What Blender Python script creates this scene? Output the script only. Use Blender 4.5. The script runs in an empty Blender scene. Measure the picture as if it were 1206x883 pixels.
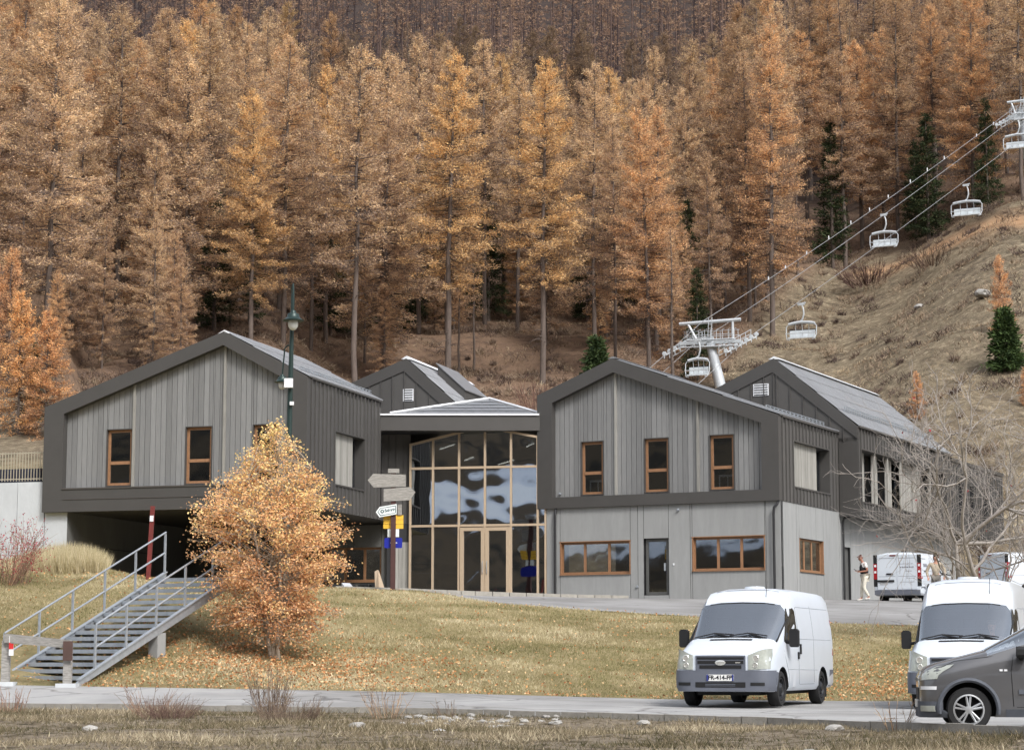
import bpy, bmesh, math, random
import numpy as np
from mathutils import Vector, Matrix
R = math.radians
random.seed(7)
rng = np.random.default_rng(7)
SC = bpy.context.scene
COL = SC.collection

# ------------------------------------------------------------------ camera
PITCH = math.atan(338.5 / 2500.0)
cam_d = bpy.data.cameras.new("camera")
cam = bpy.data.objects.new("camera", cam_d)
COL.objects.link(cam)
SC.camera = cam
cam_d.sensor_fit = 'HORIZONTAL'
cam_d.sensor_width = 36.0
cam_d.lens = 36.0 * 2500.0 / 1206.0
cam_d.clip_start = 0.5
cam_d.clip_end = 6000
cam.location = (0, 0, 0)
cam.rotation_euler = (math.pi / 2 + PITCH, 0, 0)

# ------------------------------------------------------------------ sky and sun (overcast daylight)
SUN_EL, SUN_AZ = R(46), R(150)          # azimuth clockwise from +Y: the light comes from behind right
world = bpy.data.worlds.new("World")
SC.world = world
world.use_nodes = True
wn = world.node_tree.nodes; wl = world.node_tree.links
wn.clear()
wo = wn.new('ShaderNodeOutputWorld'); wb = wn.new('ShaderNodeBackground')
sky = wn.new('ShaderNodeTexSky'); sky.sky_type = 'NISHITA'; sky.sun_disc = False
sky.sun_elevation = SUN_EL; sky.sun_rotation = SUN_AZ
sky.dust_density = 3.0; sky.ozone_density = 1.0
hs = wn.new('ShaderNodeHueSaturation'); hs.inputs['Saturation'].default_value = 0.35
wl.new(sky.outputs[0], hs.inputs['Color']); wl.new(hs.outputs[0], wb.inputs['Color'])
wb.inputs['Strength'].default_value = 0.15
wl.new(wb.outputs[0], wo.inputs[0])
sd = bpy.data.lights.new("sun", 'SUN'); sun = bpy.data.objects.new("sun", sd); COL.objects.link(sun)
sd.energy = 1.45; sd.angle = R(12); sd.color = (1.0, 0.98, 0.95)
dvec = Vector((math.sin(SUN_AZ) * math.cos(SUN_EL), math.cos(SUN_AZ) * math.cos(SUN_EL), math.sin(SUN_EL)))
sun.rotation_euler = dvec.to_track_quat('Z', 'Y').to_euler()
SC.view_settings.view_transform = 'Standard'
SC.view_settings.look = 'None'
SC.view_settings.exposure = 0.85
SC.view_settings.gamma = 1.0
SC.view_settings.use_curve_mapping = False

# ------------------------------------------------------------------ pixel-ray helpers used to take measurements off the view
_c, _s = math.cos(PITCH), math.sin(PITCH)
def at(px, py, Y):
    a = (px - 603) / 2500; b = (441.5 - py) / 2500
    k = Y / (_c - b * _s)
    return Vector((a * k, Y, (_s + b * _c) * k))
def xof(px, Y, z=0.0):
    return (px - 603) / 2500 * (Y * _c + z * _s)

# ------------------------------------------------------------------ materials
def srgb(r, g, b):
    f = lambda v: (v / 255 / 12.92) if v / 255 <= 0.04045 else ((v / 255 + 0.055) / 1.055) ** 2.4
    return (f(r), f(g), f(b), 1)
def mul(c, k): return (c[0] * k, c[1] * k, c[2] * k, 1)
MATS = {}
def mat(name, c, rough=0.7, metal=0.0, var=0.15, scale=3.0, stretch=(1, 1, 1), c2=None, bump=0.0, bscale=30, objvar=0.0, spec=0.5, emis=None, estr=0, coat=0.0):
    m = bpy.data.materials.new(name); m.use_nodes = True
    n = m.node_tree.nodes; l = m.node_tree.links
    p = n['Principled BSDF']
    p.inputs['Roughness'].default_value = rough; p.inputs['Metallic'].default_value = metal
    p.inputs['Specular IOR Level'].default_value = spec
    p.inputs['Coat Weight'].default_value = coat
    c = tuple(c[:3]) + (1,)
    tc = n.new('ShaderNodeTexCoord'); mp = n.new('ShaderNodeMapping')
    mp.inputs['Scale'].default_value = stretch
    l.new(tc.outputs['Object'], mp.inputs['Vector'])
    nz = n.new('ShaderNodeTexNoise'); nz.inputs['Scale'].default_value = scale; nz.inputs['Detail'].default_value = 6
    nz.inputs['Roughness'].default_value = 0.65
    l.new(mp.outputs[0], nz.inputs['Vector'])
    rp = n.new('ShaderNodeValToRGB'); e = rp.color_ramp.elements
    e[0].position = 0.3; e[1].position = 0.7
    e[0].color = mul(c, 1 - var); e[1].color = mul(c2 if c2 else c, 1 + var)
    l.new(nz.outputs['Fac'], rp.inputs['Fac'])
    out = rp.outputs['Color']
    if objvar:
        oi = n.new('ShaderNodeObjectInfo'); mr = n.new('ShaderNodeMapRange')
        mr.inputs['To Min'].default_value = 1 - objvar; mr.inputs['To Max'].default_value = 1 + objvar
        l.new(oi.outputs['Random'], mr.inputs['Value'])
        hv = n.new('ShaderNodeHueSaturation'); l.new(out, hv.inputs['Color']); l.new(mr.outputs[0], hv.inputs['Value'])
        out = hv.outputs['Color']
    l.new(out, p.inputs['Base Color'])
    if bump:
        nb = n.new('ShaderNodeTexNoise'); nb.inputs['Scale'].default_value = bscale; nb.inputs['Detail'].default_value = 4
        l.new(mp.outputs[0], nb.inputs['Vector'])
        bp = n.new('ShaderNodeBump'); bp.inputs['Strength'].default_value = bump; bp.inputs['Distance'].default_value = 0.02
        l.new(nb.outputs['Fac'], bp.inputs['Height']); l.new(bp.outputs[0], p.inputs['Normal'])
    if emis:
        p.inputs['Emission Color'].default_value = emis; p.inputs['Emission Strength'].default_value = estr
    MATS[name] = m
    return m
def leafmat(name, cols, rough=0.85, trans=0.25):
    """foliage: per leaf random attribute 'tint' picks a colour, object colour multiplies it"""
    m = bpy.data.materials.new(name); m.use_nodes = True
    n = m.node_tree.nodes; l = m.node_tree.links
    p = n['Principled BSDF']; p.inputs['Roughness'].default_value = rough; p.inputs['Specular IOR Level'].default_value = 0.1
    at_ = n.new('ShaderNodeAttribute'); at_.attribute_name = 'tint'
    rp = n.new('ShaderNodeValToRGB'); e = rp.color_ramp.elements
    k = len(cols)
    e[0].color = cols[0]; e[1].color = cols[-1]
    for i in range(1, k - 1):
        x = e.new(i / (k - 1)); x.color = cols[i]
    l.new(at_.outputs['Fac'], rp.inputs['Fac'])
    oi = n.new('ShaderNodeObjectInfo')
    mx = n.new('ShaderNodeMix'); mx.data_type = 'RGBA'; mx.blend_type = 'MULTIPLY'; mx.inputs['Factor'].default_value = 1
    l.new(rp.outputs[0], mx.inputs[6]); l.new(oi.outputs['Color'], mx.inputs[7])
    l.new(mx.outputs[2], p.inputs['Base Color'])
    tr = n.new('ShaderNodeBsdfTranslucent'); l.new(mx.outputs[2], tr.inputs['Color'])
    ms = n.new('ShaderNodeMixShader'); ms.inputs[0].default_value = trans
    l.new(p.outputs[0], ms.inputs[1]); l.new(tr.outputs[0], ms.inputs[2])
    l.new(ms.outputs[0], n['Material Output'].inputs[0])
    MATS[name] = m
    return m
def glassmat(name, refl, tint, wav=0.0, wscale=1.5, rough=0.02, rcol=(0.9, 0.95, 1, 1)):
    m = bpy.data.materials.new(name); m.use_nodes = True
    n = m.node_tree.nodes; l = m.node_tree.links
    n.remove(n['Principled BSDF'])
    t = n.new('ShaderNodeBsdfTransparent'); t.inputs[0].default_value = tint
    g = n.new('ShaderNodeBsdfGlossy'); g.inputs['Color'].default_value = rcol; g.inputs['Roughness'].default_value = rough
    ms = n.new('ShaderNodeMixShader')
    lw = n.new('ShaderNodeLayerWeight'); lw.inputs[0].default_value = 0.3
    mr = n.new('ShaderNodeMapRange'); mr.inputs['To Min'].default_value = refl; mr.inputs['To Max'].default_value = min(1, refl + 0.6)
    l.new(lw.outputs['Fresnel'], mr.inputs['Value']); l.new(mr.outputs[0], ms.inputs[0])
    l.new(t.outputs[0], ms.inputs[1]); l.new(g.outputs[0], ms.inputs[2])
    if wav:
        tc = n.new('ShaderNodeTexCoord'); nz = n.new('ShaderNodeTexNoise'); nz.inputs['Scale'].default_value = wscale; nz.inputs['Detail'].default_value = 0
        l.new(tc.outputs['Object'], nz.inputs['Vector'])
        bp = n.new('ShaderNodeBump'); bp.inputs['Strength'].default_value = 1; bp.inputs['Distance'].default_value = wav
        l.new(nz.outputs['Fac'], bp.inputs['Height']); l.new(bp.outputs[0], g.inputs['Normal'])
    l.new(ms.outputs[0], n['Material Output'].inputs[0])
    MATS[name] = m
    return m

zinc = mat('zinc', srgb(84, 82, 80), 0.5, 0.35, 0.06, 1.2, bump=0.05, bscale=4, objvar=0.04)
zinc_side = mat('zinc_side', srgb(84, 82, 80), 0.55, 0.2, 0.06, 2, objvar=0.08)
seam = mat('seam', srgb(88, 84, 81), 0.5, 0.3, 0.05)
plankm = mat('weathered_plank', srgb(132, 133, 134), 0.85, 0, 0.22, 5, (6, 6, 0.35), c2=srgb(122, 122, 121), bump=0.3, bscale=25, objvar=0.17)
slatm = mat('pale_slat', srgb(150, 148, 142), 0.85, 0, 0.2, 5, (6, 6, 0.35), objvar=0.2)
concm = mat('painted_wall', srgb(146, 147, 146), 0.85, 0, 0.09, 2.5, (1.5, 1.5, 0.3), bump=0.15, bscale=40, objvar=0.03)
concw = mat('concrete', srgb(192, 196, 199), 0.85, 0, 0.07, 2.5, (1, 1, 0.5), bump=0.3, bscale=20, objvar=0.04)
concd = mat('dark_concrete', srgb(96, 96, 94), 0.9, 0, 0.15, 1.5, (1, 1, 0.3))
winw = mat('window_wood', srgb(146, 108, 78), 0.5, 0, 0.18, 8, (1, 1, 1), objvar=0.08)
palew = mat('pale_wood', srgb(176, 156, 132), 0.55, 0, 0.1, 8, (3, 3, 0.5), objvar=0.05)
roofm = mat('roof_metal', srgb(150, 151, 153), 0.42, 0.65, 0.12, 4, objvar=0.08)
whitem = mat('white_metal', srgb(225, 227, 230), 0.45, 0, 0.03)
galv = mat('galvanised_steel', srgb(168, 174, 180), 0.45, 0.5, 0.12, 9)
darkm = mat('dark_trim', srgb(38, 38, 40), 0.6, 0, 0.1)
blackm = mat('black', (0.008, 0.008, 0.009, 1), 0.7, 0, 0.1)
interior = mat('interior_wall', srgb(120, 116, 110), 0.9)
floorm = mat('interior_floor', srgb(80, 78, 75), 0.6)
doorm = mat('grey_door', srgb(92, 92, 90), 0.55, 0.2)
redm = mat('dark_red_paint', srgb(108, 40, 36), 0.6, 0, 0.2, 5)
brownm = mat('brown_paint', srgb(72, 44, 42), 0.6, 0, 0.15, 5)
oldwood = mat('old_wood', srgb(150, 147, 142), 0.9, 0, 0.35, 6, (1, 1, 5), bump=0.5, bscale=14, objvar=0.08)
oldwood_h = mat('old_wood_board', srgb(150, 147, 142), 0.9, 0, 0.35, 6, (1, 1, 9), bump=0.5, bscale=14)
yellowm = mat('yellow_sign', srgb(232, 184, 60), 0.5, 0, 0.05)
bluem = mat('blue_sign', srgb(28, 40, 150), 0.4, 0, 0.05)
signwhite = mat('sign_white', srgb(228, 234, 234), 0.4, 0, 0.03)
signdark = mat('sign_print', srgb(52, 84, 92), 0.5, 0, 0.02)
greenm = mat('lamp_green', srgb(38, 56, 53), 0.4, 0.3, 0.1)
lampglass = mat('lamp_glass', srgb(205, 208, 205), 0.25, 0, 0.04)
stonem = mat('stone', srgb(158, 155, 150), 0.9, 0, 0.2, 6, bump=0.6, bscale=10, objvar=0.15)
liftm = mat('lift_steel', srgb(188, 193, 197), 0.5, 0.2, 0.08)
cablem = mat('cable_steel', srgb(150, 152, 155), 0.5, 0.3, 0.05)
glass_s = glassmat('window_glass', 0.20, (0.60, 0.62, 0.63, 1), 0.001, 2)
glass_b = glassmat('hall_glass', 0.42, (0.36, 0.39, 0.42, 1), 0.0045, 1.3)
tubem = mat('light_tube', (1, 1, 1, 1), 0.5, emis=(1.0, 0.86, 0.66, 1), estr=3.0)

# ------------------------------------------------------------------ object helpers
def tag(o, label=None, cat=None, group=None, kind=None):
    if label: o['label'] = label
    if cat: o['category'] = cat
    if group: o['group'] = group
    if kind: o['kind'] = kind
    return o
def thing(name, loc=(0, 0, 0), rz=0.0, label=None, cat=None, group=None):
    o = bpy.data.objects.new(name, None); COL.objects.link(o)
    o.location = loc; o.rotation_euler = (0, 0, rz); o.empty_display_size = 0.2
    return tag(o, label, cat, group)
def link(name, me, parent=None):
    o = bpy.data.objects.new(name, me); COL.objects.link(o)
    if parent is not None: o.parent = parent
    return o
def children(o): return [c for c in list(o.children)]
def copy_tree(o, parent=None):
    c = o.copy(); COL.objects.link(c)
    if parent is not None: c.parent = parent
    for ch in children(o): copy_tree(ch, c)
    return c
class MB:
    def __init__(s): s.v = []; s.f = []; s.m = []
    def add(s, vs, fs, mi=0):
        k = len(s.v); s.v += [tuple(p) for p in vs]
        s.f += [tuple(i + k for i in f) for f in fs]; s.m += [mi] * len(fs)
        return s
    def box(s, x0, x1, y0, y1, z0, z1, mi=0, mp=None):
        vs = [(x0, y0, z0), (x1, y0, z0), (x1, y1, z0), (x0, y1, z0), (x0, y0, z1), (x1, y0, z1), (x1, y1, z1), (x0, y1, z1)]
        if mp: vs = [mp(*p) for p in vs]
        return s.add(vs, [(0, 3, 2, 1), (4, 5, 6, 7), (0, 1, 5, 4), (1, 2, 6, 5), (2, 3, 7, 6), (3, 0, 4, 7)], mi)
    def prism(s, poly, b0, b1, mp=None, mi=0):
        """poly: list of (a, z); extruded from depth b0 to b1; mp(a, b, z) -> xyz"""
        mp = mp or (lambda a, b, z: (a, b, z))
        n = len(poly)
        vs = [mp(a, b0, z) for a, z in poly] + [mp(a, b1, z) for a, z in poly]
        fs = [tuple(range(n)), tuple(reversed(range(n, 2 * n)))] + [(i, i + n, (i + 1) % n + n, (i + 1) % n) for i in range(n)]
        return s.add(vs, fs, mi)
    def tube(s, pts, r, n=6, mi=0, cap=True):
        pts = [Vector(p) for p in pts]; rs = r if isinstance(r, (list, tuple)) else [r] * len(pts)
        vs = []; up = None
        for i, p in enumerate(pts):
            t = (pts[min(i + 1, len(pts) - 1)] - pts[max(i - 1, 0)])
            if t.length < 1e-9: t = Vector((0, 0, 1))
            t.normalize()
            if up is None or abs(up.dot(t)) > 0.98: up = Vector((0, 0, 1)) if abs(t.z) < 0.9 else Vector((1, 0, 0))
            a = t.cross(up).normalized(); b = t.cross(a).normalized(); up = a.cross(t).normalized()
            for k in range(n):
                w = 2 * math.pi * k / n
                vs.append(p + a * math.cos(w) * rs[i] + b * math.sin(w) * rs[i])
        fs = []
        for i in range(len(pts) - 1):
            for k in range(n):
                k2 = (k + 1) % n
                fs.append((i * n + k, i * n + k2, (i + 1) * n + k2, (i + 1) * n + k))
        if cap:
            fs.append(tuple(reversed(range(n)))); fs.append(tuple(range((len(pts) - 1) * n, len(pts) * n)))
        return s.add(vs, fs, mi)
    def lathe(s, prof, n=16, c=(0, 0, 0), axis='z', mi=0, cap=True):
        """prof: list of (r, h)"""
        vs = []
        for r, h in prof:
            for k in range(n):
                w = 2 * math.pi * k / n; x, y = r * math.cos(w), r * math.sin(w)
                if axis == 'z': p = (x, y, h)
                elif axis == 'y': p = (x, h, y)
                else: p = (h, x, y)
                vs.append((p[0] + c[0], p[1] + c[1], p[2] + c[2]))
        fs = []
        for i in range(len(prof) - 1):
            for k in range(n):
                k2 = (k + 1) % n
                fs.append((i * n + k, i * n + k2, (i + 1) * n + k2, (i + 1) * n + k))
        if cap: fs.append(tuple(range(n))); fs.append(tuple(range((len(prof) - 1) * n, len(prof) * n)))
        return s.add(vs, fs, mi)
    def mesh(s, name, mats, smooth=False, fix=True):
        me = bpy.data.meshes.new(name); me.from_pydata(s.v, [], s.f)
        mats = mats if isinstance(mats, (list, tuple)) else [mats]
        for m in mats: me.materials.append(m)
        if len(mats) > 1: me.polygons.foreach_set('material_index', s.m)
        if fix and len(s.f) < 20000:
            bm = bmesh.new(); bm.from_mesh(me); bmesh.ops.recalc_face_normals(bm, faces=bm.faces); bm.to_mesh(me); bm.free()
        if smooth:
            me.polygons.foreach_set('use_smooth', [True] * len(me.polygons))
            me.set_sharp_from_angle(angle=R(38))
        me.update()
        return me
    def build(s, name, mats, parent=None, smooth=False, fix=True):
        return link(name, s.mesh(name, mats, smooth, fix), parent)
def np_mesh(name, V, F, material, tint=None, parent=None, do_link=True):
    """V (n,3) F (m,k) numpy"""
    me = bpy.data.meshes.new(name)
    me.vertices.add(len(V)); me.vertices.foreach_set('co', np.ascontiguousarray(V, dtype=np.float32).ravel())
    k = F.shape[1]
    me.loops.add(F.size); me.loops.foreach_set('vertex_index', np.ascontiguousarray(F, dtype=np.int32).ravel())
    me.polygons.add(len(F)); me.polygons.foreach_set('loop_start', np.arange(0, F.size, k, dtype=np.int32))
    me.update(calc_edges=True)
    me.materials.append(material)
    if tint is not None:
        a = me.attributes.new('tint', 'FLOAT', 'FACE'); a.data.foreach_set('value', np.asarray(tint, dtype=np.float32))
    if not do_link: return me
    return link(name, me, parent)
def unit(a):
    return a / (np.linalg.norm(a, axis=-1, keepdims=True) + 1e-9)
def leaf_quads(C, D, L, Wd, rg=None):
    """diamond leaves: centre C, direction D, length L, width Wd"""
    rg = rg or rng
    n = len(C)
    D = unit(D); S = unit(np.cross(D, rg.normal(size=(n, 3))))
    L = np.asarray(L).reshape(-1, 1) * np.ones((n, 1)); Wd = np.asarray(Wd).reshape(-1, 1) * np.ones((n, 1))
    V = np.stack([C, C + D * L * 0.5 + S * Wd, C + D * L, C + D * L * 0.5 - S * Wd], axis=1).reshape(-1, 3)
    F = np.arange(4 * n).reshape(n, 4)
    return V, F
def limb(V, F, pts, rs, n=4):
    """append a tapered n-gon tube as quads into lists V,F (numpy chunks)"""
    base = sum(len(v) for v in V)
    pts = np.asarray(pts, float); k = len(pts)
    t = np.gradient(pts, axis=0); t = unit(t)
    ref = np.array([0.3, 0.2, 1.0]) if abs(t[0][2]) < 0.8 else np.array([1.0, 0.1, 0.2])
    a = unit(np.cross(t, ref)); b = np.cross(t, a)
    w = np.linspace(0, 2 * np.pi, n, endpoint=False)
    ring = pts[:, None, :] + (a[:, None, :] * np.cos(w)[None, :, None] + b[:, None, :] * np.sin(w)[None, :, None]) * np.asarray(rs)[:, None, None]
    V.append(ring.reshape(-1, 3))
    i = np.arange(k - 1)[:, None] * n; j = np.arange(n)[None, :]; j2 = (j + 1) % n
    f = np.stack([i + j, i + j2, i + n + j2, i + n + j], axis=-1).reshape(-1, 4) + base
    F.append(f)
# ------------------------------------------------------------------ terrain: profiles of height against distance, along rays from the viewpoint
def P_(px): return (px - 603) / 2500.0
NEAR = [(-400, 45, -.85), (0, 42, -.90), (500, 38.5, -.93), (900, 33.5, -.97), (1000, 31, -.96), (1206, 26.5, -.90), (1600, 22, -.88)]
FAR = [(-400, 48, -.38), (0, 47, -.49), (180, 46.5, -.54), (400, 46, -.60), (500, 46, -.64), (780, 47, -.80), (1000, 47.5, -.85), (1206, 48, -.86), (1600, 50, -.88)]
LAWN = [(-400, 60), (300, 75), (430, 76), (480, 74.2), (500, 73), (600, 69), (720, 68), (780, 67.5), (1000, 66), (1206, 66), (1600, 64)]
HILLR = [(108, 2.7), (114, 6.5), (122, 12.0), (140, 21.8), (160, 31), (175, 37.5), (200, 46), (240, 60), (300, 84), (400, 124), (600, 195), (900, 280), (1500, 330)]
HILLQ = [(105, 2.6), (112, 6.5), (125, 12.3), (150, 20.3), (175, 30), (200, 39), (240, 55), (300, 80), (400, 120), (600, 195), (900, 280), (1500, 330)]
HILLM = [(100, 2.6), (106, 7), (145, 18), (160, 22), (200, 34.5), (240, 49), (300, 74), (400, 118), (600, 195), (900, 280), (1500, 330)]
HILLL = [(98, 2.6), (106, 8), (145, 20.5), (160, 25), (200, 38), (240, 52), (300, 76), (400, 118), (600, 195), (900, 280), (1500, 330)]
HILL0 = [(83.3, 3.0), (83.6, 6.75), (89, 7.8), (100, 10.5), (120, 16), (150, 26), (200, 42), (300, 80), (400, 120), (600, 195), (900, 280), (1500, 330)]
COLS = {
    -400: [(50, .4), (54, 1.5), (60, 2.6), (66, 3.05), (76, 3.1)] + HILL0,
    0: [(50, .32), (54, 1.4), (60, 2.55), (66, 3.05), (76, 3.05)] + HILL0,
    55: [(50, .3), (54, 1.35), (60, 2.5), (66, 3.02), (76, 2.9)] + HILL0,
    74: [(50, .28), (54, 1.35), (60, 2.45), (66, 3.0), (76, 2.75)] + HILLL,
    110: [(50, .3), (54, 1.5), (58, 2.3), (64, 2.85), (70, 2.75), (76, 2.62)] + HILLL,
    190: [(50, .32), (54, 1.7), (58, 2.22), (66, 2.5), (75, 2.62)] + HILLL,
    300: [(50, .1), (56, 1.2), (62, 1.95), (70, 2.48), (75, 2.62)] + HILLL,
    400: [(52, .15), (60, 1.2), (68, 2.2), (74, 2.58), (78, 2.62)] + HILLM,
    500: [(60, 1.08), (70, 2.15), (73, 2.42), (80, 2.55)] + HILLM,
    600: [(60, 1.0), (69, 1.88), (80, 2.5)] + HILLM,
    720: [(58, .62), (68, 1.63), (80, 2.42)] + HILLM,
    780: [(58, .55), (67.5, 1.51), (80, 2.4)] + HILLM,
    900: [(57, .35), (66.5, 1.3), (80, 2.34), (86, 2.6)] + HILLQ,
    1000: [(57, .3), (66, 1.19), (80, 2.3), (88, 2.58)] + HILLQ,
    1206: [(57, .2), (66, 1.08), (80, 2.2), (92, 2.6)] + HILLR,
    1600: [(57, .1), (66, 1.0), (80, 2.0), (92, 2.6)] + HILLR,
}
_cp = np.array(sorted(COLS)); _ct = (_cp - 603) / 2500.0
def _interp_cols(tab, t, k):
    a = np.array(tab, float); return np.interp(t, (a[:, 0] - 603) / 2500.0, a[:, k])
def near_d(t): return _interp_cols(NEAR, t, 1)
def far_d(t): return _interp_cols(FAR, t, 1)
def lawn_d(t): return _interp_cols(LAWN, t, 1)
def near_z(t): return _interp_cols(NEAR, t, 2)
def far_z(t): return _interp_cols(FAR, t, 2)
def vnoise(x, y, seed=0):
    """cheap smooth value noise"""
    xi = np.floor(x).astype(np.int64); yi = np.floor(y).astype(np.int64); xf = x - xi; yf = y - yi
    def h(a, b):
        v = (a * 374761393 + b * 668265263 + seed * 982451653) & 0x7fffffff
        v = ((v ^ (v >> 13)) * 1274126177) & 0x7fffffff
        return (v ^ (v >> 16)) % 10007 / 10007.0
    u = xf * xf * (3 - 2 * xf); w = yf * yf * (3 - 2 * yf)
    return (h(xi, yi) * (1 - u) + h(xi + 1, yi) * u) * (1 - w) + (h(xi, yi + 1) * (1 - u) + h(xi + 1, yi + 1) * u) * w - 0.5
def height(X, Y, rough=True):
    X = np.asarray(X, float); Y = np.asarray(Y, float)
    X, Y = np.broadcast_arrays(X, Y)
    Yc = np.maximum(Y, 14.0)
    t = np.clip(X / Yc, _ct[0], _ct[-1])
    nd, nz, fd, fz = near_d(t), near_z(t), far_d(t), far_z(t)
    top = nz + 0.03
    # foreground, behind camera
    fg = np.where(Yc < 24, -1.6 + (Yc - 14) / 10 * 0.55, -1.05 + (Yc - 24) / np.maximum(nd - 24, 0.5) * (top + 1.05))
    fg = np.where(Yc < nd, fg, 0)
    rd = nz + (fz - nz) * np.clip((Yc - nd) / (fd - nd), 0, 1)
    zz = np.zeros((len(_cp),) + X.shape)
    for i, c in enumerate(_cp):
        a = np.array(COLS[c], float)
        prof_d = np.concatenate([[0], a[:, 0]]); prof_z = np.concatenate([[0], a[:, 1]])
        # first point: road far edge of this column
        fdc = float(far_d(np.array(_ct[i]))); fzc = float(far_z(np.array(_ct[i])))
        prof_d[0] = fdc; prof_z[0] = fzc
        zz[i] = np.interp(Yc, prof_d, prof_z)
    idx = np.clip(np.searchsorted(_ct, t, side='right') - 1, 0, len(_ct) - 2)
    w = (t - _ct[idx]) / (_ct[idx + 1] - _ct[idx])
    w = np.where(idx == 2, np.where(Yc > 79, (w > 0.5) * 1.0, w), w * w * (3 - 2 * w) * 0.5 + w * 0.5)
    up = np.take_along_axis(zz, idx[None], 0)[0] * (1 - w) + np.take_along_axis(zz, (idx + 1)[None], 0)[0] * w
    z = np.where(Yc < nd, fg, np.where(Yc < fd, rd, up))
    if rough:
        a = np.clip((Yc - 100) / 20, 0, 1)
        z = z + a * (vnoise(X / 9, Y / 9, 1) * 1.8 + vnoise(X / 3, Y / 3, 2) * 1.0)
        ln = ((Yc > fd) & (Yc < lawn_d(t))) * 1.0
        z = z + ln * np.clip((Yc - fd) / 2, 0, 1) * np.clip((lawn_d(t) - Yc) / 2, 0, 1) * vnoise(X / 2.5, Y / 2.5, 3) * 0.16
        z = z + (Yc < nd - 0.3) * (vnoise(X / 1.3, Y / 1.3, 4) * 0.10 + vnoise(X / .5, Y / .5, 5) * 0.05) * np.clip((nd - 0.3 - Yc) / 1.0, 0, 1)
    # unseen mountain side behind the viewpoint, added for the hall glass to reflect
    back = np.clip(-Y - 170, 0, 1e9)
    z = np.where(Y < -170, -1.6 + np.minimum(back * 0.62, 330 + back * 0.02) + vnoise(X / 60, Y / 60, 7) * np.minimum(back * 0.15, 40), z)
    return z
def hz(x, y): return float(height(np.array([x]), np.array([y]), True)[0])
def hsm(x, y): return float(height(np.array([x]), np.array([y]), False)[0])

def axis(*segs):
    out = []
    for a, b, st in segs: out += list(np.arange(a, b, st))
    return np.array(out + [segs[-1][1]])
gx = axis((-900, -200, 50), (-200, -60, 10), (-60, -22, 1.5), (-22, 34, 0.45), (34, 80, 2), (80, 200, 10), (200, 900, 50))
gy = axis((-1000, -160, 30), (-160, 10, 10), (10, 22, 1), (22, 52, 0.35), (52, 84, 0.6), (84, 125, 1.2), (125, 300, 3), (300, 600, 12), (600, 1500, 60))
GX, GY = np.meshgrid(gx, gy)
GZ = height(GX, GY)
T_ = GX / np.maximum(GY, 14)
inroad = (GY > near_d(T_)) & (GY < far_d(T_))
pave = (GY > lawn_d(T_)) & (GY < 97) & (T_ > P_(440))
GZ = np.where(inroad, GZ - 0.06, GZ); GZ = np.where(pave & (GY < 96), GZ - 0.06, GZ)
nx, ny = len(gx), len(gy)
ii = (np.arange(ny - 1)[:, None] * nx + np.arange(nx - 1)[None, :]).ravel()
GF = np.stack([ii, ii + 1, ii + nx + 1, ii + nx], 1)
GV = np.stack([GX.ravel(), GY.ravel(), GZ.ravel()], 1)

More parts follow.
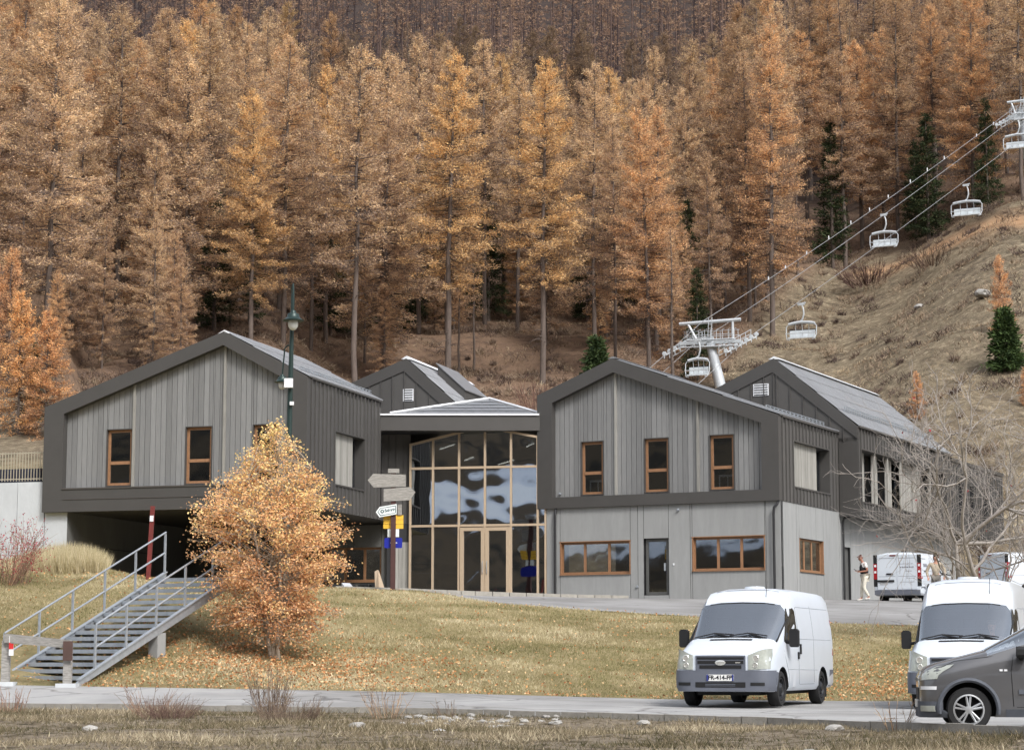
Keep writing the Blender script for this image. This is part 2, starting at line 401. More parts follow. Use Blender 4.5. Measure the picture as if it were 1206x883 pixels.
def groundmat():
    m = bpy.data.materials.new('ground_cover'); m.use_nodes = True
    n = m.node_tree.nodes; l = m.node_tree.links; p = n['Principled BSDF']
    p.inputs['Roughness'].default_value = 0.95; p.inputs['Specular IOR Level'].default_value = 0.1
    tc = n.new('ShaderNodeTexCoord')
    def noise(s, d=8, r=0.65):
        z = n.new('ShaderNodeTexNoise'); z.inputs['Scale'].default_value = s; z.inputs['Detail'].default_value = d; z.inputs['Roughness'].default_value = r
        l.new(tc.outputs['Object'], z.inputs['Vector']); return z.outputs['Fac']
    def ramp(f, stops):
        rp = n.new('ShaderNodeValToRGB'); e = rp.color_ramp.elements
        e[0].position, e[0].color = stops[0]; e[1].position, e[1].color = stops[-1]
        for q, c in stops[1:-1]:
            x = e.new(q); x.color = c
        l.new(f, rp.inputs[0]); return rp.outputs[0]
    def mix(f, a, b):
        x = n.new('ShaderNodeMix'); x.data_type = 'RGBA'; l.new(f, x.inputs[0]); l.new(a, x.inputs[6]); l.new(b, x.inputs[7]); return x.outputs[2]
    def attr(nm):
        a = n.new('ShaderNodeAttribute'); a.attribute_name = nm; return a.outputs['Fac']
    lawn = ramp(noise(1.1, 10, 0.75), [(0.36, srgb(126, 122, 78)), (0.48, srgb(152, 140, 100)), (0.60, srgb(176, 160, 124)), (0.7, srgb(158, 136, 96))])
    fine = ramp(noise(14, 6, 0.8), [(0.35, srgb(116, 108, 76)), (0.65, srgb(186, 170, 134))])
    hf = n.new('ShaderNodeValue'); hf.outputs[0].default_value = 0.4
    lawn = mix(hf.outputs[0], lawn, fine)
    lawn = mix(ramp(noise(.22, 4), [(.45, (0, 0, 0, 1)), (.62, (.5, .5, .5, 1))]), lawn, ramp(noise(5, 6, .8), [(.4, srgb(92, 86, 56)), (.6, srgb(128, 112, 76))]))
    hill = ramp(noise(0.35, 12, 0.75), [(0.38, srgb(74, 68, 58)), (0.46, srgb(112, 102, 84)), (0.54, srgb(146, 136, 112)), (0.62, srgb(84, 78, 66))])
    hfine = ramp(noise(1.3, 10, 0.9), [(0.38, srgb(48, 42, 40)), (0.47, srgb(104, 92, 78)), (0.53, srgb(128, 114, 96)), (0.62, srgb(190, 176, 150))])
    hf2 = n.new('ShaderNodeValue'); hf2.outputs[0].default_value = 0.65
    hill = mix(hf2.outputs[0], hill, hfine)
    forest = ramp(noise(0.8, 10, 0.75), [(0.35, srgb(82, 68, 60)), (0.55, srgb(128, 106, 88)), (0.68, srgb(98, 82, 72))])
    fgc = ramp(noise(2.2, 10, 0.8), [(0.38, srgb(68, 62, 50)), (0.46, srgb(116, 104, 86)), (0.54, srgb(160, 148, 130)), (0.62, srgb(100, 88, 76))])
    path = ramp(noise(1.0, 8), [(0.35, srgb(160, 122, 90)), (0.65, srgb(190, 156, 122))])
    # unseen mountain: dark woods, pale snow band added for the hall glass to mirror
    mt = n.new('ShaderNodeMapping'); mt.inputs['Scale'].default_value = (0.07, 0.07, 0.22); l.new(tc.outputs['Object'], mt.inputs[0])
    mn = n.new('ShaderNodeTexNoise'); mn.inputs['Scale'].default_value = 1.0; mn.inputs['Detail'].default_value = 3; l.new(mt.outputs[0], mn.inputs['Vector'])
    unseen_mount = ramp(mn.outputs['Fac'], [(0.56, srgb(46, 42, 36)), (0.58, srgb(215, 228, 244))])
    sx_ = n.new('ShaderNodeSeparateXYZ'); l.new(tc.outputs['Object'], sx_.inputs[0])
    def math_(op, a, b):
        q = n.new('ShaderNodeMath'); q.operation = op
        for i, v in enumerate((a, b)):
            if v is None: continue
            if isinstance(v, (int, float)): q.inputs[i].default_value = v
            else: l.new(v, q.inputs[i])
        return q.outputs[0]
    bd = math_('MAXIMUM', math_('SUBTRACT', .5, math_('MULTIPLY', math_('ABSOLUTE', math_('SUBTRACT', sx_.outputs[2], 33.0), None), .045)), 0.0)
    unseen_mount = ramp(math_('ADD', bd, mn.outputs['Fac']), [(0.40, srgb(44, 42, 38)), (0.55, srgb(82, 72, 58)), (0.775, srgb(70, 62, 52)), (0.81, srgb(196, 206, 220)), (1.0, srgb(222, 228, 234))])
    c = mix(attr('a_lawn'), fgc, lawn); c = mix(attr('a_hill'), c, hill); c = mix(attr('a_forest'), c, forest)
    c = mix(attr('a_far'), c, ramp(noise(.5, 8, .8), [(.4, srgb(42, 36, 34)), (.62, srgb(74, 62, 56))])); c = mix(attr('a_path'), c, path); c = mix(attr('a_back'), c, unseen_mount)
    l.new(c, p.inputs['Base Color'])
    nb = noise(9, 8, 0.8); bp = n.new('ShaderNodeBump'); bp.inputs['Strength'].default_value = 0.9; bp.inputs['Distance'].default_value = 0.12
    l.new(nb, bp.inputs['Height']); l.new(bp.outputs[0], p.inputs['Normal'])
    return m
ground = np_mesh('ground', GV, GF, groundmat())
tag(ground, kind='structure')
ground.data.polygons.foreach_set('use_smooth', [True] * len(ground.data.polygons))
def forest_mask(X, Y):
    """1 where the wood stands, 0 on the open meadow at the right and on low ground"""
    t = X / np.maximum(Y, 14)
    px = t * 2500 + 603
    edge_r = np.interp(px, [-400, 700, 850, 920, 1000, 1100, 1206, 1400], [120, 128, 150, 172, 192, 184, 181, 180])
    return np.clip((Y - edge_r) / 8, 0, 1)
def pathmask(X, Y):
    px = X / np.maximum(Y, 14) * 2500 + 603
    c = np.interp(px, [600, 1000, 1060, 1206, 1300], [186, 186, 181, 174, 170])
    return np.exp(-((Y - c) / 2.6) ** 2) * np.clip((px - 990) / 40, 0, 1)
def setattr_(nm, v):
    a = ground.data.attributes.new(nm, 'FLOAT', 'POINT'); a.data.foreach_set('value', v.ravel().astype(np.float32))
setattr_('a_lawn', np.clip((GY - near_d(T_) - 3) / 2, 0, 1) * 1.0)
setattr_('a_hill', np.clip((GY - 84) / 10, 0, 1))
setattr_('a_forest', forest_mask(GX, GY))
setattr_('a_path', pathmask(GX, GY))
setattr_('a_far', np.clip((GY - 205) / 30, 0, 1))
setattr_('a_back', np.clip((-GY - 165) / 10, 0, 1))

asph = mat('asphalt', srgb(152, 152, 152), 0.9, 0, 0.12, 1.4, c2=srgb(150, 149, 147), bump=0.4, bscale=60)
asph2 = mat('plaza_asphalt', srgb(138, 137, 136), 0.9, 0, 0.10, 0.8, bump=0.3, bscale=50)
def add_cracks(m, sc, w):
    n = m.node_tree.nodes; l = m.node_tree.links; p = n['Principled BSDF']
    src = p.inputs['Base Color'].links[0].from_socket
    tc = n.new('ShaderNodeTexCoord'); nz = n.new('ShaderNodeTexNoise'); nz.inputs['Scale'].default_value = 1.2; nz.inputs['Detail'].default_value = 4
    mx0 = n.new('ShaderNodeMix'); mx0.data_type = 'RGBA'; mx0.inputs[0].default_value = .35
    l.new(tc.outputs['Object'], nz.inputs['Vector']); l.new(tc.outputs['Object'], mx0.inputs[6]); l.new(nz.outputs['Color'], mx0.inputs[7])
    v = n.new('ShaderNodeTexVoronoi'); v.feature = 'DISTANCE_TO_EDGE'; v.inputs['Scale'].default_value = sc; l.new(mx0.outputs[2], v.inputs['Vector'])
    r = n.new('ShaderNodeValToRGB'); r.color_ramp.elements[0].color = (.45, .43, .42, 1); r.color_ramp.elements[1].color = (1, 1, 1, 1); r.color_ramp.elements[1].position = w
    l.new(v.outputs['Distance'], r.inputs[0])
    n2 = n.new('ShaderNodeTexNoise'); n2.inputs['Scale'].default_value = .25; n2.inputs['Detail'].default_value = 3; l.new(tc.outputs['Object'], n2.inputs['Vector'])
    r2 = n.new('ShaderNodeValToRGB'); r2.color_ramp.elements[0].position = .42; r2.color_ramp.elements[1].position = .56; r2.color_ramp.elements[0].color = (.80, .79, .78, 1); r2.color_ramp.elements[1].color = (1.05, 1.05, 1.05, 1); l.new(n2.outputs['Fac'], r2.inputs[0])
    a = n.new('ShaderNodeMix'); a.data_type = 'RGBA'; a.blend_type = 'MULTIPLY'; a.inputs[0].default_value = 1; l.new(src, a.inputs[6]); l.new(r.outputs[0], a.inputs[7])
    b = n.new('ShaderNodeMix'); b.data_type = 'RGBA'; b.blend_type = 'MULTIPLY'; b.inputs[0].default_value = 1; l.new(a.outputs[2], b.inputs[6]); l.new(r2.outputs[0], b.inputs[7])
    l.new(b.outputs[2], p.inputs['Base Color'])
add_cracks(asph, .55, .018); add_cracks(asph2, .35, .014)
kerbm = mat('kerb_concrete', srgb(150, 146, 138), 0.95, 0, 0.16, 5, bump=0.5, bscale=30)
def strip_sheet(name, pxs, d0f, d1f, m, lift, rows=14):
    V = []; 
    for px in pxs:
        t = (px - 603) / 2500
        a, b = float(d0f(np.array(t))), float(d1f(np.array(t)))
        for k in range(rows + 1):
            Y = a + (b - a) * k / rows
            V.append((t * Y, Y, hsm(t * Y, Y + (1e-4 if k == 0 else (-1e-4 if k == rows else 0))) + lift))
    n = rows + 1; F = []
    for i in range(len(pxs) - 1):
        for k in range(rows): F.append((i * n + k, (i + 1) * n + k, (i + 1) * n + k + 1, i * n + k + 1))
    o = np_mesh(name, np.array(V), np.array(F), m); tag(o, kind='structure'); return o
road = strip_sheet('road', range(-400, 1601, 25), lambda t: near_d(t) - 0.02, far_d, asph, 0.01)
plaza = strip_sheet('plaza', list(range(448, 1601, 12)), lawn_d, lambda t: lawn_d(t) * 0 + 96, asph2, -0.01, 20)
# kerb at the near side of the road: an upstand with a worn top
def ribbon(name, pxs, df, w, zf, h0, m, kind='structure'):
    mb = MB(); L = []
    for px in pxs:
        t = (px - 603) / 2500; d = float(df(np.array(t)))
        L.append((t * d, d, float(zf(np.array(t))), t))
    for (x0, y0, z0, t0), (x1, y1, z1, t1) in zip(L[:-1], L[1:]):
        mb.add([(x0, y0, z0 - .3), (x1, y1, z1 - .3), (x1, y1 + w, z1 - .3), (x0, y0 + w, z0 - .3), (x0, y0, z0 + h0), (x1, y1, z1 + h0), (x1, y1 + w, z1 + h0), (x0, y0 + w, z0 + h0)],
               [(0, 1, 5, 4), (4, 5, 6, 7), (2, 3, 7, 6), (1, 2, 6, 5), (0, 4, 7, 3)])
    o = mb.build(name, m, fix=False); tag(o, kind=kind); return o
ks = thing('kerb', (0, 0, 0)); tag(ks, kind='structure')
# kerb in separate cast stones
for px in range(-390, 1590, 30):
    mb = MB(); L = []
    for q in (px + 0.4, px + 29.6):
        t = (q - 603) / 2500; d = float(near_d(np.array(t))) - 0.22; L.append((t * d, d, float(near_z(np.array(t)))))
    (x0, y0, z0), (x1, y1, z1) = L; h = 0.13 + random.uniform(-.008, .008); w = 0.2
    mb.add([(x0, y0, z0 - .3), (x1, y1, z1 - .3), (x1, y1 + w, z1 - .3), (x0, y0 + w, z0 - .3), (x0, y0, z0 + h), (x1, y1, z1 + h), (x1, y1 + w, z1 + h), (x0, y0 + w, z0 + h)],
           [(0, 1, 5, 4), (4, 5, 6, 7), (2, 3, 7, 6), (1, 2, 6, 5), (0, 4, 7, 3), (0, 3, 2, 1)])
    mb.build('kerb_stone', kerbm, ks)
# ------------------------------------------------------------------ wall pieces
def clip_strips(breaks, zb, zt, holes, gap):
    """yield polygons (list of (a,z)) for vertical strips between breaks, minus the rectangular holes"""
    br = sorted(set([round(b, 4) for b in breaks] + [round(h, 4) for H in holes for h in H[:2] if breaks[0] < h < breaks[-1]]))
    keep = [br[0]]
    hs_ = [round(h, 4) for H in holes for h in H[:2]]
    for b in br[1:]:
        if b - keep[-1] < 0.05:
            if b in hs_: keep[-1] = b if keep[-1] not in hs_ and len(keep) > 1 else keep[-1]
            if keep[-1] != b and b in hs_: keep.append(b)
        else: keep.append(b)
    if keep[-1] < br[-1]: keep[-1] = br[-1]
    for a0, a1 in zip(keep[:-1], keep[1:]):
        if a1 - a0 < 0.012: continue
        mid = (a0 + a1) / 2
        g = gap / 2
        x0, x1 = a0 + g, a1 - g
        iv = [(z0, z1) for (h0, h1, z0, z1) in holes if h0 - 1e-3 < mid < h1 + 1e-3]
        iv.sort()
        cur = None; segs = []
        lo = ('b', None)
        for z0, z1 in iv:
            segs.append((lo, ('c', z0))); lo = ('c', z1)
        segs.append((lo, ('t', None)))
        for lo_, hi_ in segs:
            def zz(q, a):
                return zb(a) if q[0] == 'b' else (zt(a) if q[0] == 't' else q[1])
            p = [(x0, zz(lo_, x0)), (x1, zz(lo_, x1)), (x1, zz(hi_, x1)), (x0, zz(hi_, x0))]
            if min(p[3][1] - p[0][1], p[2][1] - p[1][1]) < 0.02: continue
            yield p
def strips(parent, name, m, mp, breaks, zb, zt, holes=(), b0=0.0, b1=0.03, gap=0.012, seamw=0.0, jit=0.0, label=None):
    zbf = zb if callable(zb) else (lambda a: zb); ztf = zt if callable(zt) else (lambda a: zt)
    k = 0
    for p in clip_strips(list(breaks), zbf, ztf, list(holes), gap):
        mb = MB(); j = random.uniform(-jit, jit)
        mb.prism(p, b0, b1 + j, mp)
        if seamw:
            a = p[0][0]
            f = (p[2][1] - p[3][1]) / (p[1][0] - p[0][0]) * seamw
            mb.prism([(a, p[0][1] + .002), (a + seamw, p[1][1] + .002), (a + seamw, p[3][1] + f - .002), (a, p[3][1] - .002)], b1 + j, b1 + j + 0.045, mp)
        o = mb.build(name, m, parent); k += 1
    return k
def solid(parent, name, m, mp, a0, a1, zb, zt, holes, b0, b1, breaks=()):
    zbf = zb if callable(zb) else (lambda a: zb); ztf = zt if callable(zt) else (lambda a: zt)
    mb = MB()
    for p in clip_strips([a0] + list(breaks) + [a1], zbf, ztf, list(holes), 0): mb.prism(p, b0, b1, mp)
    return mb.build(name, m, parent)
def window(parent, mp, a0, a1, z0, z1, depth=0.16, fw=0.07, mull=(), trans=None, m=None, glass=None, sill=True, name='window', projecting=False):
    """frame mesh as the part, panes and sill as its sub-parts. mp(a,b,z), b negative = into the wall"""
    m = m or winw; glass = glass or glass_s
    mb = MB(); bo, bi = -depth, -depth - 0.07
    mb.box(a0, a0 + fw, bi, bo, z0, z1, mp=mp); mb.box(a1 - fw, a1, bi, bo, z0, z1, mp=mp)
    mb.box(a0 + fw, a1 - fw, bi, bo - .002, z1 - fw, z1, mp=mp); mb.box(a0 + fw, a1 - fw, bi, bo - .002, z0, z0 + fw, mp=mp)
    xs = [a0 + fw]
    for q in mull:
        mb.box(q - fw * .6, q + fw * .6, bi, bo - .004, z0 + fw, z1 - fw, mp=mp); xs += [q - fw * .6, q + fw * .6]
    xs.append(a1 - fw)
    if trans: mb.box(a0 + fw, a1 - fw, bi, bo + .02, trans - fw * .6, trans + fw * .6, mp=mp)
    w = mb.build(name, m, parent)
    for x0, x1 in zip(xs[::2], xs[1::2]):
        zs = [z0 + fw] + ([trans - fw * .6, trans + fw * .6] if trans else []) + [z1 - fw]
        for y0, y1 in zip(zs[::2], zs[1::2]):
            MB().box(x0 + .001, x1 - .001, bi + .025, bi + .04, y0 + .001, y1 - .001, mp=mp).build('pane', glass, w)
    if sill:
        MB().box(a0 - .01, a1 + .01, -depth + .002, 0.05, z0 - .035, z0 - .003, mp=mp).build('sill', m, w)
    return w
def grid(a0, a1, w): 
    n = max(1, round((a1 - a0) / w)); return [a0 + (a1 - a0) * i / n for i in range(n + 1)]
def pitch(pts):
    xs = [p[0] for p in pts]; zs = [p[1] for p in pts]
    return lambda a: float(np.interp(a, xs, zs))
FRONT = lambda a, b, z: (a, -b, z)
SIDE_R = lambda a, b, z: (b, a, z)          # right hand wall, a runs back, b outwards
def side_at(x): return lambda a, b, z: (x + b, a, z)
def side_l(x): return lambda a, b, z: (x - b, a, z)
def front_at(y): return lambda a, b, z: (a, y - b, z)

def roof_sheets(parent, mp3, length, slope_len, cols, rows, m, name='roof_sheet'):
    """corrugated metal sheets sharing one mesh. mp3 = Matrix placing local (x along eave, y up the slope, z out)"""
    w = length / cols; h = slope_len / rows
    mb = MB()
    prof = []
    n = 4
    for i in range(n):
        x = w * i / n
        prof += [(x, 0), (x + w / n * .45, 0), (x + w / n * .55, .035), (x + w / n * .9, .035)]
    prof.append((w, 0))
    prof = [(x * 0.995, z) for x, z in prof]
    vs = []; 
    for x, z in prof: vs.append((x, 0, z + .03))
    for x, z in prof: vs.append((x, h + .04, z))
    k = len(prof)
    fs = [(i, i + 1, i + 1 + k, i + k) for i in range(k - 1)]
    mb.add(vs, fs)
    # the turned down lower edge
    vs2 = [(x, 0, z + .03) for x, z in prof] + [(x, 0, -.005) for x, z in prof]
    mb.add(vs2, [(i, i + k, i + 1 + k, i + 1) for i in range(k - 1)])
    me = mb.mesh(name, m, fix=False)
    for r in range(rows):
        for c in range(cols):
            o = link(name, me, parent)
            o.matrix_local = mp3 @ Matrix.Translation((c * w, r * h, 0))
def slope_matrix(x_eave, z_eave, x_ridge, z_ridge, y0, lift=0.0):
    """local x -> building +y (depth), local y -> up the slope, z -> outward"""
    up = Vector((x_ridge - x_eave, 0, z_ridge - z_eave)); up.normalize()
    ex = Vector((0, 1, 0)) if x_ridge < x_eave else Vector((0, 1, 0))
    nrm = ex.cross(up)
    if nrm.z < 0: nrm = -nrm
    M = Matrix(((ex.x, up.x, nrm.x, x_eave + nrm.x * lift), (ex.y, up.y, nrm.y, y0), (ex.z, up.z, nrm.z, z_eave + nrm.z * lift), (0, 0, 0, 1)))
    return M
def snow_guard(parent, x, z, y0, y1, nx=0.35, nz=0.9, step=0.45):
    mb = MB(); y = y0
    while y < y1:
        mb.box(x - .02, x + .02, y - .02, y + .02, z - .05, z + .17); mb.box(x - .12, x + .02, y - .015, y + .015, z - .04, z + .0)
        y += step
    mb.tube([(x, y0, z + .08), (x, y1, z + .08)], .016, 5); mb.tube([(x, y0, z + .16), (x, y1, z + .16)], .016, 5)
    return mb.build('snow_guard', galv, parent)
def ring(parent, name, m, outer, inner_pts, y0, y1):
    """portal frame: outer and inner outlines with equal point counts"""
    mb = MB(); n = len(outer)
    vs = [(a, y0, z) for a, z in outer] + [(a, y0, z) for a, z in inner_pts] + [(a, y1, z) for a, z in outer] + [(a, y1, z) for a, z in inner_pts]
    fs = []
    for i in range(n):
        j = (i + 1) % n
        fs += [(i, j, j + n, i + n), (i + 2 * n, i + 3 * n, j + 3 * n, j + 2 * n), (i, i + 2 * n, j + 2 * n, j), (i + n, j + n, j + 3 * n, i + 3 * n)]
    mb.add(vs, fs)
    return mb.build(name, m, parent)
def gable_front(parent, outer, inner, floor_z, wins, strips_x, plank_w, depth):
    """outer: BL, TL, ridge, TR, BR ; inner the same; wins rectangles"""
    ring(parent, 'fascia_frame', zinc, outer, inner, 0, 0.34)
    top = pitch(inner[1:4]); r = 0.30
    mp = front_at(r)
    x0, x1 = inner[0][0], inner[4][0]
    br = [x0] + [x for x in strips_x] + [x1]
    allb = []
    for a, b in zip(br[:-1], br[1:]):
        allb += grid(a, b, plank_w)
    allb.append(inner[2][0])
    wall = solid(parent, 'gable_wall', darkm, mp, x0 - .02, x1 + .02, inner[0][1] - .02, lambda a: top(a) + .02, wins, -0.22, -0.035, breaks=[inner[2][0]])
    holes = [(a, b, z0, z1) for a, b, z0, z1 in wins]
    strips(wall, 'plank', plankm, mp, sorted(set(allb)), inner[0][1] + .005, lambda a: top(a) - .005, holes, -0.03, 0.0, gap=0.018, jit=0.006)
    for sx in strips_x:
        MB().prism([(sx - .05, inner[0][1]), (sx + .05, inner[0][1]), (sx + .05, top(sx + .05)), (sx - .05, top(sx - .05))], .008, .075, mp).build('cover_batten', slatm, parent)
    for a, b, z0, z1 in wins:
        # metal reveal
        mbr = MB(); mbr.box(a, a + .03, -.2, .03, z0, z1, mp=mp); mbr.box(b - .03, b, -.2, .03, z0, z1, mp=mp); mbr.box(a + .03, b - .03, -.2, .032, z1 - .03, z1, mp=mp); mbr.box(a + .03, b - .03, -.2, .034, z0, z0 + .03, mp=mp)
        mbr.build('window_reveal', zinc, parent)
        window(parent, mp, a + .03, b - .03, z0 + .03, z1 - .03, depth=.08, fw=.10, trans=z0 + (z1 - z0) * .41, sill=False)
def box_room(parent, x0, x1, y0, y1, z0, z1, floors=()):
    mb = MB()
    mb.box(x0, x1, y1 - .1, y1, z0, z1)
    for z in floors: mb.box(x0, x1, y0, y1 - .1, z - .15, z)
    mb.build('inner_wall', interior, parent)

# ================================================================== right front wing
PHR = R(27.2); PHL = R(16.7)
cR = (10.176, 80.663, 0)
RW = thing('gable_wing', cR, -PHR, 'grey plank gable with two long wood window bands below, right of the glazed entrance', 'building', 'gabled wings of the timber building')
outer = [(-10.3, 6.12), (-10.3, 10.72), (-6.93, 12.02), (0, 9.40), (0, 6.12)]
inner = [(-9.63, 6.56), (-9.63, 10.38), (-6.93, 11.46), (-.70, 9.12), (-.70, 6.56)]
WR = [(-8.48, -7.48, 6.62, 8.78), (-5.72, -4.66, 6.62, 8.78), (-2.95, -1.92, 6.62, 8.78)]
gable_front(RW, outer, inner, 6.12, WR, [-6.93, -3.42], 0.215, 7.1)
D1 = 7.1
# roof slabs, bottom slab, left wall
mb = MB(); mb.prism([(-10.3, 10.46), (-6.93, 11.76), (-.0, 9.14), (0, 9.38), (-6.93, 12.0), (-10.3, 10.70)], -.345, -D1, lambda a, b, z: (a, -b, z)); mb.build('roof', zinc, RW)
mb = MB(); mb.box(-10.25, -.05, .345, D1, 6.13, 6.4); mb.build('floor_slab', zinc, RW)
mb = MB(); mb.box(-10.28, -10.0, .345, D1, 6.4, 10.46); mb.build('left_side_wall', zinc_side, RW)
roof_sheets(RW, slope_matrix(.04, 9.38, -6.93, 12.0, .02, .02), D1, 7.42, 16, 3, roofm)
MB().prism([(-7.15, 11.98), (-6.93, 12.07), (-6.71, 11.98)], -.0, -D1, lambda a, b, z: (a, -b, z + .03)).build('ridge_cap', roofm, RW)
snow_guard(RW, -.55, 9.66, .2, D1 - .1)
# right side, upper: standing seam cladding with a recessed opening
opn = (1.62, 5.9, 6.75, 8.56)
w = solid(RW, 'side_wall', darkm, side_at(0), .35, D1, 6.13, 9.36, [opn], -.3, -.03)
strips(w, 'cladding_panel', zinc_side, side_at(0), grid(.36, D1, .40), 6.125, 9.34, [opn], -.028, .0, gap=.006, seamw=.045)
MB().box(-.05, .07, .35, D1, 9.345, 9.42).build('eaves_gutter', zinc, RW)
def loggia(parent, mp, o, depth, groups, darkspans, slw=.11):
    """recess lined with metal, vertical wooden slats and dark glass behind"""
    a0, a1, z0, z1 = o
    mb = MB(); mb.box(a0 - .02, a0 + .03, -depth, .04, z0 - .02, z1 + .02, mp=mp); mb.box(a1 - .03, a1 + .02, -depth, .04, z0 - .02, z1 + .02, mp=mp)
    mb.box(a0 + .03, a1 - .03, -depth, .045, z0 - .03, z0 + .03, mp=mp); mb.box(a0 + .03, a1 - .03, -depth, .035, z1 - .03, z1 + .02, mp=mp)
    mb.build('opening_lining', zinc, parent)
    MB().box(a0 + .03, a1 - .03, -depth - .04, -depth, z0 + .03, z1 - .03, mp=mp).build('loggia_back', darkm, parent)
    for g0, g1 in groups:
        pn = MB().box(g0, g1, -depth + .30, -depth + .32, z0 + .03, z1 - .03, mp=mp).build('slatted_screen', darkm, parent)
        for s0, s1 in zip(grid(g0, g1, slw)[:-1], grid(g0, g1, slw)[1:]):
            MB().box(s0 + .012, s1 - .012, -depth + .325, -depth + .36, z0 + .035, z1 - .035, mp=mp).build('slat', slatm, pn)
    for g0, g1 in darkspans:
        window(parent, mp, g0, g1, z0 + .035, z1 - .035, depth=depth - .12, fw=.05, m=darkm, sill=False)
loggia(RW, side_at(0), opn, .5, [(2.1, 4.75)], [(4.85, 5.85), (1.66, 2.05)])
# lower storey: painted panels
LH = [(-9.34, -6.27, 3.48, 4.75), (-5.70, -4.64, 2.6, 4.82), (-3.65, -.66, 3.52, 4.80)]
YL = .12
lw = solid(RW, 'lower_wall', darkm, front_at(YL), -9.95, -.02, 2.2, 6.12, LH, -.3, -.02)
strips(lw, 'wall_panel', concm, front_at(YL), [-9.95, -9.38, -6.22, -5.95, -3.73, -.61, -.0], 2.3, 6.115, LH, -.018, .0, gap=.022)
SHH = [(2.22, 5.07, 3.53, 4.81)]
sw = solid(RW, 'lower_side_wall', darkm, side_at(-.02), YL + .3, 16.5, 2.2, 6.12, SHH + [(7.55, 8.5, 2.3, 4.72), (15.6, 16.4, 3.9, 5.0)], -.3, -.02)
strips(sw, 'wall_panel', concm, side_at(-.02), [YL + .003, 1.9, 4.2, 7.05, 10.2, 13.4, 16.5], 2.3, 6.115, SHH + [(7.55, 8.5, 2.3, 4.72), (15.6, 16.4, 3.9, 5.0)], -.018, .0, gap=.022)
for (a, b, z0, z1), mu in ((LH[0], (-8.30, -7.24)), (LH[2], (-2.62, -1.66))):
    window(RW, front_at(YL), a, b, z0, z1, depth=.12, fw=.085, mull=mu)
    window_head = MB().box(a - .03, b + .03, -.01, .02, z1, z1 + .03, mp=front_at(YL)).build('window_head', winw, RW)
    for q in (0, 1):
        e = (a + .02) if q == 0 else (b - .02)
        MB().box(e - .02, e + .02, -.12, .012, z0 + .002, z1 - .002, mp=front_at(YL)).build('window_reveal', winw, RW)
window(RW, side_at(-.02), 2.22, 5.07, 3.53, 4.81, depth=.12, fw=.085, mull=(3.1, 4.0))
for e in (2.24, 5.05): MB().box(e - .02, e + .02, -.12, .012, 3.532, 4.808, mp=side_at(-.02)).build('window_reveal', winw, RW)
dr = window(RW, front_at(YL), -5.66, -4.68, 2.62, 4.80, depth=.12, fw=.11, m=doorm, name='glazed_door', sill=False)
MB().box(-4.86, -4.80, -.10, -.04, 3.55, 3.85, mp=front_at(YL)).build('door_handle', galv, dr)
MB().box(7.57, 8.48, -.16, -.11, 2.5, 4.70, mp=side_at(-.02)).build('side_door', doorm, RW)
window(RW, side_at(-.02), 15.6, 16.4, 3.9, 5.0, depth=.1, fw=.05, m=darkm, sill=False)
MB().box(-4.46, -4.40, 0, .02, 3.75, 3.83, mp=front_at(YL)).build('intercom_button', whitem, RW)
mb = MB(); mb.lathe([(.05, 0), (.05, -.09), (.02, -.1)], 10, (-4.2, YL, 5.9), 'y'); mb.build('outdoor_light', galv, RW)
mb = MB(); mb.lathe([(.05, 0), (.05, -.05)], 8, (-5.98, YL, 2.95), 'y'); mb.build('wall_vent', galv, RW)
mb = MB(); mb.lathe([(.045, 0), (.045, -.09), (.02, -.1)], 8, (-9.4, .30, 6.72), 'y'); mb.build('outdoor_light', galv, RW)
# downpipes
def downpipe(parent, pts, r=.05):
    return MB().tube(pts, r, 8).build('downpipe', darkm, parent, smooth=True)
downpipe(RW, [(-.06, .15, 6.2), (-.1, .02, 6.0), (-.22, -.02, 5.85), (-.24, -.02, 5.6), (-.24, -.02, 2.5)])
downpipe(RW, [(-9.55, .15, 6.2), (-9.5, .05, 6.05), (-9.52, .03, 5.8), (-9.52, .03, 2.5)])
downpipe(RW, [(.6, 7.3, 6.05), (.45, 7.3, 5.98), (.12, 7.3, 5.86), (.08, 7.3, 5.7), (.08, 7.3, 2.4)])
box_room(RW, -9.9, -.35, .45, 6.8, 2.6, 9.2, (2.62, 6.55))

# ================================================================== right rear wing
RR = thing('gable_wing', (cR[0], cR[1], 0), -PHR, 'long rear wing with bright ribbed metal roof, running back at the right', 'building', 'gabled wings of the timber building')
yf = D1
outer2 = [(-9.6, 5.93), (-9.6, 9.7), (-2.72, 12.64), (.84, 9.62), (.84, 5.93)]
inner2 = [(-9.1, 6.4), (-9.1, 9.35), (-2.78, 12.08), (.48, 9.38), (.48, 6.4)]
